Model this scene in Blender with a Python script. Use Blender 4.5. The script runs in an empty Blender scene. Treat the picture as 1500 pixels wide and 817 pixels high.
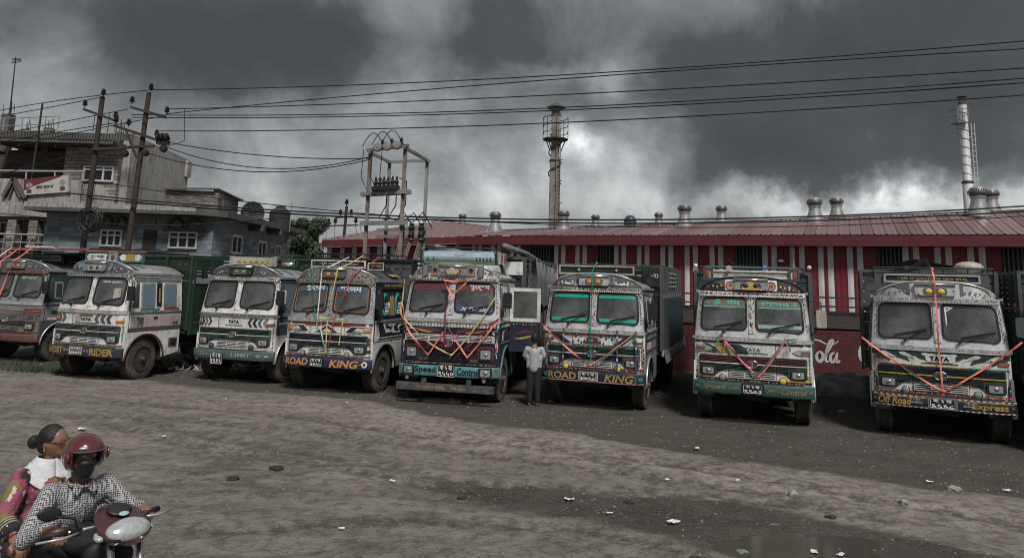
import bpy, bmesh, math, random
import numpy as np
from mathutils import Vector, Matrix
random.seed(7)
R = math.radians
sc = bpy.context.scene
COL = sc.collection
# ------------------------------------------------------------------ camera
HC, PITCH, ROLL, FPX = 2.6347, .14833, .02893, 1031.4
cam_d = bpy.data.cameras.new('camera'); cam = bpy.data.objects.new('camera', cam_d); COL.objects.link(cam)
cp, sp, cr, sr = math.cos(PITCH), math.sin(PITCH), math.cos(ROLL), math.sin(ROLL)
R0, U0, F0 = Vector((1, 0, 0)), Vector((0, -sp, cp)), Vector((0, cp, sp))
RX, UX = R0*cr + U0*sr, U0*cr - R0*sr
cam.matrix_world = Matrix(((RX.x, UX.x, -F0.x, 0), (RX.y, UX.y, -F0.y, 0), (RX.z, UX.z, -F0.z, HC), (0, 0, 0, 1)))
cam_d.sensor_width = 36; cam_d.lens = FPX/1500*36; cam_d.shift_y = (257.86-408.5)/1500
cam_d.clip_start = .1; cam_d.clip_end = 9000
sc.camera = cam
# ------------------------------------------------------------------ light
SUN_EL, SUN_AZ = 52, 162          # azimuth from north (+Y) clockwise: behind the camera
sun_d = bpy.data.lights.new('sun', 'SUN'); sun = bpy.data.objects.new('sun', sun_d); COL.objects.link(sun)
sun_d.energy = 1.5; sun_d.angle = R(14); sun_d.color = (1, .965, .92)
dv = Vector((math.sin(R(SUN_AZ))*math.cos(R(SUN_EL)), math.cos(R(SUN_AZ))*math.cos(R(SUN_EL)), math.sin(R(SUN_EL))))
sun.rotation_euler = dv.to_track_quat('Z', 'Y').to_euler(); sun.location = dv*60
sc.view_settings.view_transform = 'Standard'; sc.view_settings.look = 'None'
sc.view_settings.exposure = 1.2; sc.view_settings.gamma = 1
sc.cycles.pixel_filter_type = 'BLACKMAN_HARRIS'; sc.cycles.filter_width = 1.05; sc.cycles.max_bounces = 6; sc.cycles.diffuse_bounces = 3; sc.cycles.glossy_bounces = 3; sc.cycles.transparent_max_bounces = 6
# ------------------------------------------------------------------ world: storm clouds over a thin daylight sky
W = bpy.data.worlds.new('World'); sc.world = W; W.use_nodes = True
nt = W.node_tree; nt.nodes.clear()
def N(t, **k):
    n = nt.nodes.new(t)
    for a, b in k.items():
        if a == 'op': n.operation = b
        else: setattr(n, a, b)
    return n
def L(a, b): nt.links.new(a, b)
def mth(op, a, b=None, c=None, clamp=False):
    n = N('ShaderNodeMath', op=op); n.use_clamp = clamp
    for i, v in enumerate((a, b, c)):
        if v is None: continue
        if isinstance(v, (int, float)): n.inputs[i].default_value = v
        else: L(v, n.inputs[i])
    return n.outputs[0]
out = N('ShaderNodeOutputWorld'); bg = N('ShaderNodeBackground'); L(bg.outputs[0], out.inputs[0])
sky = N('ShaderNodeTexSky', sky_type='NISHITA', sun_disc=False); sky.sun_elevation = R(SUN_EL); sky.sun_rotation = R(SUN_AZ)
geo = N('ShaderNodeTexCoord'); sep = N('ShaderNodeSeparateXYZ'); L(geo.outputs['Generated'], sep.inputs[0])
zc = mth('ADD', mth('MAXIMUM', sep.outputs[2], 0), .16)
cmb = N('ShaderNodeCombineXYZ'); L(mth('DIVIDE', sep.outputs[0], zc), cmb.inputs[0]); L(mth('DIVIDE', sep.outputs[1], zc), cmb.inputs[1])
cmb.inputs[2].default_value = 3.7
def noise(vec, sc_, det=8, rough=.55, dist=0.):
    n = N('ShaderNodeTexNoise'); L(vec, n.inputs['Vector']); n.inputs['Scale'].default_value = sc_
    n.inputs['Detail'].default_value = det; n.inputs['Roughness'].default_value = rough; n.inputs['Distortion'].default_value = dist
    return n.outputs['Fac']
n1 = noise(cmb.outputs[0], .85, 9, .58, .35); n2 = noise(geo.outputs['Generated'], 5.2, 11, .60, .45)
# the same sky seen as directions, warped by noise, for the big cloud banks
wn = N('ShaderNodeTexNoise'); L(geo.outputs['Generated'], wn.inputs['Vector']); wn.inputs['Scale'].default_value = 7; wn.inputs['Detail'].default_value = 10; wn.inputs['Roughness'].default_value = .6
wv = N('ShaderNodeVectorMath', op='MULTIPLY_ADD'); L(wn.outputs['Color'], wv.inputs[0]); wv.inputs[1].default_value = (.15, .15, .15); wv.inputs[2].default_value = (-.075, -.075, -.075)
wa = N('ShaderNodeVectorMath', op='ADD'); L(geo.outputs['Generated'], wa.inputs[0]); L(wv.outputs[0], wa.inputs[1])
wd = N('ShaderNodeVectorMath', op='NORMALIZE'); L(wa.outputs[0], wd.inputs[0])
def ray(px, py):
    x, y = px-750, py-257.86
    X, Y = x*cr+y*sr, -x*sr+y*cr
    return R0*(X/FPX) + U0*(-Y/FPX) + F0
def bank(px, py, rx, ry, v):
    """a cloud bank centred on a sky direction: elliptical falloff"""
    d = ray(px, py).normalized()
    s = N('ShaderNodeVectorMath', op='SUBTRACT'); L(wd.outputs[0], s.inputs[0]); s.inputs[1].default_value = d
    right = d.cross(Vector((0, 0, 1))).normalized(); up = right.cross(d)
    def dot(v_, k):
        q = N('ShaderNodeVectorMath', op='DOT_PRODUCT'); L(s.outputs[0], q.inputs[0]); q.inputs[1].default_value = v_/k
        return q.outputs['Value']
    a, b, c = dot(right, rx), dot(up, ry), dot(d, rx)
    r2 = mth('ADD', mth('ADD', mth('MULTIPLY', a, a), mth('MULTIPLY', b, b)), mth('MULTIPLY', c, c))
    return mth('MULTIPLY', mth('EXPONENT', mth('MULTIPLY', r2, -1.)), v)
dens = mth('ADD', mth('MULTIPLY', mth('SUBTRACT', n1, .5), .34), mth('MULTIPLY', mth('SUBTRACT', n2, .5), .95))
for b_ in [(1300, 170, .34, .10, -.26), (1180, 60, .40, .09, -.20), (1450, 60, .2, .2, -.10), (290, 45, .22, .075, -.40), (440, 85, .08, .065, -.26), (600, 70, .07, .08, .06), (140, 120, .12, .08, .06), (760, 50, .16, .05, -.24), (690, 85, .07, .035, -.16), (1100, 225, .12, .05, -.22), (1250, 250, .14, .025, -.16),
           (915, 115, .045, .035, .40), (790, 95, .07, .02, .20), (850, 220, .035, .025, .42), (700, 150, .05, .02, .12), (1180, 300, .16, .020, .30), (1430, 290, .13, .026, .40), (1010, 290, .12, .020, .14), (520, 320, .30, .05, .20),
           (600, 190, .26, .09, .14), (960, 225, .07, .04, .24), (860, 275, .16, .03, .16), (900, 60, .06, .03, .14), (560, 30, .05, .05, .08), (100, 230, .22, .14, .06)]:
    dens = mth('ADD', dens, bank(*b_))
cr_ = N('ShaderNodeValToRGB'); L(mth('ADD', dens, .5), cr_.inputs[0])
e = cr_.color_ramp.elements
e[0].position = .0; e[0].color = (.26, .278, .283, 1)
e[1].position = 1.; e[1].color = (4.4, 4.5, 4.5, 1)
for p_, c_ in ((.25, (.35, .372, .38, 1)), (.5, (.90, .95, .965, 1)), (.68, (1.6, 1.66, 1.67, 1)), (.85, (2.8, 2.88, 2.9, 1))):
    q = e.new(p_); q.color = c_
mixs = N('ShaderNodeMix', data_type='RGBA'); mixs.inputs[0].default_value = .985
L(sky.outputs[0], mixs.inputs[6]); L(cr_.outputs[0], mixs.inputs[7])
L(mixs.outputs[2], bg.inputs[0]); bg.inputs[1].default_value = .1

# ------------------------------------------------------------------ materials
MATS = {}
def mat(name, col, rough=.6, metal=0., dirt=.35, dcol=(.05, .043, .036), scale=3., streak=0., bump=.15, var=.25, spec=.4, fine=30., coat=0.):
    """paint or plain matter: base colour, value variation, blotchy dirt and optional vertical rain streaks"""
    if name in MATS: return MATS[name]
    m = bpy.data.materials.new(name); m.use_nodes = True; t = m.node_tree; t.nodes.clear()
    def n(ty, **k):
        x = t.nodes.new(ty)
        for a, b in k.items(): setattr(x, a, b)
        return x
    l = t.links.new
    o = n('ShaderNodeOutputMaterial'); b = n('ShaderNodeBsdfPrincipled'); l(b.outputs[0], o.inputs[0])
    b.inputs['Metallic'].default_value = metal; b.inputs['Specular IOR Level'].default_value = spec; b.inputs['Coat Weight'].default_value = coat
    tc = n('ShaderNodeTexCoord')
    def no(s, det=6, r=.6, vec=None, dd=0.):
        x = n('ShaderNodeTexNoise'); l(vec or tc.outputs['Object'], x.inputs['Vector'])
        x.inputs['Scale'].default_value = s; x.inputs['Detail'].default_value = det; x.inputs['Roughness'].default_value = r; x.inputs['Distortion'].default_value = dd
        return x.outputs['Fac']
    def ramp(f, a, c):
        x = n('ShaderNodeMapRange'); l(f, x.inputs[0]); x.inputs[1].default_value = a; x.inputs[2].default_value = c; return x.outputs[0]
    def mix(f, a, c, bt='MIX'):
        x = n('ShaderNodeMix', data_type='RGBA', blend_type=bt)
        if isinstance(f, float): x.inputs[0].default_value = f
        else: l(f, x.inputs[0])
        for i, v in ((6, a), (7, c)):
            if isinstance(v, tuple): x.inputs[i].default_value = (*v, 1)
            else: l(v, x.inputs[i])
        return x.outputs[2]
    def mul(a, k):
        x = n('ShaderNodeMath', operation='MULTIPLY'); l(a, x.inputs[0])
        if isinstance(k, float): x.inputs[1].default_value = k
        else: l(k, x.inputs[1])
        return x.outputs[0]
    f1 = no(scale, 9, .7); f2 = no(fine, 5, .75)
    c = mix(mul(ramp(f2, .3, .7), 1.), tuple(v*(1-var) for v in col), tuple(min(1, v*(1+var)) for v in col))
    if dirt > 0:
        lo = .62 - .32*dirt
        c = mix(mul(ramp(f1, lo, lo+.3), min(1., .35+dirt)), c, dcol)
        c = mix(mul(ramp(f2, .60, .74), dirt*.45), c, dcol)
    if streak > 0:
        mp = n('ShaderNodeMapping'); l(tc.outputs['Object'], mp.inputs[0]); mp.inputs['Scale'].default_value = (9, 9, .7)
        c = mix(mul(ramp(no(1.4, 5, .6, mp.outputs[0]), .48, .72), streak), c, dcol)
    l(c, b.inputs['Base Color'])
    rr = n('ShaderNodeMapRange'); l(f1, rr.inputs[0]); rr.inputs[1].default_value = .3; rr.inputs[2].default_value = .7
    rr.inputs[3].default_value = max(.05, rough-.12); rr.inputs[4].default_value = min(1, rough+.15); l(rr.outputs[0], b.inputs['Roughness'])
    if bump > 0:
        bp = n('ShaderNodeBump'); bp.inputs['Strength'].default_value = bump; bp.inputs['Distance'].default_value = .02
        l(no(fine*.6, 5, .65), bp.inputs['Height']); l(bp.outputs[0], b.inputs['Normal'])
    MATS[name] = m
    return m
def M(name, *a, **k): return mat(name, *a, **k)
white = M('aged white paint', (.66, .66, .64), .42, dirt=.46, scale=2.2, streak=.35, var=.12)
cream = M('aged cream paint', (.42, .39, .32), .5, dirt=.4, scale=2.5, streak=.4)
silver = M('scratched bare aluminium', (.55, .56, .57), .32, metal=.6, dirt=.4, scale=2.6, streak=.25, var=.18)
chrome = M('dull chrome', (.5, .5, .5), .25, metal=.9, dirt=.35, scale=5, var=.2)
black = M('black paint', (.018, .018, .02), .45, dirt=.3, dcol=(.06, .055, .05), scale=4)
rubber = M('black rubber', (.014, .014, .014), .6, dirt=.15, dcol=(.05, .045, .04), scale=6)
tyre_m = M('dusty tyre rubber', (.045, .042, .039), .85, dirt=.7, dcol=(.13, .118, .105), scale=3.5, bump=.3)
under = M('oily underbody steel', (.03, .028, .026), .8, dirt=.5, dcol=(.06, .052, .044), scale=4)
navy = M('navy paint', (.018, .021, .042), .4, dirt=.35, dcol=(.07, .062, .055), scale=2.5, streak=.25)
blue = M('worn blue paint', (.05, .09, .2), .45, dirt=.4, scale=5)
teal = M('teal paint', (.075, .17, .18), .42, dirt=.4, dcol=(.07, .062, .055), scale=3, streak=.3)
tealb = M('bright teal film', (.02, .33, .24), .45, dirt=.2, scale=6)
green = M('dark green paint', (.02, .048, .036), .5, dirt=.38, dcol=(.06, .056, .048), scale=2.6, streak=.3)
greenp = M('green body planks', (.012, .027, .015), .6, dirt=.45, dcol=(.045, .04, .034), scale=2, streak=.4)
dblue = M('blue black body planks', (.028, .04, .05), .6, dirt=.45, dcol=(.055, .052, .048), scale=2, streak=.4)
red = M('worn red paint', (.24, .032, .03), .5, dirt=.35, scale=4)
maroon = M('maroon paint', (.12, .028, .034), .5, dirt=.4, dcol=(.055, .045, .04), scale=3, streak=.3)
redbrown = M('red brown primer', (.13, .065, .055), .6, dirt=.5, scale=2.4, streak=.4)
yellow = M('worn yellow paint', (.52, .34, .06), .5, dirt=.35, scale=7)
gold = M('old gold paint', (.40, .27, .09), .5, dirt=.35, scale=8, metal=.2)
orange = M('orange lettering paint', (.50, .25, .07), .5, dirt=.3, scale=9)
grey = M('grey paint', (.2, .21, .215), .5, dirt=.4, scale=2.6, streak=.3)
greyd = M('dark grey paint', (.075, .08, .085), .55, dirt=.4, scale=3, streak=.3)
plate_w = M('plate lettering white', (.75, .75, .75), .5, dirt=.1)
wood = M('weathered wood', (.16, .13, .105), .8, dirt=.5, scale=3, streak=.4)
glass = M('windscreen glass', (.045, .048, .05), .06, dirt=.55, dcol=(.16, .165, .165), scale=1.1, bump=0, spec=.6, var=.3)  # raised grey base and pale blotches imitate sky reflected in the panes
glassb = M('blue tinted side glass', (.13, .19, .24), .25, dirt=.3, dcol=(.08, .09, .1), scale=3, bump=0)
lens = M('headlamp glass', (.42, .43, .44), .12, metal=.55, dirt=.3, dcol=(.1, .1, .1), scale=14, bump=.3)
amber = M('amber lamp lens', (.6, .22, .05), .25, dirt=.3, scale=12)
yellens = M('yellow lamp lens', (.75, .5, .06), .2, dirt=.2, scale=12)
redlens = M('faded red lens', (.3, .08, .06), .35, dirt=.35, scale=12)
rib_o = M('orange ribbon', (.72, .2, .14), .6, dirt=.12, scale=5, bump=.05)
rib_p = M('pink ribbon', (.55, .14, .19), .6, dirt=.12, scale=5, bump=.05)
rib_y = M('yellow ribbon', (.48, .43, .16), .6, dirt=.12, scale=5, bump=.05)
rib_g = M('green ribbon', (.03, .19, .10), .6, dirt=.12, scale=5, bump=.05)
rib_w = M('white ribbon', (.7, .7, .72), .6, dirt=.12, scale=5, bump=.05)
rib_r = M('red ribbon', (.34, .045, .05), .6, dirt=.12, scale=5, bump=.05)
rib_m = M('maroon ribbon', (.2, .03, .05), .6, dirt=.12, scale=5, bump=.05)
# ------------------------------------------------------------------ mesh helpers
class MB:
    def __init__(s): s.v = []; s.f = []
    def add(s, v, f):
        o = len(s.v); s.v += [tuple(p) for p in v]; s.f += [tuple(i+o for i in q) for q in f]; return s
    def box(s, c, d, rz=0):
        hx, hy, hz = d[0]/2, d[1]/2, d[2]/2; C, S = math.cos(rz), math.sin(rz); v = []
        for z in (-hz, hz):
            for x, y in ((-hx, -hy), (hx, -hy), (hx, hy), (-hx, hy)):
                v.append((c[0]+x*C-y*S, c[1]+x*S+y*C, c[2]+z))
        return s.add(v, [(3, 2, 1, 0), (4, 5, 6, 7), (0, 1, 5, 4), (1, 2, 6, 5), (2, 3, 7, 6), (3, 0, 4, 7)])
    def bar(s, a, b, w, h=None, up=(0, 0, 1)):
        """rectangular bar from a to b"""
        h = h or w; a, b = Vector(a), Vector(b); d = (b-a).normalized(); u = Vector(up)
        if abs(d.dot(u)) > .98: u = Vector((0, 1, 0))
        x = d.cross(u).normalized(); y = x.cross(d)
        v = [p + x*(i*w/2) + y*(j*h/2) for p in (a, b) for i, j in ((-1, -1), (1, -1), (1, 1), (-1, 1))]
        return s.add(v, [(3, 2, 1, 0), (4, 5, 6, 7), (0, 1, 5, 4), (1, 2, 6, 5), (2, 3, 7, 6), (3, 0, 4, 7)])
    def tube(s, pts, r, n=6, cap=True):
        pts = [Vector(p) for p in pts]; rs = r if isinstance(r, (list, tuple)) else [r]*len(pts)
        v = []; prev = None
        for i, p in enumerate(pts):
            d = (pts[min(i+1, len(pts)-1)]-pts[max(i-1, 0)]).normalized()
            if prev is None:
                u = Vector((0, 0, 1)) if abs(d.z) < .9 else Vector((0, 1, 0))
                x = d.cross(u).normalized()
            else:
                x = (prev - d*prev.dot(d)).normalized()
            prev = x; y = d.cross(x)
            for k in range(n):
                t = 2*math.pi*k/n; v.append(p + (x*math.cos(t)+y*math.sin(t))*rs[i])
        f = [(i*n+k, i*n+(k+1) % n, (i+1)*n+(k+1) % n, (i+1)*n+k) for i in range(len(pts)-1) for k in range(n)]
        if cap: f += [tuple(range(n))[::-1], tuple(range((len(pts)-1)*n, len(pts)*n))]
        return s.add(v, f)
    def lathe(s, prof, n=24, c=(0, 0, 0), axis='z', a0=0.):
        """profile of (radius, height) about an axis"""
        v = []
        for r_, h in prof:
            for k in range(n):
                t = a0+2*math.pi*k/n; x, y = r_*math.cos(t), r_*math.sin(t)
                p = {'z': (x, y, h), 'x': (h, x, y), 'y': (x, h, y)}[axis]
                v.append((p[0]+c[0], p[1]+c[1], p[2]+c[2]))
        m = len(prof)
        f = [(i*n+k, i*n+(k+1) % n, (i+1)*n+(k+1) % n, (i+1)*n+k) for i in range(m-1) for k in range(n)]
        if prof[0][0] > 1e-4: f.append(tuple(range(n))[::-1])
        if prof[-1][0] > 1e-4: f.append(tuple(range((m-1)*n, m*n)))
        return s.add(v, f)
    def prism(s, poly, f0, f1):
        n = len(poly)
        v = [f0(*p) for p in poly] + [f1(*p) for p in poly]
        f = [tuple(range(n)), tuple(range(2*n-1, n-1, -1))] + [(i, (i+1) % n, n+(i+1) % n, n+i)[::-1] for i in range(n)]
        return s.add(v, f)
    def ell(s, c, r, n=12, m=8, rot=None):
        v = []; f = []
        for i in range(m+1):
            th = math.pi*i/m
            for k in range(n):
                ph = 2*math.pi*k/n; p = Vector((r[0]*math.sin(th)*math.cos(ph), r[1]*math.sin(th)*math.sin(ph), r[2]*math.cos(th)))
                if rot: p = rot @ p
                v.append(p+Vector(c))
        for i in range(m):
            for k in range(n): f.append((i*n+k, (i+1)*n+k, (i+1)*n+(k+1) % n, i*n+(k+1) % n))
        return s.add(v, f)
    def mesh(s, name, m, smooth=False):
        used = sorted({i for q in s.f for i in q}); rm = {o: i for i, o in enumerate(used)}
        me = bpy.data.meshes.new(name); me.from_pydata([s.v[i] for i in used], [], [tuple(rm[i] for i in q) for q in s.f]); me.validate(); me.update()
        if m: me.materials.append(m)
        if smooth == 'auto' or smooth is True:
            me.polygons.foreach_set('use_smooth', [True]*len(me.polygons))
            if smooth == 'auto': 
                try: me.set_sharp_from_angle(angle=R(38))
                except Exception: pass
        return me
    def build(s, name, m, parent=None, smooth=False, **kw):
        o = bpy.data.objects.new(name, s.mesh(name, m, smooth)); COL.objects.link(o)
        if parent is not None: o.parent = parent
        for k, v_ in kw.items(): o[k] = v_
        return o
def tag(o, label=None, cat=None, group=None, kind=None):
    if label: o['label'] = label
    if cat: o['category'] = cat
    if group: o['group'] = group
    if kind: o['kind'] = kind
    return o
def empty(name, loc, rz=0, label=None, cat=None, group=None):
    o = bpy.data.objects.new(name, None); COL.objects.link(o); o.location = loc; o.rotation_euler = (0, 0, rz)
    o.empty_display_size = .2
    return tag(o, label, cat, group)
def inst(src, parent, loc=None, rot=None, name=None, scale=None):
    o = src.copy(); COL.objects.link(o); o.parent = parent
    if loc is not None: o.location = loc
    if rot is not None: o.rotation_euler = rot
    if scale is not None: o.scale = scale
    return o
def at(px, py, Y):
    d = ray(px, py); t = Y/d.y; return Vector((d.x*t, Y, HC+d.z*t))
def gp(px, py, z=0.):
    d = ray(px, py); t = (z-HC)/d.z; return Vector((d.x*t, d.y*t, z))
def rpoly(pts, r=.05, k=4):
    """round the corners of a polygon"""
    out_ = []; n = len(pts)
    for i in range(n):
        p0, p, p1 = Vector(pts[i-1]), Vector(pts[i]), Vector(pts[(i+1) % n])
        rr = r[i] if isinstance(r, (list, tuple)) else r
        a, b = (p0-p), (p1-p); rr = min(rr, a.length*.49, b.length*.49)
        if rr <= 1e-5: out_.append(tuple(p)); continue
        A_, B_ = p+a.normalized()*rr, p+b.normalized()*rr
        for j in range(k+1):
            t = j/k; out_.append(tuple(A_*(1-t)**2 + p*(2*t*(1-t)) + B_*t*t))
    return out_
def rect(x0, z0, x1, z1): return [(x0, z0), (x1, z0), (x1, z1), (x0, z1)]
_txt = {}
def text_mesh(s, bold=0., shear=0.):
    key = (s, bold, shear)
    if key in _txt: return _txt[key]
    cu = bpy.data.curves.new('lettering', 'FONT'); cu.body = s; cu.size = 1; cu.offset = bold; cu.shear = shear; cu.resolution_u = 3
    cu.fill_mode = 'FRONT' if hasattr(cu, 'fill_mode') else cu.fill_mode
    cu.align_x = 'LEFT'
    o = bpy.data.objects.new('lettering', cu); COL.objects.link(o)
    dg = bpy.context.evaluated_depsgraph_get()
    me = bpy.data.meshes.new_from_object(o.evaluated_get(dg))
    v = np.empty(len(me.vertices)*3); me.vertices.foreach_get('co', v); v = v.reshape(-1, 3)
    f = [tuple(p.vertices) for p in me.polygons]
    COL.objects.unlink(o); bpy.data.objects.remove(o); bpy.data.meshes.remove(me)
    _txt[key] = (v, f); return _txt[key]
def text(s, fmap, x0, z0, x1, z1, m, parent, bold=.0, shear=0., name='lettering', **kw):
    v, f = text_mesh(s, bold, shear)
    if len(v) == 0: return None
    lo, hi = v.min(0), v.max(0); b = MB()
    w, h = max(hi[0]-lo[0], 1e-4), max(hi[1]-lo[1], 1e-4)
    b.add([fmap(x0+(p[0]-lo[0])/w*(x1-x0), z0+(p[1]-lo[1])/h*(z1-z0)) for p in v], f)
    return b.build(name, m, parent, **kw)
# ================================================================== THE GROUND
def spaced(lo, hi, segs):
    """coordinates from a list of (upto, step)"""
    v = [lo]
    for up_, st in segs:
        while v[-1] < up_-1e-6: v.append(min(up_, v[-1]+st))
    v[-1] = hi
    return np.array(v)
gx = spaced(-2600, 2600, [(-200, 400), (-40, 20), (-16, 1.), (13, .11), (40, 1.), (200, 20), (2600, 400)])
gy = spaced(-60, 6000, [(2, 6), (4, .3), (11, .075), (17, .12), (26, .4), (60, 2), (200, 14), (6000, 500)])
GX, GY = np.meshgrid(gx, gy)
def vnoise(x, y, s, seed):
    rs = np.random.RandomState(seed); tb = rs.rand(256, 256)
    X, Y = x*s+1000.3, y*s+1000.7; xi, yi = np.floor(X).astype(int), np.floor(Y).astype(int); fx, fy = X-xi, Y-yi
    fx = fx*fx*(3-2*fx); fy = fy*fy*(3-2*fy); g = lambda a, b_: tb[a % 256, b_ % 256]
    return (g(xi, yi)*(1-fx)+g(xi+1, yi)*fx)*(1-fy) + (g(xi, yi+1)*(1-fx)+g(xi+1, yi+1)*fx)*fy
def fbm(x, y, s, seed, o=4):
    return sum(vnoise(x, y, s*2**i, seed+i)*.5**i for i in range(o))/sum(.5**i for i in range(o))
wob = (fbm(GX, GY, .8, 5)-.5)*1.3 + (fbm(GX, GY, 3., 9)-.5)*.5
def sm(a, b_, x): t = np.clip((x-a)/(b_-a), 0, 1); return t*t*(3-2*t)
# far edge of the pale lane (beyond it a darker soil colour where the trucks park)
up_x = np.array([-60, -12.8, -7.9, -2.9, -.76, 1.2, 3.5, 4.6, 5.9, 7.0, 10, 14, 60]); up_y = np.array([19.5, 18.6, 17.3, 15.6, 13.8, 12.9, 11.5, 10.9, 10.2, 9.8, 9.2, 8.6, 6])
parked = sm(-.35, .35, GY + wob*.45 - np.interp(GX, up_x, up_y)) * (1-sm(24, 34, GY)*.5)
# damp mud swale near the camera, running off to the right
mu_x = np.array([-60, -4.5, -2.5, -1.1, .9, 2.8, 3.5, 4.8, 6, 9, 60]); mu_y = np.array([10.4, 10.3, 10.0, 9.8, 9.6, 9.25, 8.75, 7.75, 7.2, 6.4, 3])
ml_y = np.array([9.4, 9.6, 9.4, 8.95, 8.4, 7.0, 6.5, 5.6, 5.2, 4.6, 1])
mud = sm(-.3, .3, np.interp(GX, mu_x, mu_y) - GY + wob*.5) * sm(-.5, .6, GY + wob*.5 - np.interp(GX, mu_x, ml_y)) * sm(-3.2, .8, GX)
mud = np.maximum(mud, .4*sm(.52, .7, fbm(GX, GY*1.3, .35, 33))*sm(4, 9, GY)*(GY < 12))
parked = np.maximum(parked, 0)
lane = np.exp(-((GY-(np.interp(GX, up_x, up_y)-1.25)+wob*.4)/.95)**2)*sm(-9, 1, GX) ; lane = np.maximum(lane, .35*np.exp(-((GY-(np.interp(GX, up_x, up_y)-4.9)+wob*.4)/.5)**2))
pud = np.clip(1-np.hypot((GX-3.25)/1.25, (GY-7.75)/.62) + wob*.28, 0, 1)          # where the puddle lies
ruts = np.zeros_like(GX)
for k, (ox, w_) in enumerate([(0, .12), (1.55, .12), (3.0, .1), (-1.3, .1)]):
    c = 12.2 - .22*GX + ox + .5*np.sin(GX*.22+k)
    d = np.abs(GY-c); ruts -= .016*np.exp(-(d/w_)**2) - .012*np.exp(-((d-.22)/.1)**2)
track = np.zeros_like(GX); near = (GY > 5) & (GY < 19) & (np.abs(GX) < 14)
for pl_ in ([(150, 600), (260, 630), (420, 662), (614, 693), (746, 709), (960, 722), (1200, 742)], [(150, 618), (300, 655), (520, 690), (700, 722), (900, 745), (1100, 765)], [(504, 630), (560, 676), (640, 702), (760, 712)],
            [(0, 590), (200, 590), (420, 610), (640, 640), (840, 662), (1060, 690), (1300, 735), (1500, 770)], [(0, 610), (240, 612), (460, 634), (700, 664), (900, 690), (1100, 718), (1290, 760)], [(300, 780), (600, 760), (840, 775), (1040, 817)], [(760, 640), (900, 680), (1010, 730)]):
    pw_ = [gp(*q) for q in pl_]; dm = np.full(GX.shape, 9.)
    for p_, q_ in zip(pw_, pw_[1:]):
        dx, dy = q_.x-p_.x, q_.y-p_.y; tt0 = np.clip(((GX-p_.x)*dx+(GY-p_.y)*dy)/(dx*dx+dy*dy), 0, 1); dm = np.minimum(dm, np.hypot(GX-p_.x-tt0*dx, GY-p_.y-tt0*dy))
    dm = np.where(near, dm+(wob*.12), 9.)
    track = np.maximum(track, np.exp(-(dm/.16)**2)); ruts = ruts-.022*np.exp(-(dm/.14)**2)+.014*np.exp(-((dm-.26)/.08)**2)
damp_ruts = ruts*(sm(5, 7, GY)*(1-sm(15, 16.5, GY)))
rel = (fbm(GX, GY, .35, 3, 3)-.5)*.07*(1-parked) + (fbm(GX, GY, 2.2, 21, 4)-.5)*.05 + (fbm(GX, GY, 7, 41, 2)-.5)*.02 + damp_ruts + mud*(fbm(GX, GY, 5, 55, 3)-.5)*.05
rel *= sm(2, 5, GY)*(1-sm(22, 40, GY))*(np.abs(GX) < 30)*(1-.65*parked)
Z = rel - .055*np.clip(pud*4, 0, 1)
nx, ny = len(gx), len(gy)
co = np.stack([GX.ravel(), GY.ravel(), Z.ravel()], 1)
me = bpy.data.meshes.new('ground'); me.vertices.add(nx*ny); me.vertices.foreach_set('co', co.ravel())
ii = np.arange((nx-1)*(ny-1)); a_ = (ii//(nx-1))*nx + ii % (nx-1)
fa = np.stack([a_, a_+1, a_+nx+1, a_+nx], 1).ravel()
me.loops.add(len(fa)); me.loops.foreach_set('vertex_index', fa); me.polygons.add(len(ii)); me.polygons.foreach_set('loop_start', np.arange(0, len(fa), 4)); me.polygons.foreach_set('loop_total', np.full(len(ii), 4))
me.update(calc_edges=True); me.validate(); me.polygons.foreach_set('use_smooth', [True]*len(ii))
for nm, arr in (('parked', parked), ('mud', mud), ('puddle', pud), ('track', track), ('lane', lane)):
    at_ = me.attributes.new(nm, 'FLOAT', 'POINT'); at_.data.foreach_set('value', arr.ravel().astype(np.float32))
def zg(x, y):
    """ground height"""
    i = np.clip(np.searchsorted(gx, x)-1, 0, nx-2); j = np.clip(np.searchsorted(gy, y)-1, 0, ny-2)
    fx, fy = (x-gx[i])/(gx[i+1]-gx[i]), (y-gy[j])/(gy[j+1]-gy[j])
    return float((Z[j, i]*(1-fx)+Z[j, i+1]*fx)*(1-fy)+(Z[j+1, i]*(1-fx)+Z[j+1, i+1]*fx)*fy)
gm = bpy.data.materials.new('earth'); gm.use_nodes = True; t = gm.node_tree; t.nodes.clear()
def gn(ty, **k):
    x = t.nodes.new(ty)
    for a, b in k.items(): setattr(x, a, b)
    return x
gl = t.links.new
go = gn('ShaderNodeOutputMaterial'); gb = gn('ShaderNodeBsdfPrincipled'); gl(gb.outputs[0], go.inputs[0]); gtc = gn('ShaderNodeTexCoord')
def gno(s, det=8, r=.6, sc3=None, dist=0.):
    x = gn('ShaderNodeTexNoise'); v = gtc.outputs['Object']
    if sc3: mp = gn('ShaderNodeMapping'); gl(v, mp.inputs[0]); mp.inputs['Scale'].default_value = sc3; mp.inputs['Rotation'].default_value = (0, 0, R(12)); v = mp.outputs[0]
    gl(v, x.inputs['Vector']); x.inputs['Scale'].default_value = s; x.inputs['Detail'].default_value = det; x.inputs['Roughness'].default_value = r; x.inputs['Distortion'].default_value = dist; return x.outputs['Fac']
def gmr(f, a, b, c=0., d=1.):
    x = gn('ShaderNodeMapRange'); gl(f, x.inputs[0])
    for i, v in enumerate((a, b, c, d)): x.inputs[i+1].default_value = v
    return x.outputs[0]
def gmix(f, a, b):
    x = gn('ShaderNodeMix', data_type='RGBA'); gl(f, x.inputs[0])
    for i, v in ((6, a), (7, b)):
        if isinstance(v, tuple): x.inputs[i].default_value = (*v, 1)
        else: gl(v, x.inputs[i])
    return x.outputs[2]
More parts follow.
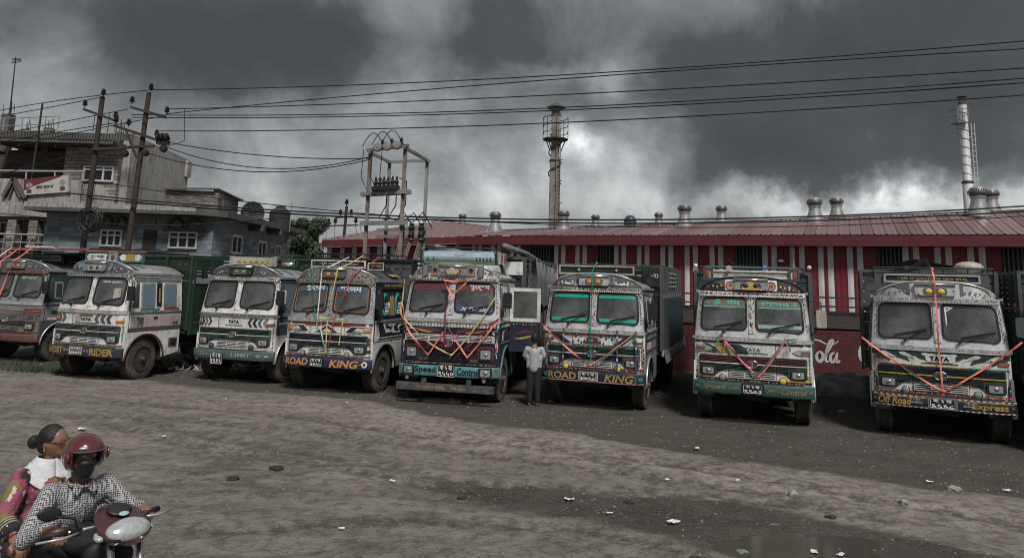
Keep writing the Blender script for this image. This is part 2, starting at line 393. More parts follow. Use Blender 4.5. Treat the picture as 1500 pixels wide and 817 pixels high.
def gm_(op, a, b):
    x = gn('ShaderNodeMath', operation=op)
    for i, v in enumerate((a, b)):
        if isinstance(v, float): x.inputs[i].default_value = v
        else: gl(v, x.inputs[i])
    return x.outputs[0]
def gat(nm): x = gn('ShaderNodeAttribute'); x.attribute_name = nm; return x.outputs['Fac']
vo = gn('ShaderNodeTexVoronoi'); gl(gtc.outputs['Object'], vo.inputs['Vector']); vo.inputs['Scale'].default_value = 26; vo.inputs['Randomness'].default_value = 1
nA, nB, nC, nD = gno(.9, 9, .62), gno(14, 8, .78), gno(1.7, 9, .68, (.6, 1.3, 1), .8), gno(90, 3, .7)
dry = gmix(gmr(nA, .3, .7), (.28, .256, .222), (.47, .432, .38))
dry = gmix(gm_('MULTIPLY', gmr(nC, .42, .68), .8), dry, (.118, .103, .089))
nE = gno(5.5, 7, .7); dry = gmix(gm_('MULTIPLY', gmr(nE, .48, .62), .7), dry, (.10, .088, .076)); dry = gmix(gm_('MULTIPLY', gmr(nE, .46, .30), .5), dry, (.42, .39, .35))
dry = gmix(gm_('MULTIPLY', gmr(nB, .52, .72), .6), dry, (.36, .335, .30))
dark_soil = gmix(gmr(nC, .35, .68), (.055, .049, .043), (.125, .112, .097))  # darker ground tone laid in by the parked mask
dark_soil = gmix(gm_('MULTIPLY', gmr(nB, .6, .75), .7), dark_soil, (.15, .135, .12))
wet = gmix(gmr(nA, .35, .7), (.045, .039, .033), (.085, .074, .062))
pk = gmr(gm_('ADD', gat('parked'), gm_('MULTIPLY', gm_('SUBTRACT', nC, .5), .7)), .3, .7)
md = gmr(gm_('ADD', gat('mud'), gm_('MULTIPLY', gm_('SUBTRACT', nC, .5), .9)), .25, .8)
dry = gmix(gm_('MULTIPLY', gat('lane'), gmr(nE, .58, .38, .15, .95)), dry, (.56, .515, .455)); dry = gmix(gm_('MULTIPLY', gm_('MULTIPLY', gat('track'), gmr(nE, .35, .55)), .75), dry, (.085, .073, .062)); c = gmix(gm_('MULTIPLY', pk, .95), dry, dark_soil); c = gmix(gm_('MULTIPLY', md, .85), c, wet)
c = gmix(gm_('MULTIPLY', gmr(nD, .38, .60), .26), c, (.055, .048, .041)); nF = gno(34, 7, .8); c = gmix(gm_('MULTIPLY', gmr(nF, .54, .66), .34), c, (.05, .044, .038)); c = gmix(gm_('MULTIPLY', gmr(nF, .48, .36), .42), c, (.46, .43, .385))
c = gmix(gm_('MULTIPLY', gmr(nD, .60, .70), .6), c, (.44, .41, .37))
peb = gmr(vo.outputs['Distance'], .26, .14); vsep = gn('ShaderNodeSeparateXYZ'); gl(vo.outputs['Color'], vsep.inputs[0]); pf_on = gm_('MULTIPLY', peb, gmr(vsep.outputs[0], .55, .62)); c = gmix(gm_('MULTIPLY', pf_on, .5), c, gmix(vsep.outputs[1], (.10, .09, .08), (.40, .375, .34)))
gl(c, gb.inputs['Base Color'])
gl(gm_('SUBTRACT', gmr(nB, .3, .7, .8, .95), gm_('MULTIPLY', md, .28)), gb.inputs['Roughness']); gb.inputs['Specular IOR Level'].default_value = .25
bp = gn('ShaderNodeBump'); bp.inputs['Strength'].default_value = 1.; bp.inputs['Distance'].default_value = .09
gl(gm_('ADD', gm_('ADD', gm_('ADD', gno(9, 9, .75), gm_('MULTIPLY', nD, .35)), gm_('MULTIPLY', nC, .8)), gm_('MULTIPLY', pf_on, .25)), bp.inputs['Height']); gl(bp.outputs[0], gb.inputs['Normal'])
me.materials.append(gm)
ground = bpy.data.objects.new('ground', me); COL.objects.link(ground); tag(ground, 'grey brown dirt lot with a pale driven lane, darker soil and muddy swale', kind='structure')
# puddle: a thin sheet of water in the hollow
pm = bpy.data.materials.new('muddy water'); pm.use_nodes = True; pb = pm.node_tree.nodes['Principled BSDF']
pb.inputs['Base Color'].default_value = (.05, .042, .034, 1); pb.inputs['Roughness'].default_value = .12; pb.inputs['Specular IOR Level'].default_value = .5
b = MB(); n = 40; b.add([(3.25, 7.72, -.030)]+[(3.25+1.75*math.cos(2*math.pi*i/n), 7.72+.85*math.sin(2*math.pi*i/n), -.030) for i in range(n)], [(0, i+1, (i+1) % n+1) for i in range(n)])
tag(b.build('puddle', pm), 'shallow brown puddle in the dark mud at the lower right', kind='structure')

# ================================================================== RED AND WHITE WAREHOUSE
WE, WN = Vector((.902, -.432, 0)), Vector((.432, .902, 0))      # along the eave, into the building
E0 = Vector((-1.82, 40, 0)); EL = 40.0
m_roof = M('faded red roof sheet', (.185, .12, .124), .42, dirt=.28, dcol=(.11, .07, .072), scale=.8, streak=.12, bump=.04, var=.12)
m_fasc = M('dark red fascia', (.105, .022, .028), .5, dirt=.3, scale=1.2, streak=.3)
m_wred = M('dark red wall sheet', (.17, .022, .032), .5, dirt=.3, dcol=(.04, .018, .018), scale=1.2, streak=.45, bump=.05)
m_wwh = M('white wall sheet', (.60, .61, .61), .5, dirt=.35, dcol=(.2, .2, .2), scale=1.2, streak=.45, bump=.05)
m_dark = M('dark louvre sheet', (.028, .03, .031), .6, dirt=.3, scale=2)
m_vent = M('weathered zinc', (.48, .49, .5), .35, metal=.6, dirt=.45, dcol=(.16, .13, .11), scale=3, streak=.5)
m_ventd = M('rusty zinc blades', (.2, .19, .185), .4, metal=.5, dirt=.5, dcol=(.08, .045, .035), scale=9)
def wpt(t, d, z): p = E0 + WE*t + WN*d; return Vector((p.x, p.y, z))
def eave_z(t): return 5.12
def ridge_z(t): return 5.80 + .030*t
wh = empty('warehouse', E0, 0, 'long low warehouse with faded red metal roof and red and white striped sheet walls', 'warehouse')
def WP(b, name, m, kids=wh, **kw):
    o = b.build(name, m, kids, **kw); o.matrix_parent_inverse = Matrix.Translation(-E0); return o
# roof sheets: one corrugated panel each, built once and sheared into place by its own mesh
npan = 84
m_roofs = [m_roof, M('paler faded roof sheet', (.225, .15, .153), .45, dirt=.35, dcol=(.13, .085, .08), scale=.6, streak=.2, bump=.04, var=.12), M('older red roof sheet', (.155, .092, .097), .45, dirt=.4, dcol=(.09, .055, .05), scale=.9, streak=.3, bump=.04, var=.12)]; rsr = random.Random(8)
for i in range(npan):
    t0, t1 = EL*i/npan - 1, EL*(i+1)/npan - 1
    b = MB(); w_ = t1-t0
    cross = [(0, .0), (.06, .045), (.13, .045), (.19, 0), (.55, 0), (.58, .018), (.64, .018), (.67, 0), (.97, 0), (.995, .004)]
    lo = [wpt(t0+u*w_, -.55, eave_z(t0)-.005+h) for u, h in cross]; hi = [wpt(t0+u*w_, 5.0, ridge_z(t0+u*w_)+h) for u, h in cross]
    k = len(cross); b.add(lo+hi, [(j, j+1, k+j+1, k+j) for j in range(k-1)])
    WP(b, 'roof_sheet', rsr.choice([m_roofs[0], m_roofs[0], m_roofs[1], m_roofs[2]]))
b = MB(); tt = [-1, EL-1]
b.add([wpt(-1, 5.0, ridge_z(-1)-.03), wpt(EL-1, 5.0, ridge_z(EL-1)-.03), wpt(EL-1, 10, 5.3), wpt(-1, 10, 5.1)], [(0, 1, 2, 3)]); WP(b, 'rear_roof_slope', m_roof)
b = MB(); 
for i in range(60):
    t0, t1 = -1+i*EL/60, -1+(i+1)*EL/60
    b.bar(wpt(t0, 4.95, ridge_z(t0)+.06), wpt(t1, 4.95, ridge_z(t1)+.06), .32, .05)
WP(b, 'ridge_cap', m_roof, kind='stuff')
b = MB(); b.bar(wpt(-1.05, -.57, 4.84), wpt(EL-1, -.57, 4.84), .05, .46); WP(b, 'fascia', m_fasc)
b = MB(); b.add([wpt(-1, -.5, 4.62), wpt(EL-1, -.5, 4.62), wpt(EL-1, .3, 4.62), wpt(-1, .3, 4.62)], [(0, 1, 2, 3)]); WP(b, 'soffit', m_fasc)
b = MB(); b.bar(wpt(-1, 2.5, .85), wpt(EL, 2.5, .85), 4.6, 1.7); m_plinth = M('sooty brick plinth', (.06, .048, .044), .9, dirt=.6, scale=3, bump=.6); WP(b, 'plinth', m_plinth)
b = MB(); b.bar(wpt(-1, 2.6, 3.2), wpt(EL-1, 2.6, 3.2), 4.7, 3.0); WP(b, 'inner_wall', m_dark)
# wall sheets: pattern of one bay (width in m, kind)
pat = [(.56, 'r'), (.24, 'w'), (.17, 'r'), (.24, 'w')]
def t_of(px): d = ray(px, 400); r_ = d.x/d.y; return (r_*40.09+1.78)/(.902+.432*r_)
t_ = -1.0; idx = 0; louvre_at = [(t_of(a_), t_of(b__)) for a_, b__ in ((773, 811), (870, 899), (1081, 1117), (1285, 1323), (1468, 1512))]
def corr(t0, t1, z0, z1, m, name):
    b = MB(); k = max(2, int((t1-t0)/.10)); pts = []
    for j in range(k+1):
        u = t0+(t1-t0)*j/k; pts.append((u, (.018 if j % 2 else 0.)))
    lo = [wpt(u, .10-h, z0) for u, h in pts]; hi = [wpt(u, .10-h, z1) for u, h in pts]; n_ = len(pts)
    b.add(lo+hi, [(j, j+1, n_+j+1, n_+j) for j in range(n_-1)]); return WP(b, name, m)
while t_ < EL-1.2:
    lv = [q for q in louvre_at if q[0] <= t_+.2 and t_ < q[1]-.2]
    if lv:
        q = lv[0]
        for j in range(int((q[1]-t_)/.16)):
            b = MB(); b.bar(wpt(t_+.16*j+.06, .03, 2.6), wpt(t_+.16*j+.06, .03, 4.62), .05, .07, up=WN); WP(b, 'louvre_bar', greyd)
        corr(t_, q[1], 1.75, 2.6, m_wred, 'wall_sheet'); t_ = q[1]; continue
    w_, kd = pat[idx % 4]; idx += 1
    corr(t_, t_+w_, 1.72, 4.62, m_wred if kd == 'r' else m_wwh, 'wall_sheet'); t_ += w_
# left wing with a hipped roof
wing = empty('warehouse_wing', (-7, 43, 0), 0, 'hip roofed end wing of the red striped warehouse behind the transformer frame', 'warehouse')
def WG(b, name, m, **kw): o = b.build(name, m, wing, **kw); o.matrix_parent_inverse = Matrix.Translation((7, -43, 0)); return o
ya, yb = 43.0, 41.2; pL, pR = at(472, 352, ya), at(706, 346, yb); apx = at(647, 324, 47.5); rdg = at(716, 333, 46.5)
npw = 16
for i in range(npw):
    u0, u1 = i/npw, (i+1)/npw
    def top(u): return pL.lerp(apx, min(1, u/.62)) if u < .62 else apx.lerp(rdg, (u-.62)/.38)
    a0, a1, b0, b1 = pL.lerp(pR, u0), pL.lerp(pR, u1), top(u0), top(u1); b = MB(); up = Vector((0, 0, .05))
    b.add([a0, a0.lerp(a1, .1)+up, a0.lerp(a1, .22)+up, a0.lerp(a1, .3), a1, b0, b0.lerp(b1, .1)+up, b0.lerp(b1, .22)+up, b0.lerp(b1, .3), b1], [(j, j+1, j+6, j+5) for j in range(4)])
    WG(b, 'roof_sheet', m_roof)
b = MB(); 
for j in range(8): b.bar(pL.lerp(apx, j/8)+Vector((0, 0, .06)), pL.lerp(apx, (j+1)/8)+Vector((0, 0, .06)), .22, .05)
b.bar(apx+Vector((0, 0, .05)), rdg+Vector((0, 0, .05)), .25, .05); WG(b, 'ridge_cap', m_roof)
b = MB(); b.bar(pL-Vector((0, .03, .2)), pR-Vector((0, .03, .2)), .05, .42); WG(b, 'fascia', m_fasc)
b = MB(); q = pR-Vector((0, 0, .42)); pl = pL-Vector((0, 0, .42)); up = Vector((0, 4.5, 0))
b.add([pl, q, q+up, pl+up], [(0, 1, 2, 3)]); WG(b, 'soffit', m_fasc)
i = 0; u = .02; ww = [(.03, 'w'), (.055, 'r'), (.028, 'w'), (.05, 'r')]; bk = Vector((0, .6, 0))
while u < .98:
    w_, kd = ww[i % 4]; i += 1; w_ = min(w_, .985-u)
    if w_ < .004: break
    a, c = pl.lerp(q, u)+bk, pl.lerp(q, u+w_)+bk; a.z -= .01; c.z -= .01; lo0, lo1 = a.copy(), c.copy(); lo0.z = lo1.z = 1.2
    dk = .60 < u < .78 or .36 < u < .45
    b = MB(); mid = (a+c)/2; midl = (lo0+lo1)/2; s_ = Vector((0, -.03, 0)); b.add([lo0, midl+s_, lo1, a, mid+s_, c], [(0, 1, 4, 3), (1, 2, 5, 4)]); WG(b, 'wall_sheet', m_dark if dk and kd == 'r' else (m_wred if kd == 'r' else m_wwh)); u += w_
b = MB(); b.bar((pl+q)/2*0+Vector((pl.x+.6, pl.y+3, 2.2)), Vector((q.x+.5, q.y+3, 2.2)), 4, 4.2); WG(b, 'inner_wall', m_dark)
# wall lamp and pipe on the warehouse
lp = empty('wall_lamp', wpt(15.9, .0, 3.9), 0, 'small round lamp on a bracket on the striped warehouse wall', 'lamp')
MB().bar((0, .1, 0), (0, -.35, .02), .04).build('bracket', greyd, lp); MB().lathe([(.0, .1), (.12, .06), (.17, -.02), (.15, -.05), (0, -.06)], 12, (0, -.4, 0)).build('lamp_shade', greyd, lp)
dp = MB(); dp.tube([wpt(16.55, -.1, 4.6), wpt(16.6, -.1, 3.9), wpt(16.6, -.1, 1.2)], .07); tag(dp.build('drain_pipe', m_vent), 'pale drain pipe running down the striped warehouse wall', 'pipe')
# ------------------------------------------------------------------ roof turbines
def turbine():
    r = empty('roof_ventilator', (0, 0, 0)); 
    MB().lathe([(.58, -.45), (.56, .0), (.36, .55), (.35, .80), (.40, .82), (.40, .88)], 16).build('neck', m_vent, r, 'auto')
    MB().add([(-.62, -.62, -.2), (.62, -.62, -.2), (.62, .62, 0.02), (-.62, .62, .02)], [(0, 1, 2, 3)]).build('flashing', m_vent, r)
    b = MB(); k = 26
    for i in range(k):
        a = 2*math.pi*i/k
        for j in range(5):
            t0, t1 = j/5, (j+1)/5
            def P_(t, da): rr = .30+.19*math.sin(math.pi*(.12+.80*t)); return (rr*math.cos(a+da+t*.5), rr*math.sin(a+da+t*.5), .90+.40*t)
            b.add([P_(t0, 0), P_(t1, 0), P_(t1, .17), P_(t0, .17)], [(0, 1, 2, 3)])
    b.build('turbine_blades', m_ventd, r, kind='stuff')
    MB().lathe([(.29, .90), (.36, 1.1), (.31, 1.28)], 16).build('turbine_core', m_dark, r, 'auto')
    MB().lathe([(.40, 1.27), (.36, 1.33), (.2, 1.40), (0, 1.43)], 16).build('cap', m_vent, r, 'auto')
    return r
tb0 = turbine(); first = True
def copy_tree(o, parent=None):
    c_ = o.copy(); COL.objects.link(c_); c_.parent = parent
    for ch in [x for x in CH.get(o.name, [])]: copy_tree(ch, c_)
    return c_
def index_children():
    CH.clear()
    for o in bpy.data.objects:
        if o.parent: CH.setdefault(o.parent.name, []).append(o)
CH = {}; index_children()
TV = [(725, 337, 1.0, 'leftmost large turbine ventilator on the red roof, right of the transformer frame'), (825, 336, 1.0, 'turbine ventilator on the red roof just right of the brick chimney tower'),
      (1003, 330, 1.0, 'large turbine ventilator on the red roof above the teal banded ROAD KING truck'), (1194, 323, 1.02, 'turbine ventilator with pale flashing above the gap beside the frontal truck'),
      (1434, 313, 1.1, 'large turbine ventilator at the foot of the silver chimney')]
TB = [(872, 334, .72, 'small turbine ventilator peeping over the ridge right of the brick tower'), (677, 331, .72, 'small turbine ventilator peeping over the ridge behind the transformer frame'), (1057, 326, .85, 'half hidden turbine ventilator behind the ridge above the frontal truck'),
      (965, 331, .7, 'smallest turbine ventilator behind the ridge in the middle of the roof'), (1226, 319, .95, 'half hidden turbine ventilator just right of the one with pale flashing'), (1453, 311, 1.0, 'turbine ventilator half behind the large one by the silver chimney')]
for k, (px, py, s_, lb) in enumerate(TV+TB):
    o = tb0 if k == 0 else copy_tree(tb0)
    # stand it on the roof: intersect the view direction with the roof depth once, to get a real place
    d = ray(px, py); dd = 4.2 if k < len(TV) else 6.2; tpar = (E0.dot(WN)+dd)/(d.dot(WN)); p = d*tpar
    o.location = (p.x, p.y, HC+p.z); o.rotation_euler = (0, 0, random.uniform(0, 1) + R(-25)); o.scale = (s_*.80, s_*.80, s_*.84)
    tag(o, lb, 'roof ventilator', 'turbine ventilators on the warehouse roof')
bl = MB().lathe([(0, .42), (.2, .38), (.36, .2), (.4, 0), (.38, -.2), (.25, -.35), (.22, -.6), (0, -.6)], 16); p = at(923, 325, 44); o = bl.build('roof_tank', M('dark blue plastic', (.03, .045, .075), .4, dirt=.3), None, 'auto'); o.location = p; tag(o, 'dark blue round tank behind the roof ridge', 'tank')
# ------------------------------------------------------------------ chimneys
m_tower = M('stained concrete shaft', (.24, .215, .195), .85, dirt=.45, dcol=(.10, .075, .062), scale=.8, streak=.7, bump=.5)
base = at(811, 335, 60); X0, Y0 = base.x, 60; T = empty('chimney_tower', (X0, Y0, 0), 0, 'tall square brick and concrete chimney tower with caged ladder and conical cap', 'chimney')
b = MB(); prof = [(0, .43), (13.2, .41), (13.25, .35), (17.0, .33)]
for (z0, w0), (z1, w1) in zip(prof, prof[1:]):
    b.add([(s*w, q*w, z) for z, w in ((z0, w0), (z1, w1)) for s, q in ((-1, -1), (1, -1), (1, 1), (-1, 1))], [(0, 1, 5, 4), (1, 2, 6, 5), (2, 3, 7, 6), (3, 0, 4, 7), (4, 5, 6, 7)])
b.build('shaft', m_tower, T)
MB().tube([(0, 0, 13.2), (0, 0, 17.7)], .34, 16).build('flue', m_tower, T)
MB().lathe([(0, 17.75), (.85, 17.72), (.6, 17.9), (.25, 18.12), (.0, 18.25)], 16).build('cap', greyd, T)
b = MB()
for a in range(6): b.bar((.36*math.cos(a*1.047), .36*math.sin(a*1.047), 16.9), (.5*math.cos(a*1.047), .5*math.sin(a*1.047), 17.8), .05)
b.build('cap_support', greyd, T)
b = MB(); b.lathe([(.3, 14.85), (1.1, 14.85), (1.1, 14.95), (.3, 14.95)], 12)
for a in range(4): t1 = a*math.pi/2+.5; b.bar((.55*math.cos(t1), .55*math.sin(t1), 13.9), (1.0*math.cos(t1), 1.0*math.sin(t1), 14.85), .07)
b.build('platform', under, T)
b = MB()
for z in (15.5, 16.1, 16.8):
    for s in range(16):
        if s % 8 in (5, 6): continue
        a0, a1 = s*math.pi/8, (s+1)*math.pi/8; b.bar((1.08*math.cos(a0), 1.08*math.sin(a0), z), (1.08*math.cos(a1), 1.08*math.sin(a1), z), .05)
for s in range(16):
    if s % 8 in (6,): continue
    a0 = s*math.pi/8
    if s % 2 == 0: b.bar((1.08*math.cos(a0), 1.08*math.sin(a0), 14.9), (1.08*math.cos(a0), 1.08*math.sin(a0), 16.8), .05)
b.build('railing', under, T, kind='stuff')
b = MB(); pts = []
for i in range(90):
    a = i*.17; h = 11+i*.05; pts.append((.55*math.cos(a), .55*math.sin(a), h))
b.tube(pts, .05, 5); b.build('spiral_cable', under, T)
b = MB(); b.tube([(0.42, -.55, 1), (0.42, -.55, 16)], .035, 5); b.tube([(.1, -.55, 1), (.1, -.55, 16)], .035, 5)
for i in range(42): b.tube([(.1, -.55, 2+i*.33), (0.42, -.55, 2+i*.33)], .025, 4)
for z in (9.3, 11.2, 13): b.tube([(.1, -.55, z), (-.05, -1.0, z), (.6, -1.0, z), (0.42, -.55, z)], .03, 4)
b.build('ladder', grey, T, kind='stuff')
MB().lathe([(.55, 12.9), (.66, 12.95), (.66, 13.1), (.5, 13.15)], 4, a0=math.pi/4).build('collar', under, T)
base = at(1420, 305, 50); X0, Y0 = base.x, 50; T = empty('silver_chimney', (X0, Y0, 0), 0, 'slender silver steel chimney with spiral strake and side ladder rising behind the warehouse', 'chimney')
m_steel = M('galvanised flue', (.62, .63, .63), .45, metal=.1, dirt=.2, dcol=(.3, .3, .3), scale=1.2, streak=.4)
MB().lathe([(.35, 0), (.34, 10.6), (.29, 10.7), (.27, 16.3)], 20).build('flue', m_steel, T, 'auto')
MB().lathe([(.36, 10.5), (.40, 10.6), (.34, 10.72)], 20).build('flange', greyd, T)
b = MB(); pts = []
for i in range(220):
    a = -i*.22; h = 11.0+i*.0225; pts.append((.29*math.cos(a), .29*math.sin(a), h))
b.tube(pts, .022, 4); b.build('spiral_strake', grey, T)
MB().lathe([(.28, 16.3), (.28, 16.5), (.2, 16.5)], 16).build('rim', greyd, T); MB().lathe([(.0, 17.0), (.32, 16.92), (.32, 16.88), (0, 16.88)], 14).build('rain_cap', under, T)
b = MB()
for a in range(4): b.bar((.25*math.cos(a*1.57+.4), .25*math.sin(a*1.57+.4), 16.4), (.25*math.cos(a*1.57+.4), .25*math.sin(a*1.57+.4), 16.9), .04)
b.build('cap_support', greyd, T)
b = MB(); b.box((-.4, -.1, 14.9), (.75, .9, .08))
for z in (15.4, 15.9): b.bar((-.76, -.55, z), (0, -.55, z), .04); b.bar((-.76, -.55, z), (-.76, .35, z), .04)
for x, y in ((-.76, -.55), (0, -.55), (-.76, .35), (-.4, -.55)): b.bar((x, y, 14.9), (x, y, 15.9), .05)
b.bar((-.72, -.2, 14.9), (-.28, -.1, 13.9), .05); b.build('platform', grey, T)
b = MB(); 
for x in (.40, .64): b.tube([(x, -.2, 1), (x+.0, -.2, 14.9)], .03, 4)
for i in range(34): b.tube([(.40, -.2, 1+i*.41), (.64, -.2, 1+i*.41)], .022, 4)
for i in range(8): b.tube([(.40, -.2, 2+i*1.7), (.24, -.05, 2+i*1.7)], .025, 4)
b.build('ladder', m_steel, T, kind='stuff')

# ================================================================== COMPOUND WALL WITH PAINTED SIGN
wdir = (gp(1238, 556.6)-gp(985, 543)); wang = math.atan2(wdir.y, wdir.x); wdir.normalize(); wnrm = Vector((-wdir.y, wdir.x, 0))
m_brick = bpy.data.materials.new('red painted brickwork'); m_brick.use_nodes = True; t = m_brick.node_tree; pbn = t.nodes['Principled BSDF']; tc = gn('ShaderNodeTexCoord'); gtc = tc; gl = t.links.new
bt = gn('ShaderNodeTexBrick'); bt.inputs['Scale'].default_value = 1.; bt.inputs['Brick Width'].default_value = .24; bt.inputs['Row Height'].default_value = .085; bt.inputs['Mortar Size'].default_value = .008
bt.inputs['Color1'].default_value = (.115, .022, .024, 1); bt.inputs['Color2'].default_value = (.085, .018, .02, 1); bt.inputs['Mortar'].default_value = (.05, .014, .014, 1)
gl = t.links.new; mp = gn('ShaderNodeMapping'); mp.inputs['Rotation'].default_value = (R(90), 0, 0); gl(tc.outputs['Object'], mp.inputs[0]); gl(mp.outputs[0], bt.inputs['Vector'])
nn = gno(2.4, 7, .65); c = gmix(gmr(nn, .48, .75), bt.outputs['Color'], (.035, .02, .018)); gl(c, pbn.inputs['Base Color']); pbn.inputs['Roughness'].default_value = .85
bp = gn('ShaderNodeBump'); bp.inputs['Strength'].default_value = .9; bp.inputs['Distance'].default_value = .03; gl(bt.outputs['Fac'], bp.inputs['Height']); bp.invert = True; gl(bp.outputs[0], pbn.inputs['Normal'])
t = gm.node_tree
cw = empty('compound_wall', gp(985, 543), wang, 'low dark red painted brick wall with white script lettering, rail and wire mesh above', 'wall')
x0_, x1_ = -14., 12.; H1 = 1.5
b = MB(); b.box(((x0_+x1_)/2, .12, H1/2), (x1_-x0_, .24, H1)); b.build('brickwork', m_brick, cw)
b = MB(); b.box(((x0_+x1_)/2, .12, H1+.04), (x1_-x0_+.1, .32, .08)); b.build('coping', m_plinth, cw)
for i in range(11):
    x = x0_+.4+i*2.52; MB().bar((x, .12, H1+.08), (x, .12, 2.45), .07).build('fence_post', under, cw)
for z in (1.98, 2.15, 2.42): MB().bar((x0_, .12, z), (x1_, .12, z), .04, .05).build('fence_rail', under, cw)
b = MB()
for i in range(int((x1_-x0_)/.09)):
    x = x0_+i*.09
    b.bar((x, .09, H1+.08), (x+.42, .09, 1.98), .007); b.bar((x+.42, .09, H1+.08), (x, .09, 1.98), .007)
b.build('wire_mesh', greyd, cw, kind='stuff')
# the white script: C o l a, broad brushed strokes
m_script = M('white sign paint', (.5, .5, .5), .7, dirt=.35, dcol=(.18, .05, .05), scale=8)
def brush(b, pts, w, y=-.004):
    """flat stroke with varying width through smooth points (x, z)"""
    P_ = [Vector(p) for p in pts]; out_ = []
    for i in range(len(P_)-1):
        p0, p1, p2, p3 = P_[max(i-1, 0)], P_[i], P_[i+1], P_[min(i+2, len(P_)-1)]
        for j in range(6):
            t_ = j/6; out_.append(.5*((2*p1)+(-p0+p2)*t_+(2*p0-5*p1+4*p2-p3)*t_**2+(-p0+3*p1-3*p2+p3)*t_**3))
    out_.append(P_[-1]); v = []; n_ = len(out_)
    for i, p in enumerate(out_):
        d = (out_[min(i+1, n_-1)]-out_[max(i-1, 0)]); d = d.normalized() if d.length > 0 else Vector((1, 0))
        k = i/(n_-1); ww_ = (w if not callable(w) else w(k))/2
        nrm = Vector((-d.y, d.x)); v += [(p.x+nrm.x*ww_, y, p.y+nrm.y*ww_), (p.x-nrm.x*ww_, y, p.y-nrm.y*ww_)]
    b.add(v, [(2*i, 2*i+1, 2*i+3, 2*i+2) for i in range(n_-1)]); return b
def script(ox, oz, s):
    mul = lambda pts: [(ox+x*s, oz+z*s) for x, z in pts]; thick = lambda k: s*(.05+.09*math.sin(math.pi*k))
    b = MB(); y = [-.004]
    def br(p, w): y[0] -= .0015; brush(b, mul(p), w, y[0])
    br([(-.05, .82), (-.2, .78), (-.28, .55), (-.22, .25), (-.02, .08), (.2, .2), (.3, .4)], thick)                 # C
    br([(-.05, .82), (.12, .86), (.2, .72), (.1, .58), (-.02, .66), (0, .85), (.2, 1.0), (.45, .98), (.7, .86), (1.0, .84), (1.25, 1.0)], lambda k: s*(.03+.05*k*(1-k)*4*.9))   # flourish
    br([(.45, .5), (.34, .42), (.32, .2), (.42, .08), (.55, .18), (.58, .38), (.47, .5), (.44, .5)], thick)        # o
    br([(.60, .2), (.78, .5), (.98, .9), (1.0, 1.0), (.9, .95), (.76, .6), (.68, .2), (.74, .08), (.85, .16)], thick)  # l
    br([(1.08, .48), (.93, .42), (.88, .2), (.96, .08), (1.08, .2), (1.18, .45)], thick); br([(1.18, .5), (1.12, .25), (1.16, .09), (1.28, .16)], thick)  # a
    return b
sc_x = (gp(1195, 556)-gp(985, 543)).length
script(sc_x-.12, .46, .68).build('painted_lettering', m_script, cw); script(sc_x+1.50, .46, .70).build('painted_lettering', m_script, cw)
script(sc_x-1.9, .46, .70).build('painted_lettering', m_script, cw)
text('®', lambda u, v: (u, -.004, v), sc_x+.70, .50, sc_x+.76, .56, m_script, cw)
# ================================================================== LEFT: BRICK HOUSE WITH CONCRETE SIDE WALL
def brickmat(name, c1, c2, mo, bw, bh, ms=.012, rot=True, dirt=.5):
    m = bpy.data.materials.new(name); m.use_nodes = True; tt_ = m.node_tree; pb_ = tt_.nodes['Principled BSDF']
    def nn_(ty): return tt_.nodes.new(ty)
    tc_ = nn_('ShaderNodeTexCoord'); sx = nn_('ShaderNodeSeparateXYZ'); tt_.links.new(tc_.outputs['Object'], sx.inputs[0]); cx = nn_('ShaderNodeCombineXYZ')
    ad = nn_('ShaderNodeMath'); ad.operation = 'ADD'; tt_.links.new(sx.outputs[0], ad.inputs[0]); tt_.links.new(sx.outputs[1], ad.inputs[1])
    tt_.links.new(ad.outputs[0], cx.inputs[0]); tt_.links.new(sx.outputs[2], cx.inputs[1])
    br = nn_('ShaderNodeTexBrick'); tt_.links.new(cx.outputs[0], br.inputs['Vector']); br.inputs['Scale'].default_value = 1
    br.inputs['Brick Width'].default_value = bw; br.inputs['Row Height'].default_value = bh; br.inputs['Mortar Size'].default_value = ms; br.inputs['Bias'].default_value = -.1
    for k_, v_ in (('Color1', c1), ('Color2', c2), ('Mortar', mo)): br.inputs[k_].default_value = (*v_, 1)
    no_ = nn_('ShaderNodeTexNoise'); no_.inputs['Scale'].default_value = .9; no_.inputs['Detail'].default_value = 8; no_.inputs['Roughness'].default_value = .65; tt_.links.new(tc_.outputs['Object'], no_.inputs['Vector'])
    mr = nn_('ShaderNodeMapRange'); tt_.links.new(no_.outputs['Fac'], mr.inputs[0]); mr.inputs[1].default_value = .45; mr.inputs[2].default_value = .75; mr.inputs[4].default_value = dirt
    mx = nn_('ShaderNodeMix'); mx.data_type = 'RGBA'; tt_.links.new(mr.outputs[0], mx.inputs[0]); tt_.links.new(br.outputs['Color'], mx.inputs[6]); mx.inputs[7].default_value = (.05, .045, .042, 1)
    tt_.links.new(mx.outputs[2], pb_.inputs['Base Color']); pb_.inputs['Roughness'].default_value = .85
    bp_ = nn_('ShaderNodeBump'); bp_.inputs['Strength'].default_value = .8; bp_.inputs['Distance'].default_value = .03; bp_.invert = True; tt_.links.new(br.outputs['Fac'], bp_.inputs['Height']); tt_.links.new(bp_.outputs[0], pb_.inputs['Normal'])
    return m
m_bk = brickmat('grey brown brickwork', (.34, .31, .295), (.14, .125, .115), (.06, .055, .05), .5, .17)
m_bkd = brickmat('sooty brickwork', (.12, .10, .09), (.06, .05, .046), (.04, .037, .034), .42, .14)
m_tile = brickmat('blue grey wall tiles', (.30, .35, .39), (.085, .115, .15), (.13, .15, .17), .55, .2, .006, dirt=.35)
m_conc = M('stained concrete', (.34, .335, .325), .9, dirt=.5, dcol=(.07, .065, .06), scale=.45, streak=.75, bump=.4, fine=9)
m_concd = M('dark weathered concrete', (.115, .11, .105), .9, dirt=.6, dcol=(.045, .04, .037), scale=.8, streak=.6, bump=.4, fine=9)
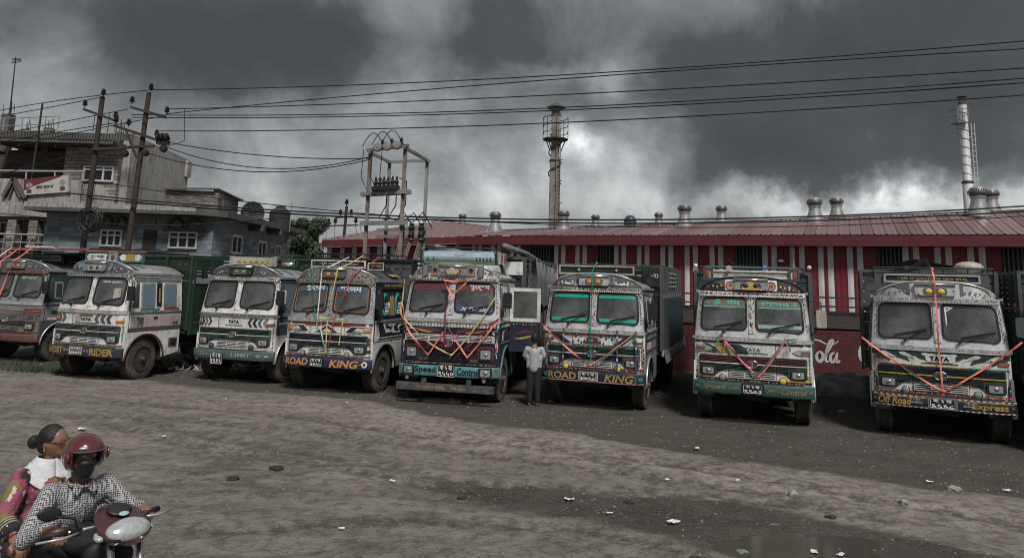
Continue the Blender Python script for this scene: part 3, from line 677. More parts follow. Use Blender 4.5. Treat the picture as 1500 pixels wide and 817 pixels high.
m_plast = M('blue grey plaster', (.22, .235, .255), .85, dirt=.4, dcol=(.07, .07, .072), scale=.7, streak=.5, bump=.2)
m_frame = M('white window frame', (.52, .52, .52), .5, dirt=.25, scale=4)
m_pane = M('dark house window pane', (.02, .022, .025), .1, dirt=.2, scale=3, bump=0)
m_pipe = M('grey pipe', (.3, .3, .3), .5, dirt=.3)
def flatbox(x0, x1, y0, y1, z0, z1): return MB().box(((x0+x1)/2, (y0+y1)/2, (z0+z1)/2), (x1-x0, y1-y0, z1-z0))
def window(parent, x0, x1, z0, z1, y, cols=3, transom=.32, side=False, m=m_frame, arch=False):
    """frame with mullions standing proud of the wall; panes are its sub-part. side=True: on a wall facing +x at x=y"""
    def P_(u, d, z): return (y+d, u, z) if side else (u, y-d, z)
    def bx(b, u0, u1, d0, d1, z0_, z1_):
        a, c_ = P_(u0, d0, z0_), P_(u1, d1, z1_); b.box([(i+j)/2 for i, j in zip(a, c_)], [abs(i-j) for i, j in zip(a, c_)])
    b = MB(); w_ = .075
    bx(b, x0, x1, .0, .1, z0, z0+w_); bx(b, x0, x1, .0, .1, z1-w_, z1)
    zt = z1-(z1-z0)*transom
    for i in range(cols+1):
        u = x0+(x1-x0-w_)*i/cols; bx(b, u, u+w_, .0, .097, z0+w_, z1-w_)
    for i in range(cols):
        u0, u1 = x0+(x1-x0-w_)*i/cols+w_, x0+(x1-x0-w_)*(i+1)/cols; bx(b, u0, u1, .0, .09, zt-w_/2, zt+w_/2)
        
    f = b.build('window', m, parent)
    for i in range(cols):
        u0, u1 = x0+(x1-x0-w_)*i/cols+w_, x0+(x1-x0-w_)*(i+1)/cols
        for za, zb in ((z0+w_, zt-w_/2), (zt+w_/2, z1-w_)):
            b = MB(); bx(b, u0, u1, .01, .03, za, zb); b.build('pane', m_pane, f)
    return f
HA = empty('brick_house', (0, 0, 0), 0, 'old three storey brick house with concrete side wall, balconies and rebar columns on the roof', 'house')
XA, YA = -18.15, 33.0
flatbox(-30, XA-.36, YA+1.0, YA+6.2, 0, 8.2).build('brick_front_wall', m_bk, HA)
# concrete side wall
b = MB(); b.prism([(YA, 0), (YA+6.1, 0), (YA+6.1, 8.85), (YA+1.4, 9.0), (YA, 9.1)], lambda u, v: (XA-.35, u, v), lambda u, v: (XA, u, v)); b.build('side_wall', m_conc, HA)
MB().box((XA-.1, YA+5.9, 8.3), (.5, .5, .9)).build('wall_block', m_conc, HA)
# upper storey brick bay, set forward of the side wall
q0, q1 = at(95, 275, YA), at(197, 275, YA)
flatbox(q0.x, XA-.36, YA-.25, YA+1.02, 5.5, 8.3).build('brick_bay', m_bk, HA)
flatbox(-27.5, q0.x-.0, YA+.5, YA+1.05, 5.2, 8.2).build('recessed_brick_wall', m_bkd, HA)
# roof slab with corrugated edge
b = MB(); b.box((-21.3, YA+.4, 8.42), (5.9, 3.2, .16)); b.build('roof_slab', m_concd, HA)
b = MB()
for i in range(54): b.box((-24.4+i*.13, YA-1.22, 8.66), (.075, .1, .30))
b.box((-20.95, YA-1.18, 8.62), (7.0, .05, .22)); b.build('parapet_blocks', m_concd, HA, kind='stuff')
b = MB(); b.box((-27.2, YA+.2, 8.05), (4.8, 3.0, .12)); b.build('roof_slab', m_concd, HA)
b = MB()
for i in range(40): b.bar((-29.6+i*.12, YA-1.3, 8.0), (-29.6+i*.12, YA+.6, 8.3), .07, .05)
b.build('corrugated_awning', m_concd, HA, kind='stuff')
# balcony of the upper storey: parapet, rail, sign
bz0, bz1 = at(60, 318, YA-1.6).z, at(60, 263, YA-1.6).z
bxr = at(120, 270, YA-1.6).x
flatbox(-30, bxr, YA-1.62, YA-1.5, bz0, bz1).build('balcony_parapet', m_conc, HA)
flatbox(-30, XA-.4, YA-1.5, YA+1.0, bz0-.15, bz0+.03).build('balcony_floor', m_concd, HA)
b = MB(); a0, a1 = at(118, 278, YA-1.5), at(243, 306, YA-.2)
b.prism([(bxr, bz0-.3), (XA-.05, bz0-.3), (XA-.05, bz0+.5), (bxr+.2, bz1-.05), (bxr, bz1)], lambda u, v: (u, YA-.55, v), lambda u, v: (u, YA-.3, v)); b.build('sloping_parapet', m_conc, HA)
b = MB(); b.tube([(-30, YA-1.56, bz1+.22), (bxr+.05, YA-1.56, bz1+.42)], .05, 6)
for i in range(9): x = -29.6+i*(bxr+29.6)/8; b.tube([(x, YA-1.56, bz1), (x, YA-1.56, bz1+.22+.2*i/8)], .035, 5)
b.build('balcony_rail', m_pipe, HA)
# triangular pediment under the balcony
c0, c1, c2 = at(5, 288, YA-1.7), at(20, 262, YA-1.7), at(38, 290, YA-1.7)
b = MB(); b.bar(c0, c1, .16); b.bar(c1, c2, .16); b.tube([c0.lerp(c2, .25), c1.lerp(c0.lerp(c2, .5), .35), c0.lerp(c2, .75)], .07, 5); b.build('pediment', m_concd, HA)
window(HA, at(122, 260, YA-.26).x, at(167, 260, YA-.26).x, at(140, 266, YA-.26).z, at(140, 243, YA-.26).z, YA-.25, 3, .25)
window(HA, at(66, 340, YA-.2).x, at(113, 340, YA-.2).x, at(80, 352, YA-.2).z, at(80, 314, YA-.2).z, YA-.2, 4, .26)
window(HA, at(-10, 340, YA-.2).x, at(12, 340, YA-.2).x, at(5, 352, YA-.2).z, at(5, 316, YA-.2).z, YA-.2, 2, .26)
flatbox(-29, XA-.37, YA-.2, YA+1.05, 0, bz0-.15).build('lower_brick_wall', m_bk, HA)
for px_ in (13, 44):
    p = at(px_, 330, YA-1.4); flatbox(p.x, p.x+.38, YA-1.5, YA-1.1, 0, bz0-.15).build('brick_pillar', m_bk, HA)
p = at(27, 330, YA-.3); flatbox(p.x-.3, p.x+.5, YA-.3, YA-.19, 0, bz0-.5).build('dark_doorway', m_pane, HA)
b = MB(); zr = at(50, 344, YA-1.7).z
b.tube([(-30, YA-1.7, zr), (at(114, 344, YA-1.7).x, YA-1.7, zr)], .045, 5)
b.tube([(-30, YA-1.7, zr-.35), (at(114, 344, YA-1.7).x, YA-1.7, zr-.35)], .03, 5)
for i in range(24): x = -29.6+i*.38; b.tube([(x, YA-1.7, zr-.9), (x, YA-1.7, zr)], .02, 4)
b.build('lower_balcony_railing', m_pipe, HA, kind='stuff')
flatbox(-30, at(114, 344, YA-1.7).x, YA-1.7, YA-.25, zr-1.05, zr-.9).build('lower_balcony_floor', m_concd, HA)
pp = at(115, 300, YA-1.75); MB().tube([(pp.x, YA-1.75, 0), (pp.x, YA-1.75, bz0-.1)], .07, 8).build('drain_pipe', m_pipe, HA)
# stuff on the roof: rebar columns, clothes line frame
for px_, py0, py1, w_ in ((7, 212, 168, .42), (36, 212, 190, .35), (71, 200, 188, .35), (175, 200, 194, .3)):
    a, t1 = at(px_, py0, YA+.6), at(px_, py1, YA+.6)
    b = MB().box((a.x, a.y, (8.1+t1.z)/2), (w_, w_, t1.z-8.1)); b.build('column_stub', m_concd, HA)
    b = MB()
    for s, q in ((-1, -1), (1, -1), (1, 1), (-1, 1), (0, 1)): b.tube([(a.x+s*w_*.35, a.y+q*w_*.35, t1.z-.1), (a.x+s*w_*.4+random.uniform(-.1, .1), a.y+q*w_*.3, t1.z+random.uniform(.3, .7))], .016, 4)
    b.build('rebar', under, HA, kind='stuff')
b = MB()
for zz in (.25, .55, .9): b.tube([(-27.5, YA-.6, 8.3+zz), (XA-3.2, YA-.6, 8.8+zz)], .022, 4)
for i in range(8): x = -27.3+i*.85; b.tube([(x, YA-.6, 8.2), (x, YA-.6, 9.25+.06*i)], .03, 5)
b.build('roof_railing', m_pipe, HA, kind='stuff')
b = MB(); 
for dx in range(4): b.tube([(XA-2.2+dx*.35, YA+.5, 9.2), (XA-2.2+dx*.35, YA+.5, 10.1-.12*(dx % 2))], .02, 4)
b.build('rebar', under, HA, kind='stuff')
# tall aerial mast and thin pole on the roof
a, t1 = at(12, 195, YA+1), at(23, 84, YA+1)
am = empty('aerial_mast', (a.x, a.y, a.z), 0, 'tall thin leaning aerial mast on the column stub at the far left roof', 'mast')
MB().tube([(0, 0, -1), (t1.x-a.x, 0, t1.z-a.z)], [.05, .025], 5).build('mast', under, am)
b = MB(); 
for k in range(4): b.tube([(t1.x-a.x-.1, -.1, t1.z-a.z-.1-.08*k), (t1.x-a.x+.3, .0, t1.z-a.z-.05-.06*k)], .018, 4)
b.build('antenna', under, am)
a, t1 = at(56, 210, YA-1.4), at(62, 152, YA-1.4)
b = MB().tube([(a.x-.1, a.y, 5.2), (t1.x, t1.y, t1.z)], .045, 5); tag(b.build('iron_pole', under), 'thin dark iron pole standing in front of the brick house balcony', 'pole')
# signboard
sa, sb_, s_c, sd = at(35, 286, YA-1.75), at(101, 281, YA-1.75), at(101, 256, YA-1.75), at(35, 263, YA-1.75)
sg = empty('shop_sign', sa, 0, 'tilted white and dark red shop signboard hung on the balcony of the brick house', 'sign')
def sgm(u, v, off=0.):
    p = sa.lerp(sb_, u).lerp(sd.lerp(s_c, u), v)-sa; return (p.x, p.y-off, p.z)
MB().prism(rect(0, 0, 1, 1), lambda u, v: sgm(u, v, .0), lambda u, v: sgm(u, v, -.12)).build('board', M('sign white', (.42, .40, .38), .5, dirt=.25), sg)
MB().prism([(.0, .30), (0, 1), (.84, 1.), (.80, .93), (.2, .52)], lambda u, v: sgm(u, v, .008), lambda u, v: sgm(u, v, .002)).build('red_band', maroon, sg)
text('सबैको खाजा घर', lambda u, v: sgm(u, v, .012), .27, .30, .66, .56, black, sg, bold=.02)
text('काभ्रे', lambda u, v: sgm(u, v, .012), .44, .14, .52, .22, black, sg)
for u0 in (.06, .80):
    MB().prism(rpoly(rect(u0, .12, u0+.11, .34), .03), lambda u, v: sgm(u, v, .016), lambda u, v: sgm(u, v, .01)).build('picture', M('brown sign picture', (.1, .05, .04), .5), sg)
    MB().prism(rpoly([(u0+.04, .34), (u0+.08, .34), (u0+.085, .66), (u0+.07, .8), (u0+.05, .8), (u0+.035, .66)], .01), lambda u, v: sgm(u, v, .016), lambda u, v: sgm(u, v, .01)).build('picture', M('grey sign picture', (.2, .21, .2), .5), sg)
    MB().prism(rect(u0-.01, .50, u0+.13, .70), lambda u, v: sgm(u, v, .012), lambda u, v: sgm(u, v, .009)).build('picture', M('pale sign picture', (.3, .28, .25), .5), sg)
MB().bar(sgm(1.0, 0, .0), sgm(1.0, 1, 0), .08).build('frame', m_pipe, sg)

# ================================================================== BLUE TILED HOUSE
YB = 30.3; XB = -12.75
HB = empty('blue_house', (0, 0, 0), 0, 'flat roofed blue grey house with tiled walls, arched window heads and white window frames', 'house')
def zb(py, px=260): return at(px, py, YB).z
tz0 = zb(337)      # tiles below, plaster above
roofz = 5.0
XL = -20.0
flatbox(XL, XB, YB, 41, 0, tz0).build('tiled_wall', m_tile, HB)
flatbox(XL+.02, XB-.03, YB+.03, 40.97, tz0, roofz).build('plaster_wall', m_plast, HB)
b = MB(); zt_ = roofz
b.prism([(XL-.3, YB-1.0), (XB-.35, YB-1.0), (XB+.55, YB+.0), (XB+.75, 41.4), (XL-.3, 41.4)], lambda u, v: (u, v, zt_+.0), lambda u, v: (u, v, zt_+.26)); b.build('roof_slab', m_concd, HB)
b = MB(); b.bar((XL-.3, YB-.95, 5.24), (XB-.4, YB-.95, 5.24), .12, .2); b.build('roof_kerb', m_conc, HB)
for i, y in enumerate((34.5, 37.2)): MB().box((XB+.35, y, 4.85), (.7, .25, .28)).build('roof_beam', m_concd, HB)
def arch(u0, u1, z0, z1):
    b = MB(); n_ = 12; mid = (u0+u1)/2; hw = (u1-u0)/2
    pts = [(mid-hw*math.cos(math.pi*i/n_), z0+(z1-z0)*math.sin(math.pi*i/n_)) for i in range(n_+1)]
    b.tube([(x, YB-.05, z) for x, z in pts], .09, 5); return b
for g in ((111, 251-2, 'a'), (0, 0, 'b')): pass
for (pa, pb, z0_, z1_) in ((150, 182, 333, 322), (250, 292, 334, 321)):
    xa, xb = at(pa, 330, YB).x, at(pb, 330, YB).x; m_ = (xa+xb)/2
    arch(xa-.1, m_-.06, zb(334), zb(321)).build('window_arch', m_concd, HB); arch(m_+.06, xb+.1, zb(334), zb(321)).build('window_arch', m_concd, HB)
    flatbox(xa-.25, xb+.25, YB-.14, YB+.02, zb(339), zb(334)).build('lintel', m_concd, HB)
    window(HB, xa, xb, zb(364), zb(339), YB-.0, 3, .34)
xa, xb = at(210, 350, YB).x, at(229, 350, YB).x; flatbox(xa, xb, YB-.05, YB+.03, zb(366), zb(338)).build('shutter', M('brown shutter', (.05, .035, .03), .7), HB)
xa, xb = at(215, 330, YB).x, at(228, 330, YB).x; flatbox(xa, xb, YB-.03, YB+.05, zb(331), zb(322)).build('vent_block', m_conc, HB)
xa, xb = at(121, 350, YB).x, at(131, 350, YB).x
for (pxa, pxb, pt, pb_) in ((338, 353, 344, 371), (377, 389, 353, 374), (403, 411, 359, 377), (419, 423, 351, 362)):
    def yat(px, X=XB): d = ray(px, 350); return X/d.x*d.y
    ya_, yb_ = yat(pxa), yat(pxb); zt1, zb1 = at(pxa, pt, ya_).z, at(pxa, pb_, ya_).z
    if yb_ < 41: window(HB, ya_, yb_, zb1, zt1, XB, 2, .0, side=True)
# rough brick room on its roof
RM = empty('roof_room', (0, 0, 0), 0, 'low rough brick room with small blue window on the blue house roof', 'shed')
m_rough = brickmat('rough unplastered brick', (.26, .23, .2), (.07, .055, .048), (.11, .1, .09), .26, .11, .02, dirt=.7)
ra, rb, rc = at(243, 278, 32.2), at(313, 278, 32.2), at(335, 294, 34.4)
flatbox(ra.x, rb.x, 32.2, 35.0, 5.25, ra.z).build('brick_wall', m_rough, RM)
b = MB(); b.prism([(32.2, 5.25), (34.6, 5.25), (34.6, rc.z), (32.2, rb.z)], lambda u, v: (rb.x, u, v), lambda u, v: (rb.x+.25, u, v)); b.build('side_wall', m_rough, RM)
b = MB(); b.bar((ra.x-.1, 32.1, ra.z+.03), (rb.x+.1, 32.1, rb.z+.03), .2, .07); b.bar((rb.x+.15, 32.1, rb.z+.03), (rb.x+.35, 34.7, rc.z+.05), .25, .07); b.build('coping', m_concd, RM)
p = at(319, 300, 32.9); MB().box((rb.x+.27, 33.0, 5.75), (.05, .5, .6)).build('window', M('blue door paint', (.08, .13, .22), .5), RM)
# satellite dish
p = at(370, 313, 35.5); ds = empty('satellite_dish', p, R(20), 'round grey mesh satellite dish on the edge of the blue house roof', 'satellite dish')
b = MB(); n_ = 20; rings = []
for j in range(6):
    rr = .6*j/5; h = -.22*(1-(j/5)**2)
    for k in range(n_): a = 2*math.pi*k/n_; rings.append((rr*math.cos(a)*.95, -h*0+(-.02)+h*-1-.22, rr*math.sin(a)))
b.add(rings, [(j*n_+k, j*n_+(k+1) % n_, (j+1)*n_+(k+1) % n_, (j+1)*n_+k) for j in range(5) for k in range(n_)])
b.build('reflector', greyd, ds, True); b = MB()
for k in range(12):
    a = 2*math.pi*k/12; b.tube([(.57*math.cos(a), -.23, .6*math.sin(a)), (0, .0, 0)], .012, 4)
b.build('ribs', under, ds); MB().tube([(0, 0, 0), (0, .15, -.5), (0, .15, -1.0)], .04, 6).build('mount', m_pipe, ds); MB().tube([(0, 0, -.45), (0, -.6, -.05)], .02, 4).build('feed_arm', under, ds)
# water tank
p = at(409, 334, 38); tk = empty('water_tank', (p.x, 38, 4.9), 0, 'black ribbed plastic water tank standing on the blue house roof', 'water tank')
tz = at(409, 304, 38).z-4.9; m_tank = M('black plastic tank', (.035, .036, .038), .5, dirt=.35, scale=2)
prof = []
for i in range(12):
    z0_ = .0+(tz-.25)*i/12; prof += [(.56, z0_), (.56, z0_+.08), (.53, z0_+.1)]
prof += [(.5, tz-.18), (.3, tz-.05), (.2, tz), (0, tz)]
MB().lathe(prof, 24).build('barrel', m_tank, tk, 'auto'); MB().lathe([(.26, tz-.06), (.26, tz+.06), (0, tz+.08)], 16).build('lid', m_tank, tk)
MB().tube([(.55, 0, 0), (.58, 0, tz+.35)], .03, 5).build('pipe', m_pipe, tk)

# ================================================================== TREES
m_leaf = M('dark leaf', (.045, .062, .034), .7, dirt=.3, dcol=(.02, .028, .016), scale=1.5, var=.5, bump=0)
m_bark = M('bark', (.07, .055, .045), .9, dirt=.4)
def tree(name, x, y, h, cr, label, n_=4200, seed=1):
    rs = np.random.RandomState(seed); tr = empty(name, (x, y, 0), 0, label, 'tree')
    b = MB(); b.tube([(0, 0, 0), (.1, 0, h*.3), (0, .1, h*.6), (.05, 0, h*.85)], [.28, .22, .14, .05], 8)
    cl = []
    for k in range(16):
        a = rs.rand()*6.28; rr = cr*(.25+.6*rs.rand()); z = h*(.5+.42*rs.rand()); c_ = (rr*math.cos(a), rr*math.sin(a), z); cl.append((c_, cr*(.28+.22*rs.rand())))
        b.tube([(0, 0, h*.35+.2*k/16*h), (c_[0]*.5, c_[1]*.5, (h*.45+z)/2), c_], [.09, .06, .02], 5)
    cl.append(((0, 0, h*.85), cr*.45)); b.build('trunk', m_bark, tr)
    v = []; f = []
    for i in range(n_):
        c_, r_ = cl[rs.randint(len(cl))]; d = rs.randn(3); d /= np.linalg.norm(d); p = np.array(c_)+d*r_*(rs.rand()**.35)*[1, 1, .8]
        u = rs.randn(3); u /= np.linalg.norm(u); w_ = np.cross(u, d); w_ /= np.linalg.norm(w_)+1e-6; s_ = .07+.09*rs.rand(); o = len(v)
        v += [p-u*s_, p-w_*s_*.6, p+u*s_, p+w_*s_*.6]; f.append((o, o+1, o+2, o+3))
    mb = MB(); mb.add(v, f); mb.build('crown', m_leaf, tr, kind='stuff'); return tr
p = at(450, 340, 58); tree('broadleaf_tree', p.x, 58, at(450, 322, 58).z+.35, 1.95, 'dark round bushy tree between the water tank and the red warehouse', 8000, 4)
p = at(30, 370, 29); 
# ================================================================== POLES AND WIRES
m_pole = M('rusty steel pole', (.045, .034, .031), .8, dirt=.5, dcol=(.022, .018, .017), scale=3, streak=.4)
m_galv = M('galvanised steel', (.26, .265, .27), .55, dirt=.4, dcol=(.12, .09, .075), scale=2, streak=.4)
m_ins = M('brown porcelain', (.025, .022, .022), .3, dirt=.2)
m_wire = M('black cable', (.02, .02, .02), .6, dirt=0, bump=0)
def insul(p, parent, s=1., m=m_ins):
    b = MB(); b.tube([(0, 0, 0), (0, 0, .12*s)], .02*s, 5); b.lathe([(.04*s, .08*s), (.11*s, .11*s), (.06*s, .15*s), (.10*s, .18*s), (.05*s, .22*s), (.08*s, .25*s), (.04*s, .31*s), (0, .32*s)], 10)
    o = b.build('insulator', m, parent); o.location = p; return o
def pole_h(px_b, px_t, py_t, Y, label):
    t1 = at(px_t, py_t, Y); b0 = at(px_b, 360, Y); e = empty('power_pole', (t1.x-.02, Y, 0), 0, label, 'power pole')
    MB().tube([(b0.x-t1.x, 0, -.1), (0, 0, t1.z)], [.115, .085], 10).build('shaft', m_pole, e, 'auto'); return e, t1
Y1 = 26.
e1, t1 = pole_h(121, 151, 142, Y1, 'rusty steel power pole nearest the brick house, left of the two')
def rel_(e, px, py, Y): p = at(px, py, Y); return (p.x-e.location.x, Y-e.location.y, p.z)
MB().bar(rel_(e1, 122, 160, Y1-.1), rel_(e1, 172, 178, Y1-.1), .09).build('crossarm', m_pole, e1)
for q in ((124, 158), (151, 142), (169, 175)): insul(rel_(e1, *q, Y1-.1), e1, 1.0)
e2, t2 = pole_h(185, 219, 136, Y1, 'rusty steel power pole with two crossarms and switch, right of the two')
MB().bar(rel_(e2, 191, 157, Y1-.12), rel_(e2, 243, 172, Y1-.12), .09).build('crossarm', m_pole, e2)
MB().bar(rel_(e2, 167, 184, Y1-.14), rel_(e2, 232, 206, Y1-.14), .10).build('crossarm', m_pole, e2)
MB().bar(rel_(e2, 135, 219, Y1-.15), rel_(e2, 226, 214, Y1-.15), .09).build('crossarm', m_pole, e2)
MB().bar(rel_(e2, 184, 190, Y1-.3), rel_(e2, 200, 231, Y1-.3), .07).build('brace', m_pole, e2)
for q in ((193, 153), (221, 134), (244, 168), (188, 186), (229, 202), (170, 180)): insul(rel_(e2, *q, Y1-.12), e2, 1.0)
b = MB(); p = rel_(e2, 239, 206, Y1-.2); b.box((p[0], p[1], p[2]), (.4, .25, .3)); 
for k in range(3): b.lathe([(.13, -.05), (.17, 0), (.13, .05)], 10, (p[0]-.15+.15*k, p[1]-.1, p[2]+.12), 'x')
b.build('switch_box', m_ins, e2)
for q in ((183, 225), (213, 224), (240, 218)): 
    p = rel_(e2, *q, Y1-.2); MB().lathe([(.0, -.15), (.12, -.12), (.15, 0), (.1, .12), (0, .15)], 10, p, 'y').build('insulator', m_ins, e2)
b = MB(); c0 = at(134, 322, Y1-.3); rs = np.random.RandomState(3)
for k in range(9):
    rr = .22+.2*rs.rand(); ox, oz = rs.uniform(-.12, .12, 2); b.tube([(c0.x+ox+rr*math.cos(a), Y1-.3-.03*k, c0.z+oz+rr*1.15*math.sin(a)) for a in np.linspace(0, 6.28, 18)], .02, 4)
tag(b.build('cable_coil', m_wire), 'tangled black cable coil hung on the left power pole', 'cable')
# distant pole
p = at(508, 302, 62); dp_ = empty('distant_power_pole', (p.x, 62, 0), 0, 'small distant power pole with crossarm between the tree and the transformer frame', 'power pole')
MB().tube([(-.25, 0, 0), (0, 0, p.z)], .13, 8).build('shaft', m_pole, dp_)
for z, w_ in ((-.95, 1.0), (-1.7, 1.9)):
    MB().bar((-w_*.9, -.1, p.z+z-.1), (w_*.6, -.1, p.z+z+.05), .12).build('crossarm', m_pole, dp_)
for x, z in ((0, 0), (-.5, -.95), (.45, -.9), (-1.5, -1.75), (-.9, -1.7), (.9, -1.6)): insul((x, -.1, p.z+z), dp_, 2)
b = MB()
for x in (-1.6, -.9, .9, 1.3): b.tube([(x*1.0, -.2, p.z-1.7), (x*1.1+.15, -.2, p.z-2.6), (x*1.0, -.2, p.z-3.4), (x*.6, -.2, p.z-3.9)], .02, 4)
b.build('jumper_wire', m_wire, dp_)
# transformer frame
TF = empty('transformer_frame', (-4, 24.5, 0), 0, 'four legged steel transformer frame with cut outs, jumpers and platforms, partly rusty', 'transformer frame')
def tl(px, py, Y): p = at(px, py, Y); return (p.x+4, Y-24.5, p.z)
m_rust = M('rust streaked galvanised steel', (.24, .225, .21), .65, dirt=.6, dcol=(.15, .075, .045), scale=1.8, streak=.6)
legs = [((543, 222), 24, m_rust), ((571, 236), 26.6, m_galv), ((594, 216), 23.2, m_rust), ((626, 234), 25.8, m_galv)]
tops = []
for (q, Y, m_) in legs:
    p = tl(*q, Y); tops.append(p); 
    b = MB(); b.box((p[0], p[1], p[2]/2-.02), (.085, .03, p[2]+.04)); b.box((p[0]-.05, p[1], p[2]/2), (.02, .11, p[2])); b.box((p[0]+.05, p[1], p[2]/2), (.02, .11, p[2])); b.build('leg', m_, TF)
def beam(a, b_, dz=0, m_=m_galv, w_=.10, ext=.14):
    A_, B_ = Vector(a), Vector(b_); d = (B_-A_).normalized()*ext; o = MB().bar(A_-d+Vector((0, -.1, dz)), B_+d+Vector((0, -.1, dz)), .08, w_); return o.build('beam', m_, TF)
beam(tops[0], tops[2], .03, m_rust); beam(tops[1], tops[3], -.05); beam(tops[0], tops[1], -.05); beam(tops[2], tops[3], -.03, m_rust)
def lv(i, z): return (tops[i][0], tops[i][1], z)
zA = tl(565, 283, 23.6)[2]; zB = tl(565, 327, 23.6)[2]; zC = tl(600, 333, 25)[2]; zD = tl(600, 344, 25)[2]
beam(lv(0, zA), lv(2, zA), 0, m_galv, .13, .3); o = beam(lv(0, zA), lv(2, zA), 0, m_rust, .13, .3); o.location.y = .25; beam(lv(0, zB), lv(2, zB), 0, m_galv, .16, .25)
beam(lv(1, zC), lv(3, zC), 0, m_galv, .1, .4); beam(lv(1, zD), lv(3, zD), 0, m_galv, .1, .4)
for k in range(3):
    u = .28+.24*k; p = Vector(lv(0, zA)).lerp(Vector(lv(2, zA)), u)
    b = MB()
    for s in (-.07, .07): b.lathe([(.05, 0), (.09, .1), (.05, .15), (.08, .22), (.04, .3), (.03, .42), (0, .43)], 10, (p.x+s, p.y-.1, p.z+.12))
    b.box((p.x, p.y-.1, p.z+.14), (.36, .3, .14)); b.build('bushing', m_ins, TF)
    u = .25+.27*k; p = Vector(tops[0]).lerp(Vector(tops[2]), u)
    MB().lathe([(0, -.1), (.13, -.08), (.16, 0), (.1, .08), (.12, .15), (0, .18)], 12, (p.x, p.y-.3, p.z+.05), 'y').build('strain_insulator', m_galv, TF)
    b = MB(); b.lathe([(.06, 0), (.09, .08), (.04, .16), (.07, .22), (0, .35)], 8, (p.x+.12, p.y-.1, p.z+.05)); b.build('insulator', m_ins, TF)
    b = MB(); b.tube([(p.x-.55+.75*t_, p.y-.15, p.z+.1+.48*math.sin(math.pi*min(1, t_*1.03))) for t_ in np.linspace(0, 1, 12)], .014, 4)
    b.tube([(p.x-.5, p.y-.15, p.z), (p.x-.5, p.y-.3, p.z-1.0), (p.x-.2, p.y-.2, p.z-1.6), (p.x+.05, p.y-.1, zA+.5)], .014, 4)
    b.tube([(p.x+.1, p.y, zA+.5), (p.x+.35, p.y, zA+.4), (p.x+.35, p.y, zA-.4), (p.x+.12, p.y, zB+.2), (p.x+.5, p.y+.8, zB+.1), (p.x+.8, p.y+1.2, zB+.5), (p.x+1.1, p.y+1.5, zC)], .02, 5); b.build('jumper_wire', m_wire, TF)
    for zz in (zC, zD):
        p = Vector(lv(1, zz)).lerp(Vector(lv(3, zz)), .45+.25*k); MB().lathe([(.05, -.2), (.12, -.15), (.08, -.05), (.12, .05), (.08, .12), (.1, .2), (0, .22)], 10, (p.x, p.y-.2, p.z)).build('fuse_unit', black, TF)
        p2 = p+Vector((-.25, -.3, -1.2)); MB().tube([(p.x, p.y-.2, p.z-.2), tuple(p2)], .04, 6).build('fuse_tube', m_rust, TF)
# wires: each through three points seen in the photograph, hung at real distances between the poles
def wire(pts, r, label, seg=14):
    (a, b_, c_) = [at(*q) for q in pts]
    P_ = []
    ta = (b_-a).length/((b_-a).length+(c_-b_).length)
    for i in range(seg+1):
        t_ = i/seg; l0 = (t_-ta)*(t_-1)/(ta); l1 = t_*(t_-1)/(ta*(ta-1)); l2 = t_*(t_-ta)/(1-ta); P_.append(a*l0+b_*l1+c_*l2)
    o = MB().tube(P_, r, 4).build('overhead_wire', m_wire); return tag(o, label, 'wire', 'overhead wires')
P1Y, RY = 25.9, 15
ws = [([(219, 132, P1Y), (860, 108, 20), (1560, 55, RY)], 'topmost overhead wire running right from the top of the right rusty pole'),
      ([(243, 167, P1Y), (860, 113, 19.6), (1560, 68, RY)], 'second overhead wire from the top, just under the topmost'),
      ([(244, 160, P1Y), (860, 137, 20), (1560, 96, RY)], 'third overhead wire from the top'),
      ([(193, 168, P1Y), (860, 156, 20), (1560, 110, RY)], 'fourth overhead wire from the top'),
      ([(193, 172, P1Y), (860, 160, 20.2), (1560, 117, RY)], 'fifth overhead wire from the top, close under the fourth'),
      ([(232, 192, P1Y), (860, 178, 20), (1560, 135, RY)], 'lowest of the six high overhead wires'),
      ([(-60, 180, 30), (70, 158, 27), (151, 142, P1Y)], 'wire from the left rusty pole top to the left edge'),
      ([(-60, 176, 30), (90, 147, 27), (221, 132, P1Y)], 'wire from the right rusty pole top to the left edge'),
      ([(-60, 208, 30), (70, 183, 27), (188, 160, P1Y)], 'second wire leaving left from the right pole'),
      ([(-60, 222, 30), (70, 196, 27), (170, 180, P1Y)], 'third wire leaving left from the right pole'),
      ([(-60, 240, 30), (60, 206, 27), (240, 170, P1Y)], 'lowest sagging wire leaving left over the brick house roof'),
      ([(243, 208, P1Y), (400, 229, 25), (541, 232, 24)], 'sagging wire from the switch to the transformer frame, uppermost'),
      ([(240, 214, P1Y), (400, 247, 25), (541, 230, 24)], 'sagging wire from the switch to the transformer frame, middle'),
      ([(215, 224, P1Y), (390, 252, 25), (541, 234, 24)], 'sagging wire from the pole to the transformer frame, lowest'),
      ([(100, 283, 26), (700, 320, 24), (1560, 298, 22)], 'thick low cable crossing in front of the warehouse roof'),
      ([(130, 290, 26), (720, 325, 24), (1560, 306, 22)], 'second thick low cable just below the first'),
      ([(125, 264, 26), (600, 318, 26), (1560, 312, 24)], 'thin cable lying along the warehouse ridge'),
      ([(-60, 305, 27), (60, 318, 26), (120, 322, 26)], 'low cable passing in front of the brick house balcony'),
      ([(-60, 268, 27), (60, 240, 26), (135, 219, 26)], 'slanting cable from the lower crossarm to the left edge'),
      ([(128, 322, 26), (240, 330, 24), (420, 318, 24)], 'low cable in front of the blue house')]
for k, (p_, lb) in enumerate(ws): wire(p_, .017 if k not in (14, 15) else .026, lb)
b = MB(); b.tube([at(270, 160, 25), at(270, 206, 25), at(262, 210, 25.4), at(245, 214, P1Y)], .014, 4); tag(b.build('dropper_wire', m_wire), 'short dropper wire hanging right of the switch box', 'wire')
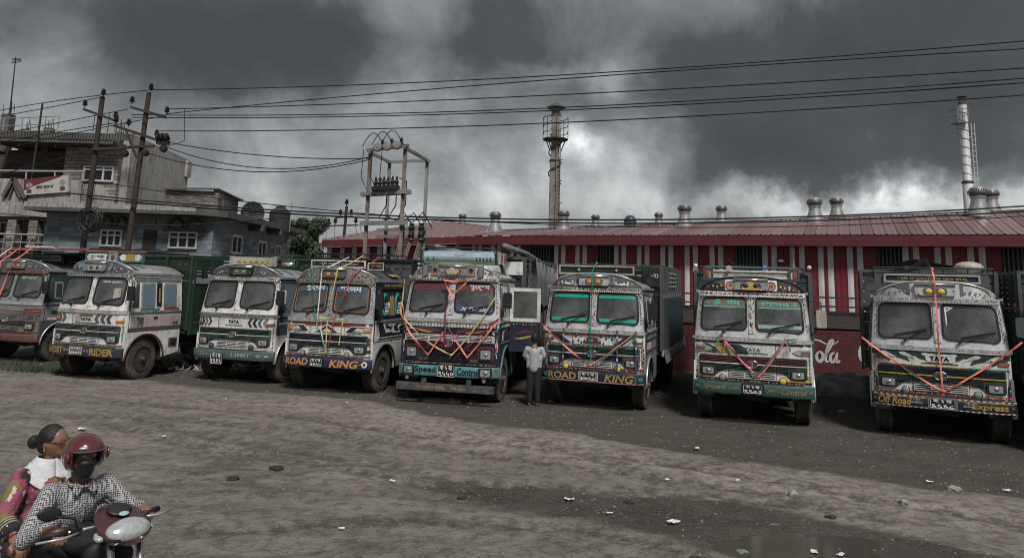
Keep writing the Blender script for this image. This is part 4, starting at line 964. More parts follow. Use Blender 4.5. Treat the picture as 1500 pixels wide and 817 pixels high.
# ================================================================== TRUCKS
def cl(x, a=0., b=1.): return max(a, min(b, x))
def sect(z):     # front plane depth and width factor of the cab at height z
    k = cl((z-1.62)/.9); return .16*k, 1-.075*k
def curve(a): return .13*(min(1., abs(a)/1.1))**8
TY = [(.20, -.10), (.29, -.12), (.40, -.135), (.465, -.125), (.492, -.11), (.5, -.095)]
for gx_ in (-.06, -.02, .02, .06): TY += [(.5, gx_-.012), (.482, gx_-.010), (.482, gx_+.010), (.5, gx_+.012)]
TY += [(.5, .095), (.492, .11), (.465, .125), (.40, .135), (.29, .12), (.20, .10)]
me_tyre = MB().lathe(TY, 36, axis='x').mesh('tyre', tyre_m, 'auto')
b = MB(); b.lathe([(.29, .12), (.275, .09), (.25, .02), (.2, .0), (.17, .05), (.12, .07), (.1, .13), (.06, .15), (0, .15)], 20, axis='x')
for i in range(8): a = i*math.pi/4; b.lathe([(.024, .05), (.024, .10), (0, .105)], 6, (0, .155*math.cos(a), .155*math.sin(a)), 'x')
b.lathe([(.30, .115), (.305, .14), (.285, .142), (.28, .11)], 24, (0, 0, 0), 'x')
b.lathe([(.0, -.10), (.28, -.09), (.29, -.12)], 20, axis='x')
m_rim = M('dusty wheel steel', (.065, .06, .055), .6, metal=.2, dirt=.6, scale=8)
me_rim = b.mesh('rim', m_rim, 'auto')
m_cap = M('hub cap', (.16, .06, .05), .5, dirt=.4, scale=10); me_hub = MB().lathe([(.055, .14), (.055, .18), (.03, .2), (0, .2)], 10, axis='x').mesh('hub', m_cap)
lug = MB()
for i in range(44):
    a0 = 2*math.pi*i/44
    for s in (-1, 1): lug.box((0, 0, 0), (.001, .001, .001)) if False else lug.add([(s*.10, .497*math.cos(a0), .497*math.sin(a0)), (s*.132, .455*math.cos(a0), .455*math.sin(a0)), (s*.132, .455*math.cos(a0+.07), .455*math.sin(a0+.07)), (s*.10, .497*math.cos(a0+.07), .497*math.sin(a0+.07)), (s*.10, .511*math.cos(a0), .511*math.sin(a0)), (s*.142, .465*math.cos(a0), .465*math.sin(a0)), (s*.142, .465*math.cos(a0+.07), .465*math.sin(a0+.07)), (s*.10, .511*math.cos(a0+.07), .511*math.sin(a0+.07))], [(4, 5, 6, 7), (0, 1, 5, 4), (2, 3, 7, 6), (1, 2, 6, 5), (0, 4, 7, 3)])
me_lug = lug.mesh('tread_block', tyre_m)
def wheel(T, x, y, side, steer=0., dual=False):
    w_ = bpy.data.objects.new('wheel', me_tyre); COL.objects.link(w_); w_.parent = T; w_.location = (x, y, .5); w_.rotation_euler = (random.uniform(0, 6), 0, steer) if side > 0 else (random.uniform(0, 6), 0, steer+math.pi)
    for nm, me_ in (('rim', me_rim), ('hub', me_hub), ('tread_block', me_lug)):
        r_ = bpy.data.objects.new(nm, me_); COL.objects.link(r_); r_.parent = w_
        if nm == 'tread_block': r_['kind'] = 'stuff'
    return w_
PL = {}
def plank_mesh(L_, h, th, m):
    k = (round(L_, 2), round(h, 3), round(th, 3), m.name)
    if k not in PL:
        b = MB(); e_ = .006
        b.add([(-L_/2, -th/2, -h/2+e_), (L_/2, -th/2, -h/2+e_), (L_/2, -th/2, h/2-e_), (-L_/2, -th/2, h/2-e_), (-L_/2, th/2, -h/2), (L_/2, th/2, -h/2), (L_/2, th/2, h/2), (-L_/2, th/2, h/2)], [(0, 1, 2, 3), (5, 4, 7, 6), (0, 4, 5, 1), (3, 2, 6, 7), (1, 5, 6, 2), (0, 3, 7, 4)])
        PL[k] = b.mesh('plank', m)
    return PL[k]
def plank(T, c, L_, h, th, m, rz=0., rx=0., name='plank'):
    o = bpy.data.objects.new(name, plank_mesh(L_, h, th, m)); COL.objects.link(o); o.parent = T; o.location = c; o.rotation_euler = (rx+random.uniform(-.006, .006), random.uniform(-.003, .003), rz); return o

def truck(cf):
    X, Y, yaw = cf['pos']; lift = cf.get('lift', 0.)
    T = empty('truck', (X, Y, 0), -yaw, cf['label'], 'truck', 'cargo trucks parked in a row')
    def Zf(z): return z + lift*cl((z-.85)/.3)
    def F(off): return lambda a, z: (a*sect(z)[1], sect(z)[0]+curve(a)-off, Zf(z))
    def S(sd, off): return lambda y, z: (sd*(1.12*sect(z)[1]+off), y, Zf(z))
    def fp(name, poly, off, m, th=.012, parent=T, rr=0., **kw):
        if rr: poly = rpoly(poly, rr)
        # split long flat shapes so that they follow the curved front
        if max(p[0] for p in poly)-min(p[0] for p in poly) < .17: return MB().prism(poly, F(off), F(off-th)).build(name, m, parent, **kw)
        bm = bmesh.new(); bm.faces.new([bm.verts.new((p[0], 0, p[1])) for p in poly])
        cuts = [x for q in (.15, .3, .45, .6, .72, .82, .9, .97, 1.03) for x in (q, -q)]+[0]
        for x in cuts: bmesh.ops.bisect_plane(bm, geom=bm.verts[:]+bm.edges[:]+bm.faces[:], plane_co=(x, 0, 0), plane_no=(1, 0, 0))
        for z in (1.62, 2.0, 2.3): bmesh.ops.bisect_plane(bm, geom=bm.verts[:]+bm.edges[:]+bm.faces[:], plane_co=(0, 0, z), plane_no=(0, 0, 1))
        bm.verts.index_update(); k = len(bm.verts); f0, f1 = F(off), F(off-th)
        vs = [(v_.co.x, v_.co.z) for v_ in bm.verts]; up_ = sum(f_.normal.y*f_.calc_area() for f_ in bm.faces)
        fc = [tuple(v_.index for v_ in f_.verts) for f_ in bm.faces]; be = [tuple(v_.index for v_ in e_.verts) for e_ in bm.edges if len(e_.link_faces) == 1]; bm.free()
        return MB().add([f0(*p) for p in vs]+[f1(*p) for p in vs], fc+[(a_, b_, b_+k, a_+k) for a_, b_ in be]).build(name, m, parent, **kw)
    def strip(name, a0, a1, z0, z1, off, m, th=.012, parent=T, n_=12, **kw):
        b = MB()
        xs = [a0+(a1-a0)*i/n_ for i in range(n_+1)]
        f0, f1 = F(off), F(off-th)
        v = [f0(x, z0) for x in xs]+[f0(x, z1) for x in xs]+[f1(x, z0) for x in xs]+[f1(x, z1) for x in xs]; k = n_+1
        f = [(i, i+1, k+i+1, k+i) for i in range(n_)]+[(2*k+i, 2*k+i+1, i+1, i) for i in range(n_)]+[(k+i, k+i+1, 3*k+i+1, 3*k+i) for i in range(n_)]+[(0, k, 3*k, 2*k), (n_, k+n_, 3*k+n_, 2*k+n_)]
        b.add(v, f); return b.build(name, m, parent, **kw)
    def sp_(name, poly, off, m, th=.012, sd=1, parent=T, rr=0.):
        if rr: poly = rpoly(poly, rr)
        return MB().prism(poly, S(sd, off), S(sd, off-th)).build(name, m, parent)
    def ft(s, a0, z0, a1, z1, off, m, parent=T, **kw): return text(s, F(off), a0, z0, a1, z1, m, parent, **kw)
    C = cf['colours']; mb_ = C['body']; mu = C['upper']; ms = C['side']; mt = C.get('trim', silver)
    # ---- cab shell
    b = MB(); zs = [1.15, 1.40, 1.60, 1.66, 1.80, 2.10, 2.40, 2.52, 2.56]; rings = []
    aa = [-1.1+2.2*i/16 for i in range(17)]
    for z in zs:
        d0, w_ = sect(z); zz = Zf(z); r_ = [(a*w_, d0+curve(a), zz) for a in aa]+[(1.12*w_, .2+d0, zz), (1.12*w_, 1.0, zz), (1.12*w_, 1.85, zz), (-1.12*w_, 1.85, zz), (-1.12*w_, 1.0, zz), (-1.12*w_, .2+d0, zz)]; rings.append(r_)
    n_ = len(rings[0]); v = [p for r_ in rings for p in r_]
    low = MB()
    def quads(i, sel): return [(i*n_+k, i*n_+(k+1) % n_, (i+1)*n_+(k+1) % n_, (i+1)*n_+k) for k in range(n_) if sel(k)]
    isF = lambda k: k < 16
    fr_lo = sum([quads(i, isF) for i in range(2)], []); fr_up = sum([quads(i, isF) for i in range(2, 8)], []); sd_lo = sum([quads(i, lambda k: not isF(k)) for i in range(2)], []); sd_up = sum([quads(i, lambda k: not isF(k)) for i in range(2, 8)], [])
    MB().add(v, fr_lo).build('front_panel', mb_, T, 'auto'); MB().add(v, fr_up).build('windscreen_surround', mu, T, 'auto')
    MB().add(v, sd_lo).build('lower_side', ms, T, 'auto'); MB().add(v, sd_up+[tuple(range(8*n_, 9*n_))]).build('upper_side', C.get('side_up', ms), T, 'auto')
    # apron under the grille
    b = MB(); r0 = [F(0)(a, .80) for a in aa]+[(1.1, .32, .80), (-1.1, .32, .80)]; r1 = [F(0)(a, 1.15) for a in aa]+[(1.1, .32, Zf(1.15)), (-1.1, .32, Zf(1.15))]; k = len(r0)
    b.add(r0+r1, [(i, (i+1) % k, k+(i+1) % k, k+i) for i in range(k)]); b.build('apron', mb_, T, 'auto')
    MB().box((0, .95, .98), (2.06, 1.6, .34)).build('cab_floor', under, T)
    for sd in (-1, 1):
        arc = [(.74+.60*math.cos(t_), .50+.60*math.sin(t_)) for t_ in np.linspace(math.pi, 0, 15)]
        poly = [(.10, 1.16), (.10, .58), (.14, .58)]+arc+[(1.85, .60), (1.85, 1.16)]
        MB().prism(poly, lambda u, w_: (sd*1.12, u, Zf(w_)), lambda u, w_: (sd*1.06, u, Zf(w_))).build('side_skirt', C.get('skirt', ms), T)
        b = MB(); b.tube([(sd*1.13, y, Zf(z)) for y, z in arc], .022, 6); b.build('wheel_arch', C.get('arch', silver), T, True)
        b = MB(); arc2 = [(.74+.62*math.cos(t_), .50+.61*math.sin(t_)) for t_ in np.linspace(math.pi, 0, 12)]
        b.add([(sd*x, y, Zf(z)-.02) for x in (.72, 1.06) for y, z in arc2], [(i, i+1, 13+i, 12+i) for i in range(11)]); b.build('wheel_well', under, T)
    # belt sill
    strip('sill', -1.1, 1.1, 1.585, 1.67, .028, mt, .05); b = MB(); b.box((0, 1.0, Zf(1.63)), (2.285, 1.68, .05)); b.build('belt_rail', mt, T)
    # ---- windscreens
    for s in (-1, 1):
        q = [(s*.075, 1.80), (s*1.0, 1.78), (s*1.015, 2.44), (s*.085, 2.47)]; q = q if s > 0 else q[::-1]
        outer = rpoly(q, .13, 5); inner = rpoly([(s*.105, 1.83), (s*.97, 1.81), (s*.985, 2.41), (s*.115, 2.44)][::(1 if s > 0 else -1)], .11, 5)
        n2 = len(outer); b = MB(); f0, f1 = F(.022), F(-.01)
        b.add([f0(*p) for p in outer]+[f0(*p) for p in inner]+[f1(*p) for p in outer]+[f1(*p) for p in inner], [(i, (i+1) % n2, n2+(i+1) % n2, n2+i) for i in range(n2)]+[(2*n2+i, 2*n2+(i+1) % n2, (i+1) % n2, i) for i in range(n2)]+[(n2+i, n2+(i+1) % n2, 3*n2+(i+1) % n2, 3*n2+i) for i in range(n2)])
        g_ = b.build('windscreen_frame', rubber, T, 'auto')
        fp('windscreen', inner, .008, glass, .006, parent=g_)
        # wiper
        w0 = F(.05)(s*.02+.42*(1 if s > 0 else -1)-.1, 1.77); w1 = F(.05)(s*.55+.28, 1.95) if not cf.get('wiper_flip') else F(.05)(s*.55-.2, 2.3)
        b = MB(); b.tube([w0, w1], .010, 4); m0, m1 = F(.035)(s*.55-.22+.05, 1.86), F(.035)(s*.55+.38, 1.98)
        if not cf.get('wiper_flip'): b.bar(m0, m1, .014, .02)
        else: b.bar(F(.035)(s*.55-.02, 1.95), F(.035)(s*.55-.24, 2.38), .014, .02)
        b.box(w0, (.05, .05, .04)); b.build('wiper', rubber, T)
    fp('pillar_cover', [(-.055, 1.75), (.055, 1.75), (.05, 2.5), (-.05, 2.5)], .018, mu, .018)
    # bonnet joints
    for a in (-.44, .44): strip('panel_gap', a-.004, a+.004, .86, 1.585, .004, black, .004, n_=1)
    # ---- grille
    G = C['grille_up'], C['grille_lo']
    fp('grille_surround', [(-.66, .97), (-1.0, .90), (-1.0, 1.31), (1.0, 1.31), (1.0, .90), (.66, .97)][::-1] if False else rpoly([(-1.0, .90), (-.72, .90), (-.60, 1.0), (-.5, 1.035), (.5, 1.035), (.60, 1.0), (.72, .90), (1.0, .90), (1.01, 1.31), (-1.01, 1.31)], .05), .012, C.get('surround', G[1]), .018)
    for a0, a1 in ((-.97, -.46), (-.43, .43), (.46, .97)):
        b = MB(); g_ = strip('grille', a0, a1, 1.175, 1.295, .018, C.get('grille_bg', black), .004, n_=3)
        for i in range(4): 
            z = 1.185+i*.029; n3 = 4; xs = [a0+(a1-a0)*j/n3 for j in range(n3+1)]
            for j in range(n3): b.bar(F(.028)(xs[j], z+.007), F(.028)(xs[j+1], z+.007), .018, .011)
        k3 = max(2, round((a1-a0)/.28))
        for j in range(k3+1): x = a0+(a1-a0)*j/k3; b.bar(F(.026)(x, 1.175), F(.026)(x, 1.295), .016, .014)
        b.build('grille_slat', G[0], g_, kind='stuff')
    strip('grille_divider', -.99, .99, 1.15, 1.17, .034, C.get('divider', white), .02)
    for a0, a1 in ((-.66, -.46), (-.43, .43), (.46, .66)):
        b = MB(); g_ = strip('grille', a0, a1, 1.04, 1.145, .018, C.get('grille_bg', black), .004, n_=3)
        for i in range(4): z = 1.048+i*.026; b.bar(F(.028)(a0, z), F(.028)(a1, z), .018, .010)
        k3 = max(1, round((a1-a0)/.28))
        for j in range(k3+1): x = a0+(a1-a0)*j/k3; b.bar(F(.026)(x, 1.04), F(.026)(x, 1.145), .016, .014)
        b.build('grille_slat', G[1], g_, kind='stuff')
    g_ = strip('lower_grille', -.42, .42, .885, .995, .016, black, .006, n_=3); b = MB()
    for i in range(4): b.bar(F(.03)(-.42, .89+i*.034), F(.03)(.42, .89+i*.034), .02, .013)
    for x in (-.42, -.15, .15, .42): b.bar(F(.028)(x, .885), F(.028)(x, .995), .02, .016)
    b.build('grille_slat', C.get('grille3', white), g_, kind='stuff')
    # badge
    if cf.get('badge', 1):
        bd = MB(); k = 20; bd.tube([F(.045)(.105*math.cos(2*math.pi*i/k), 1.165+.072*math.sin(2*math.pi*i/k)) for i in range(k+1)], .009, 5)
        bo = bd.build('badge', chrome, T, True); fp('badge_plate', [(.1*math.cos(2*math.pi*i/k), 1.165+.068*math.sin(2*math.pi*i/k)) for i in range(k)], .040, C.get('badge_bg', G[0]), .006, parent=bo)
        fp('badge_mark', [(-.075, 1.20), (-.012, 1.195), (-.016, 1.105), (.016, 1.105), (.012, 1.195), (.075, 1.20), (.06, 1.215), (0, 1.222), (-.06, 1.215)][::-1], .046, chrome, .004, parent=bo)
    # headlamps, indicators, fog lamps
    for s in (-1, 1):
        hz = 1.0; h_ = fp('headlamp', rect(s*.835-.135, hz-.085, s*.835+.135, hz+.085), .035, rubber, .03, rr=.03); L_ = fp('lens', rect(s*.835-.105, hz-.062, s*.835+.105, hz+.062), .042, lens, .008, parent=h_, rr=.02)
        MB().ell(F(.046)(s*.835, hz), (.045, .012, .035), 10, 6).build('bulb_shield', chrome, h_, True)
        fp('indicator', rect(s*.985-.085, 1.405, s*.985+.085, 1.45), .03, C.get('ind', redlens), .03, rr=.008)
        if cf.get('fog'):
            c_ = F(.06)(s*.56, .885); o = MB().lathe([(0, .05), (.055, .04), (.065, -.0), (.07, -.01)], 16, c_, 'y').build('fog_lamp', rubber, T, 'auto')
            MB().lathe([(0, -.022), (.04, -.018), (.06, -.008), (.06, 0)], 16, c_, 'y').build('lens', cf['fog'][0 if s < 0 else 1], o, 'auto')
    strip('lower_trim', -1.1, 1.1, .825, .865, .02, C.get('lowtrim', silver), .03)
    # ---- bumper
    z0, z1 = (.585, .80); bm = C['bumper']
    b = MB(); bb = [-1.13+2.26*i/14 for i in range(15)]; prof = [(0.0, z0), (.035, z0-.005), (.05, z0+.03), (.05, z1-.03), (.035, z1), (0, z1)]
    vv = []
    for a in bb:
        cv = .16*(abs(a)/1.13)**6
        for o_, z in prof: vv.append((a, cv-.06-o_, z))
    k = len(prof); b.add(vv, [(i*k+j, (i+1)*k+j, (i+1)*k+j+1, i*k+j+1) for i in range(14) for j in range(k-1)]+[tuple(range(k)), tuple(range(14*k, 15*k))[::-1]])
    bp_ = b.build('bumper', bm, T, 'auto')
    def BF(off): return lambda a, z: (a, .16*(abs(a)/1.13)**6-.11-off, z)
    def bstrip(name, a0, a1, zz0, zz1, off, m, n_=10):
        b = MB(); xs = [a0+(a1-a0)*i/n_ for i in range(n_+1)]; f = BF(off); b.add([f(x, zz0) for x in xs]+[f(x, zz1) for x in xs]+[BF(off-.004)(x, zz0) for x in xs]+[BF(off-.004)(x, zz1) for x in xs], [(i, i+1, n_+2+i, n_+1+i) for i in range(n_)]); return b.build(name, m, bp_)
    for a0, a1, zz0, zz1, m_ in cf.get('bumper_strips', []): bstrip('painted_stripe', a0, a1, zz0, zz1, .003, m_)
    for s, a0, zz0, a1, zz1, m_, bo_, sh in cf['bumper_text']: text(s, BF(.006), a0, zz0, a1, zz1, m_, bp_, bold=bo_, shear=sh)
    pw = cf.get('plate', (0, .70, .2, .085)); 
    if cf.get('plate_frame'): MB().prism(rpoly(rect(pw[0]-pw[2]-.03, pw[1]-pw[3]-.02, pw[0]+pw[2]+.03, pw[1]+pw[3]+.02), .02), BF(.012), BF(.0)).build('plate_frame', cf['plate_frame'], bp_)
    po = MB().prism(rpoly(rect(pw[0]-pw[2], pw[1]-pw[3], pw[0]+pw[2], pw[1]+pw[3]), .015), BF(.022), BF(.0)).build('number_plate', cf.get('plate_bg', black), T)
    for i, s in enumerate(cf['plate_text']):
        zz = pw[1]+(.012 if i == 0 else -pw[3]+.012); hh = pw[3]-.024
        text(s, BF(.026), pw[0]-pw[2]*(.72 if i == 0 else .86), zz+(.004 if i == 0 else 0), pw[0]+pw[2]*(.72 if i == 0 else .86), zz+hh, cf.get('plate_fg', plate_w), po, bold=.012)
    b = MB(); k = 16; rr_ = rpoly(rect(pw[0]-pw[2]+.012, pw[1]-pw[3]+.01, pw[0]+pw[2]-.012, pw[1]+pw[3]-.01), .012, 2); b.tube([BF(.024)(*p) for p in rr_]+[BF(.024)(*rr_[0])], .004, 3); b.build('plate_border', cf.get('plate_fg', plate_w), po)
    # ---- eyebrow, crown, roof
    strip('eyebrow', -1.1, 1.1, 2.485, 2.555, .07, C['brow'], .09)
    b = MB(); nt_ = 46; f0 = F(.072)
    for i in range(nt_):
        a = -1.08+2.16*i/nt_; w_ = 2.16/nt_; b.add([f0(a, 2.487), f0(a+w_*.9, 2.487), f0(a+w_*.75, 2.462), f0(a+w_*.15, 2.462)], [(0, 1, 2, 3)])
    b.build('scalloped_edge', C.get('scallop', C['brow']), T, kind='stuff')
    if C.get('browdots'):
        rs = random.Random(cf['seed'])
        for i in range(22):
            a = -1.02+2.04*i/21; fp('painted_flower', rpoly([(a-.03, 2.52), (a, 2.538), (a+.03, 2.52), (a, 2.50)], .008, 2), .075, rs.choice(C['browdots']), .004)
    def arch_z(a, top=2.86, base=2.555, w_=1.04): q = min(1., abs(a)/w_); return base + (top-base)*(1-q**2.5)**.62
    xs = [-1.04+2.08*i/28 for i in range(29)]
    def CR(off): return lambda a, z: (a*.965, .10+.07*((z-2.55)/.3)+.25*(abs(a)/1.04)**5-off, Zf(z))
    b = MB(); top = [(x, arch_z(x)) for x in xs]; f0 = CR(0)
    vv = [f0(x, 2.55) for x in xs]+[f0(x, z) for x, z in top]+[(x*.965, .36+.2*(abs(x)/1.04)**5, Zf(z)) for x, z in top]; k = 29
    b.add(vv, [(i, i+1, k+i+1, k+i) for i in range(28)]+[(k+i, k+i+1, 2*k+i+1, 2*k+i) for i in range(28)]); b.build('crown', C['crown'], T, 'auto')
    b = MB(); b.tube([(p[0], p[1]-.005, p[2]) for p in [f0(x, z) for x, z in top]], .018, 5); b.build('crown_rim', C.get('crown_rim', silver), T, True)
    b = MB(); ys = [.30, .8, 1.3, 1.86]; vv = []
    for y in ys:
        for x in xs: vv.append((x*1.0, y, Zf(arch_z(x, 2.82, 2.54))-.01-.02*(y-.3)))
    b.add(vv, [(i*k+j, i*k+j+1, (i+1)*k+j+1, (i+1)*k+j) for i in range(3) for j in range(28)]); 
    b.add([(x, 1.855, Zf(arch_z(x, 2.80, 2.54))-.03) for x in xs], [tuple(range(29))]); b.build('roof', C.get('roof', silver), T, 'auto')
    b = MB(); 
    for s in (-1, 1): b.bar((s*1.05, .25, Zf(2.555)), (s*1.05, 1.86, Zf(2.54)), .04, .05)
    b.build('roof_gutter', silver, T)
    # crown ornament
    cfm = CR
    b = MB(); 
    if cf.get('crown_box', 1):
        w_ = cf.get('box_w', .34)
        b.prism(rpoly(rect(-w_, 2.60, w_, 2.82), .03), CR(.07), CR(-.05)); cb = b.build('lamp_box', C.get('box', chrome), T, 'auto')
        b = MB(); b.tube([CR(.08)(-w_, 2.80), CR(.08)(w_, 2.80)], .035, 8); b.build('lamp_box_lip', chrome, cb, True)
        MB().prism(rpoly(rect(-w_*.6, 2.615, w_*.6, 2.735), .05), CR(.078), CR(.07)).build('lamp_box_recess', C.get('box_in', greyd), cb)
        for s in (-1, 1): MB().ell(CR(.08)(s*w_*.3, 2.675), (.06, .02, .05), 12, 6).build('crown_lamp', C.get('crown_lamp', amber), cb, True)
    for s in (-1, 1):
        q = [(s*.42, 2.60), (s*.93, 2.60), (s*.88, 2.68), (s*.7, 2.77), (s*.42, 2.81)]
        MB().prism(q if s > 0 else q[::-1], CR(.012), CR(0)).build('crown_panel', C.get('crown_panel', greyd), T)
        rs = random.Random(cf['seed']+3)
        for i in range(5):
            a = s*(.5+.085*i); z = 2.66+.02*(i % 2)-.006*i; q = [(a-.028, z), (a, z+.035), (a+.03, z+.005), (a, z-.03)]
            MB().prism(rpoly(q, .01, 2), CR(.018), CR(.01)).build('crown_flower', rs.choice(C.get('crown_dots', [silver, greyd])), T)
    # ---- cab side: door lines, windows, mirrors
    for sd in (-1, 1):
        for (y0, y1, z0_, z1_) in cf.get('side_windows', [(.52, .95, 1.74, 2.34), (1.2, 1.66, 1.74, 2.34)]):
            o = sp_('side_window', rect(y0, z0_, y1, z1_), .018, C.get('winframe', silver), .018, sd, rr=.06); sp_('pane', rect(y0+.04, z0_+.04, y1-.04, z1_-.04), .024, C.get('sideglass', glass), .006, sd, o, rr=.04)
        q = [(.24, 1.74), (.44, 1.74), (.44, 2.34), (.36, 2.34)]; sp_('quarter_window', q, .014, glass, .014, sd)
        if sd == 1 or cf.get('left_door', 1):
            b = MB(); pts = [(.18, 1.12), (.18, 1.7), (.30, 2.44), (1.08, 2.44), (1.08, 1.12)]
            b.tube([S(sd, .004)(*p) for p in pts], .008, 3); b.build('door_gap', black, T); MB().bar(S(sd, .03)(.9, 1.5), S(sd, .03)(1.03, 1.5), .02, .03).build('door_handle', chrome, T)
        for st in cf.get('side_art', []): sp_('painted_shape', st[0], st[2] if len(st) > 2 else .006, st[1], .005, sd)
        mm = cf.get('mirror', black)
        if cf.get('mirrors', 3) & (1 if sd > 0 else 2):
            mr = empty('mirror', (0, 0, 0)); mr.parent = T; x = sd*1.28; z = Zf(2.1)
            MB().tube([(sd*1.02, .22, Zf(2.42)), (x, .02, Zf(2.40)), (x, .0, Zf(1.98)), (sd*1.1, .18, Zf(1.75))], .012, 5).build('mirror_arm', black, mr)
            MB().prism(rpoly(rect(x-.09, z-.18, x+.09, z+.16), .04), lambda u, w_: (u, -.04, w_), lambda u, w_: (u, .03, w_)).build('mirror_head', mm, mr)
    for s_, sd, y0, zz0, y1, zz1, m_ in cf.get('side_text', []):
        text(s_, S(sd, .022), y0, zz0, y1, zz1, m_, T, bold=.02)
    # ---- running gear
    for s in (-1, 1): wheel(T, s*.93, .74, s, cf.get('steer', 0.))
    b = MB(); b.bar((-.82, .74, .48), (.82, .74, .48), .12, .1); b.build('front_axle', under, T)
    b = MB()
    for s in (-1, 1): b.bar((s*.42, .1, .80), (s*.42, 7.2, .86), .09, .22); b.bar((s*.55, .1, .58), (s*.55, 1.5, .58), .07, .08)
    b.bar((-.42, .25, .62), (.42, .25, .62), .1, .1); b.bar((-.3, .5, .55), (.3, .5, .5), .25, .2); b.build('chassis', under, T)
    MB().box((0, 1.0, .75), (.7, .9, .35)).build('engine_sump', under, T)
    for s in (-1, 1):
        wheel(T, s*.98, 5.1, s); wheel(T, s*.70, 5.1, s)
    MB().bar((-.9, 5.1, .5), (.9, 5.1, .5), .16).build('rear_axle', under, T)
    MB().lathe([(0, -.45), (.22, -.44), (.22, .44), (0, .45)], 14, (.85, 2.9, .62), 'y').build('fuel_tank', under, T, 'auto')
    # ---- load body
    bd_ = cf['load']; hw, y0, y1, zf_, zt = 1.22, 2.02, bd_.get('len', 7.2), 1.12, bd_['top']
    pm_, pf_ = bd_['plank'], bd_['frame']
    MB().box((0, (y0+y1)/2, zf_-.04), (2*hw, y1-y0, .10)).build('load_floor', pf_, T)
    b = MB()
    for i in range(7): b.box((0, y0+.2+i*(y1-y0-.4)/6, zf_-.14), (2.2, .09, .12))
    b.build('cross_member', under, T)
    mid = bd_.get('band', 2.32); nl = bd_.get('nl', 6); nu = bd_.get('nu', 5)
    for s in (-1, 1):
        x = s*hw
        if bd_.get('vertical'):
            k = 18
            for i in range(k): plank(T, (x, y0+(i+.5)*(y1-y0)/k, (zf_+mid)/2), mid-zf_-.04, (y1-y0)/k, .03, pm_, R(90)*s, 0).rotation_euler = (R(90), R(90), R(90)*s)
        else:
            for i in range(nl): plank(T, (x, (y0+y1)/2, zf_+(i+.5)*(mid-zf_)/nl), y1-y0, (mid-zf_)/nl-.012, .035, pm_, R(90)*s)
        plank(T, (x+s*.02, (y0+y1)/2, mid+.06), y1-y0, .11, .05, bd_.get('bandm', grey), R(90)*s, name='rail')
        for i in range(nu): plank(T, (x, (y0+y1)/2, mid+.15+(i+.5)*(zt-mid-.2)/nu), y1-y0, (zt-mid-.2)/nu-.045, .035, pm_, R(90)*s)
        for i in range(9): y = y0+.04+i*(y1-y0-.08)/8; MB().bar((x+s*.035, y, zf_-.1), (x+s*.035, y, zt), .055, .07).build('stake', pf_, T)
        MB().bar((x, y0-.02, zt), (x, y1+.02, zt), .07, .07).build('top_rail', pf_, T); MB().bar((x+s*.03, y0, zf_-.05), (x+s*.03, y1, zf_-.05), .05, .15).build('lower_rail', bd_.get('railm', pf_), T)
        if bd_.get('hooks'):
            b = MB()
            for i in range(22): y = y0+.1+i*.235; b.box((x+s*.07, y, zf_-.02+.02*(i % 2)), (.05, .09, .10)); b.bar((x+s*.07, y, zf_-.08), (x+s*.12, y-.05, zf_-.28), .03)
            b.build('lashing_hook', silver, T, kind='stuff')
    nh = bd_.get('nh', 9)
    for i in range(nh): plank(T, (0, y0-.01, zf_+(i+.5)*(zt-zf_)/nh), 2*hw-.06, (zt-zf_)/nh-.02, .035, bd_.get('head', pm_), 0)
    for x in (-hw, -.4, .4, hw): MB().bar((x, y0-.05, zf_), (x, y0-.05, zt+.02), .06, .06).build('headboard_post', pf_, T)
    MB().bar((-hw, y0-.04, zt), (hw, y0-.04, zt), .07, .07).build('top_rail', pf_, T)
    # small hand painted ornament along the trims, one joined piece per colour
    rs = random.Random(cf['seed']*7+1); pc = cf.get('paint', [red, white, navy, gold]); bags = [MB() for _ in pc]
    def dab(a, z, off, sx, sz, fm=F):
        k = rs.choice([3, 4, 4, 6]); ph = rs.random(); g = [(a+sx*math.cos(ph+2*math.pi*i/k), z+sz*math.sin(ph+2*math.pi*i/k)) for i in range(k)]; rs.choice(bags).add([fm(off)(*p) for p in g], [tuple(range(k))])
    den = cf.get('density', 1.)
    for i in range(int(70*den)): dab(-1.07+2.14*i/(70*den), 2.52+.012*math.sin(i*2.4), .078, .013, .014)
    for i in range(int(46*den)): dab(-1.05+2.1*i/(46*den), 1.628+.008*(i % 2), .082, .014, .010)
    for i in range(int(60*den)): dab(-1.06+2.12*i/(60*den), .845, .056, .015, .009)
    for i in range(int(34*den)): dab(-1.0+2.0*i/(34*den), 1.322, .02, .014, .007)
    for s in (-1, 1):
        for i in range(int(16*den)): dab(s*(1.045+.012*math.sin(i*2)), 1.82+i*.62/(16*den), .012, .012, .016); dab(s*(1.055), .9+i*.62/(16*den), .014, .012, .016)
        for i in range(int(26*den)): dab(.2+1.6*i/(26*den), 1.64, .012, .014, .012, lambda o_: S(s, .034)); dab(.2+1.6*i/(26*den), 2.50, .012, .016, .016, lambda o_: S(s, .012)); dab(.25+.8*rs.random(), 1.2+.33*rs.random(), .0, .02, .016, lambda o_: S(s, .008)) if rs.random() < .35*den else None
    for i in range(int(10*den)): dab(rs.uniform(-.05, .05), 1.80+.66*i/(10*den), .04, .014, .02)
    for i in range(int(26*den)): a = rs.uniform(-.95, .95); dab(a, 2.59+.16*rs.random()*(1-abs(a)), .02 if abs(a) > .36 else .075, .018, .014, CR)
    for bg_, m_ in zip(bags, pc): bg_.build('painted_ornament', m_, T, kind='stuff')
    if cf.get('deco'): cf['deco'](T, dict(F=F, S=S, fp=fp, strip=strip, sp=sp_, ft=ft, Zf=Zf, BF=BF, CR=CR, sect=sect, bstrip=bstrip, bumper=bp_, arch_z=arch_z))
    return T
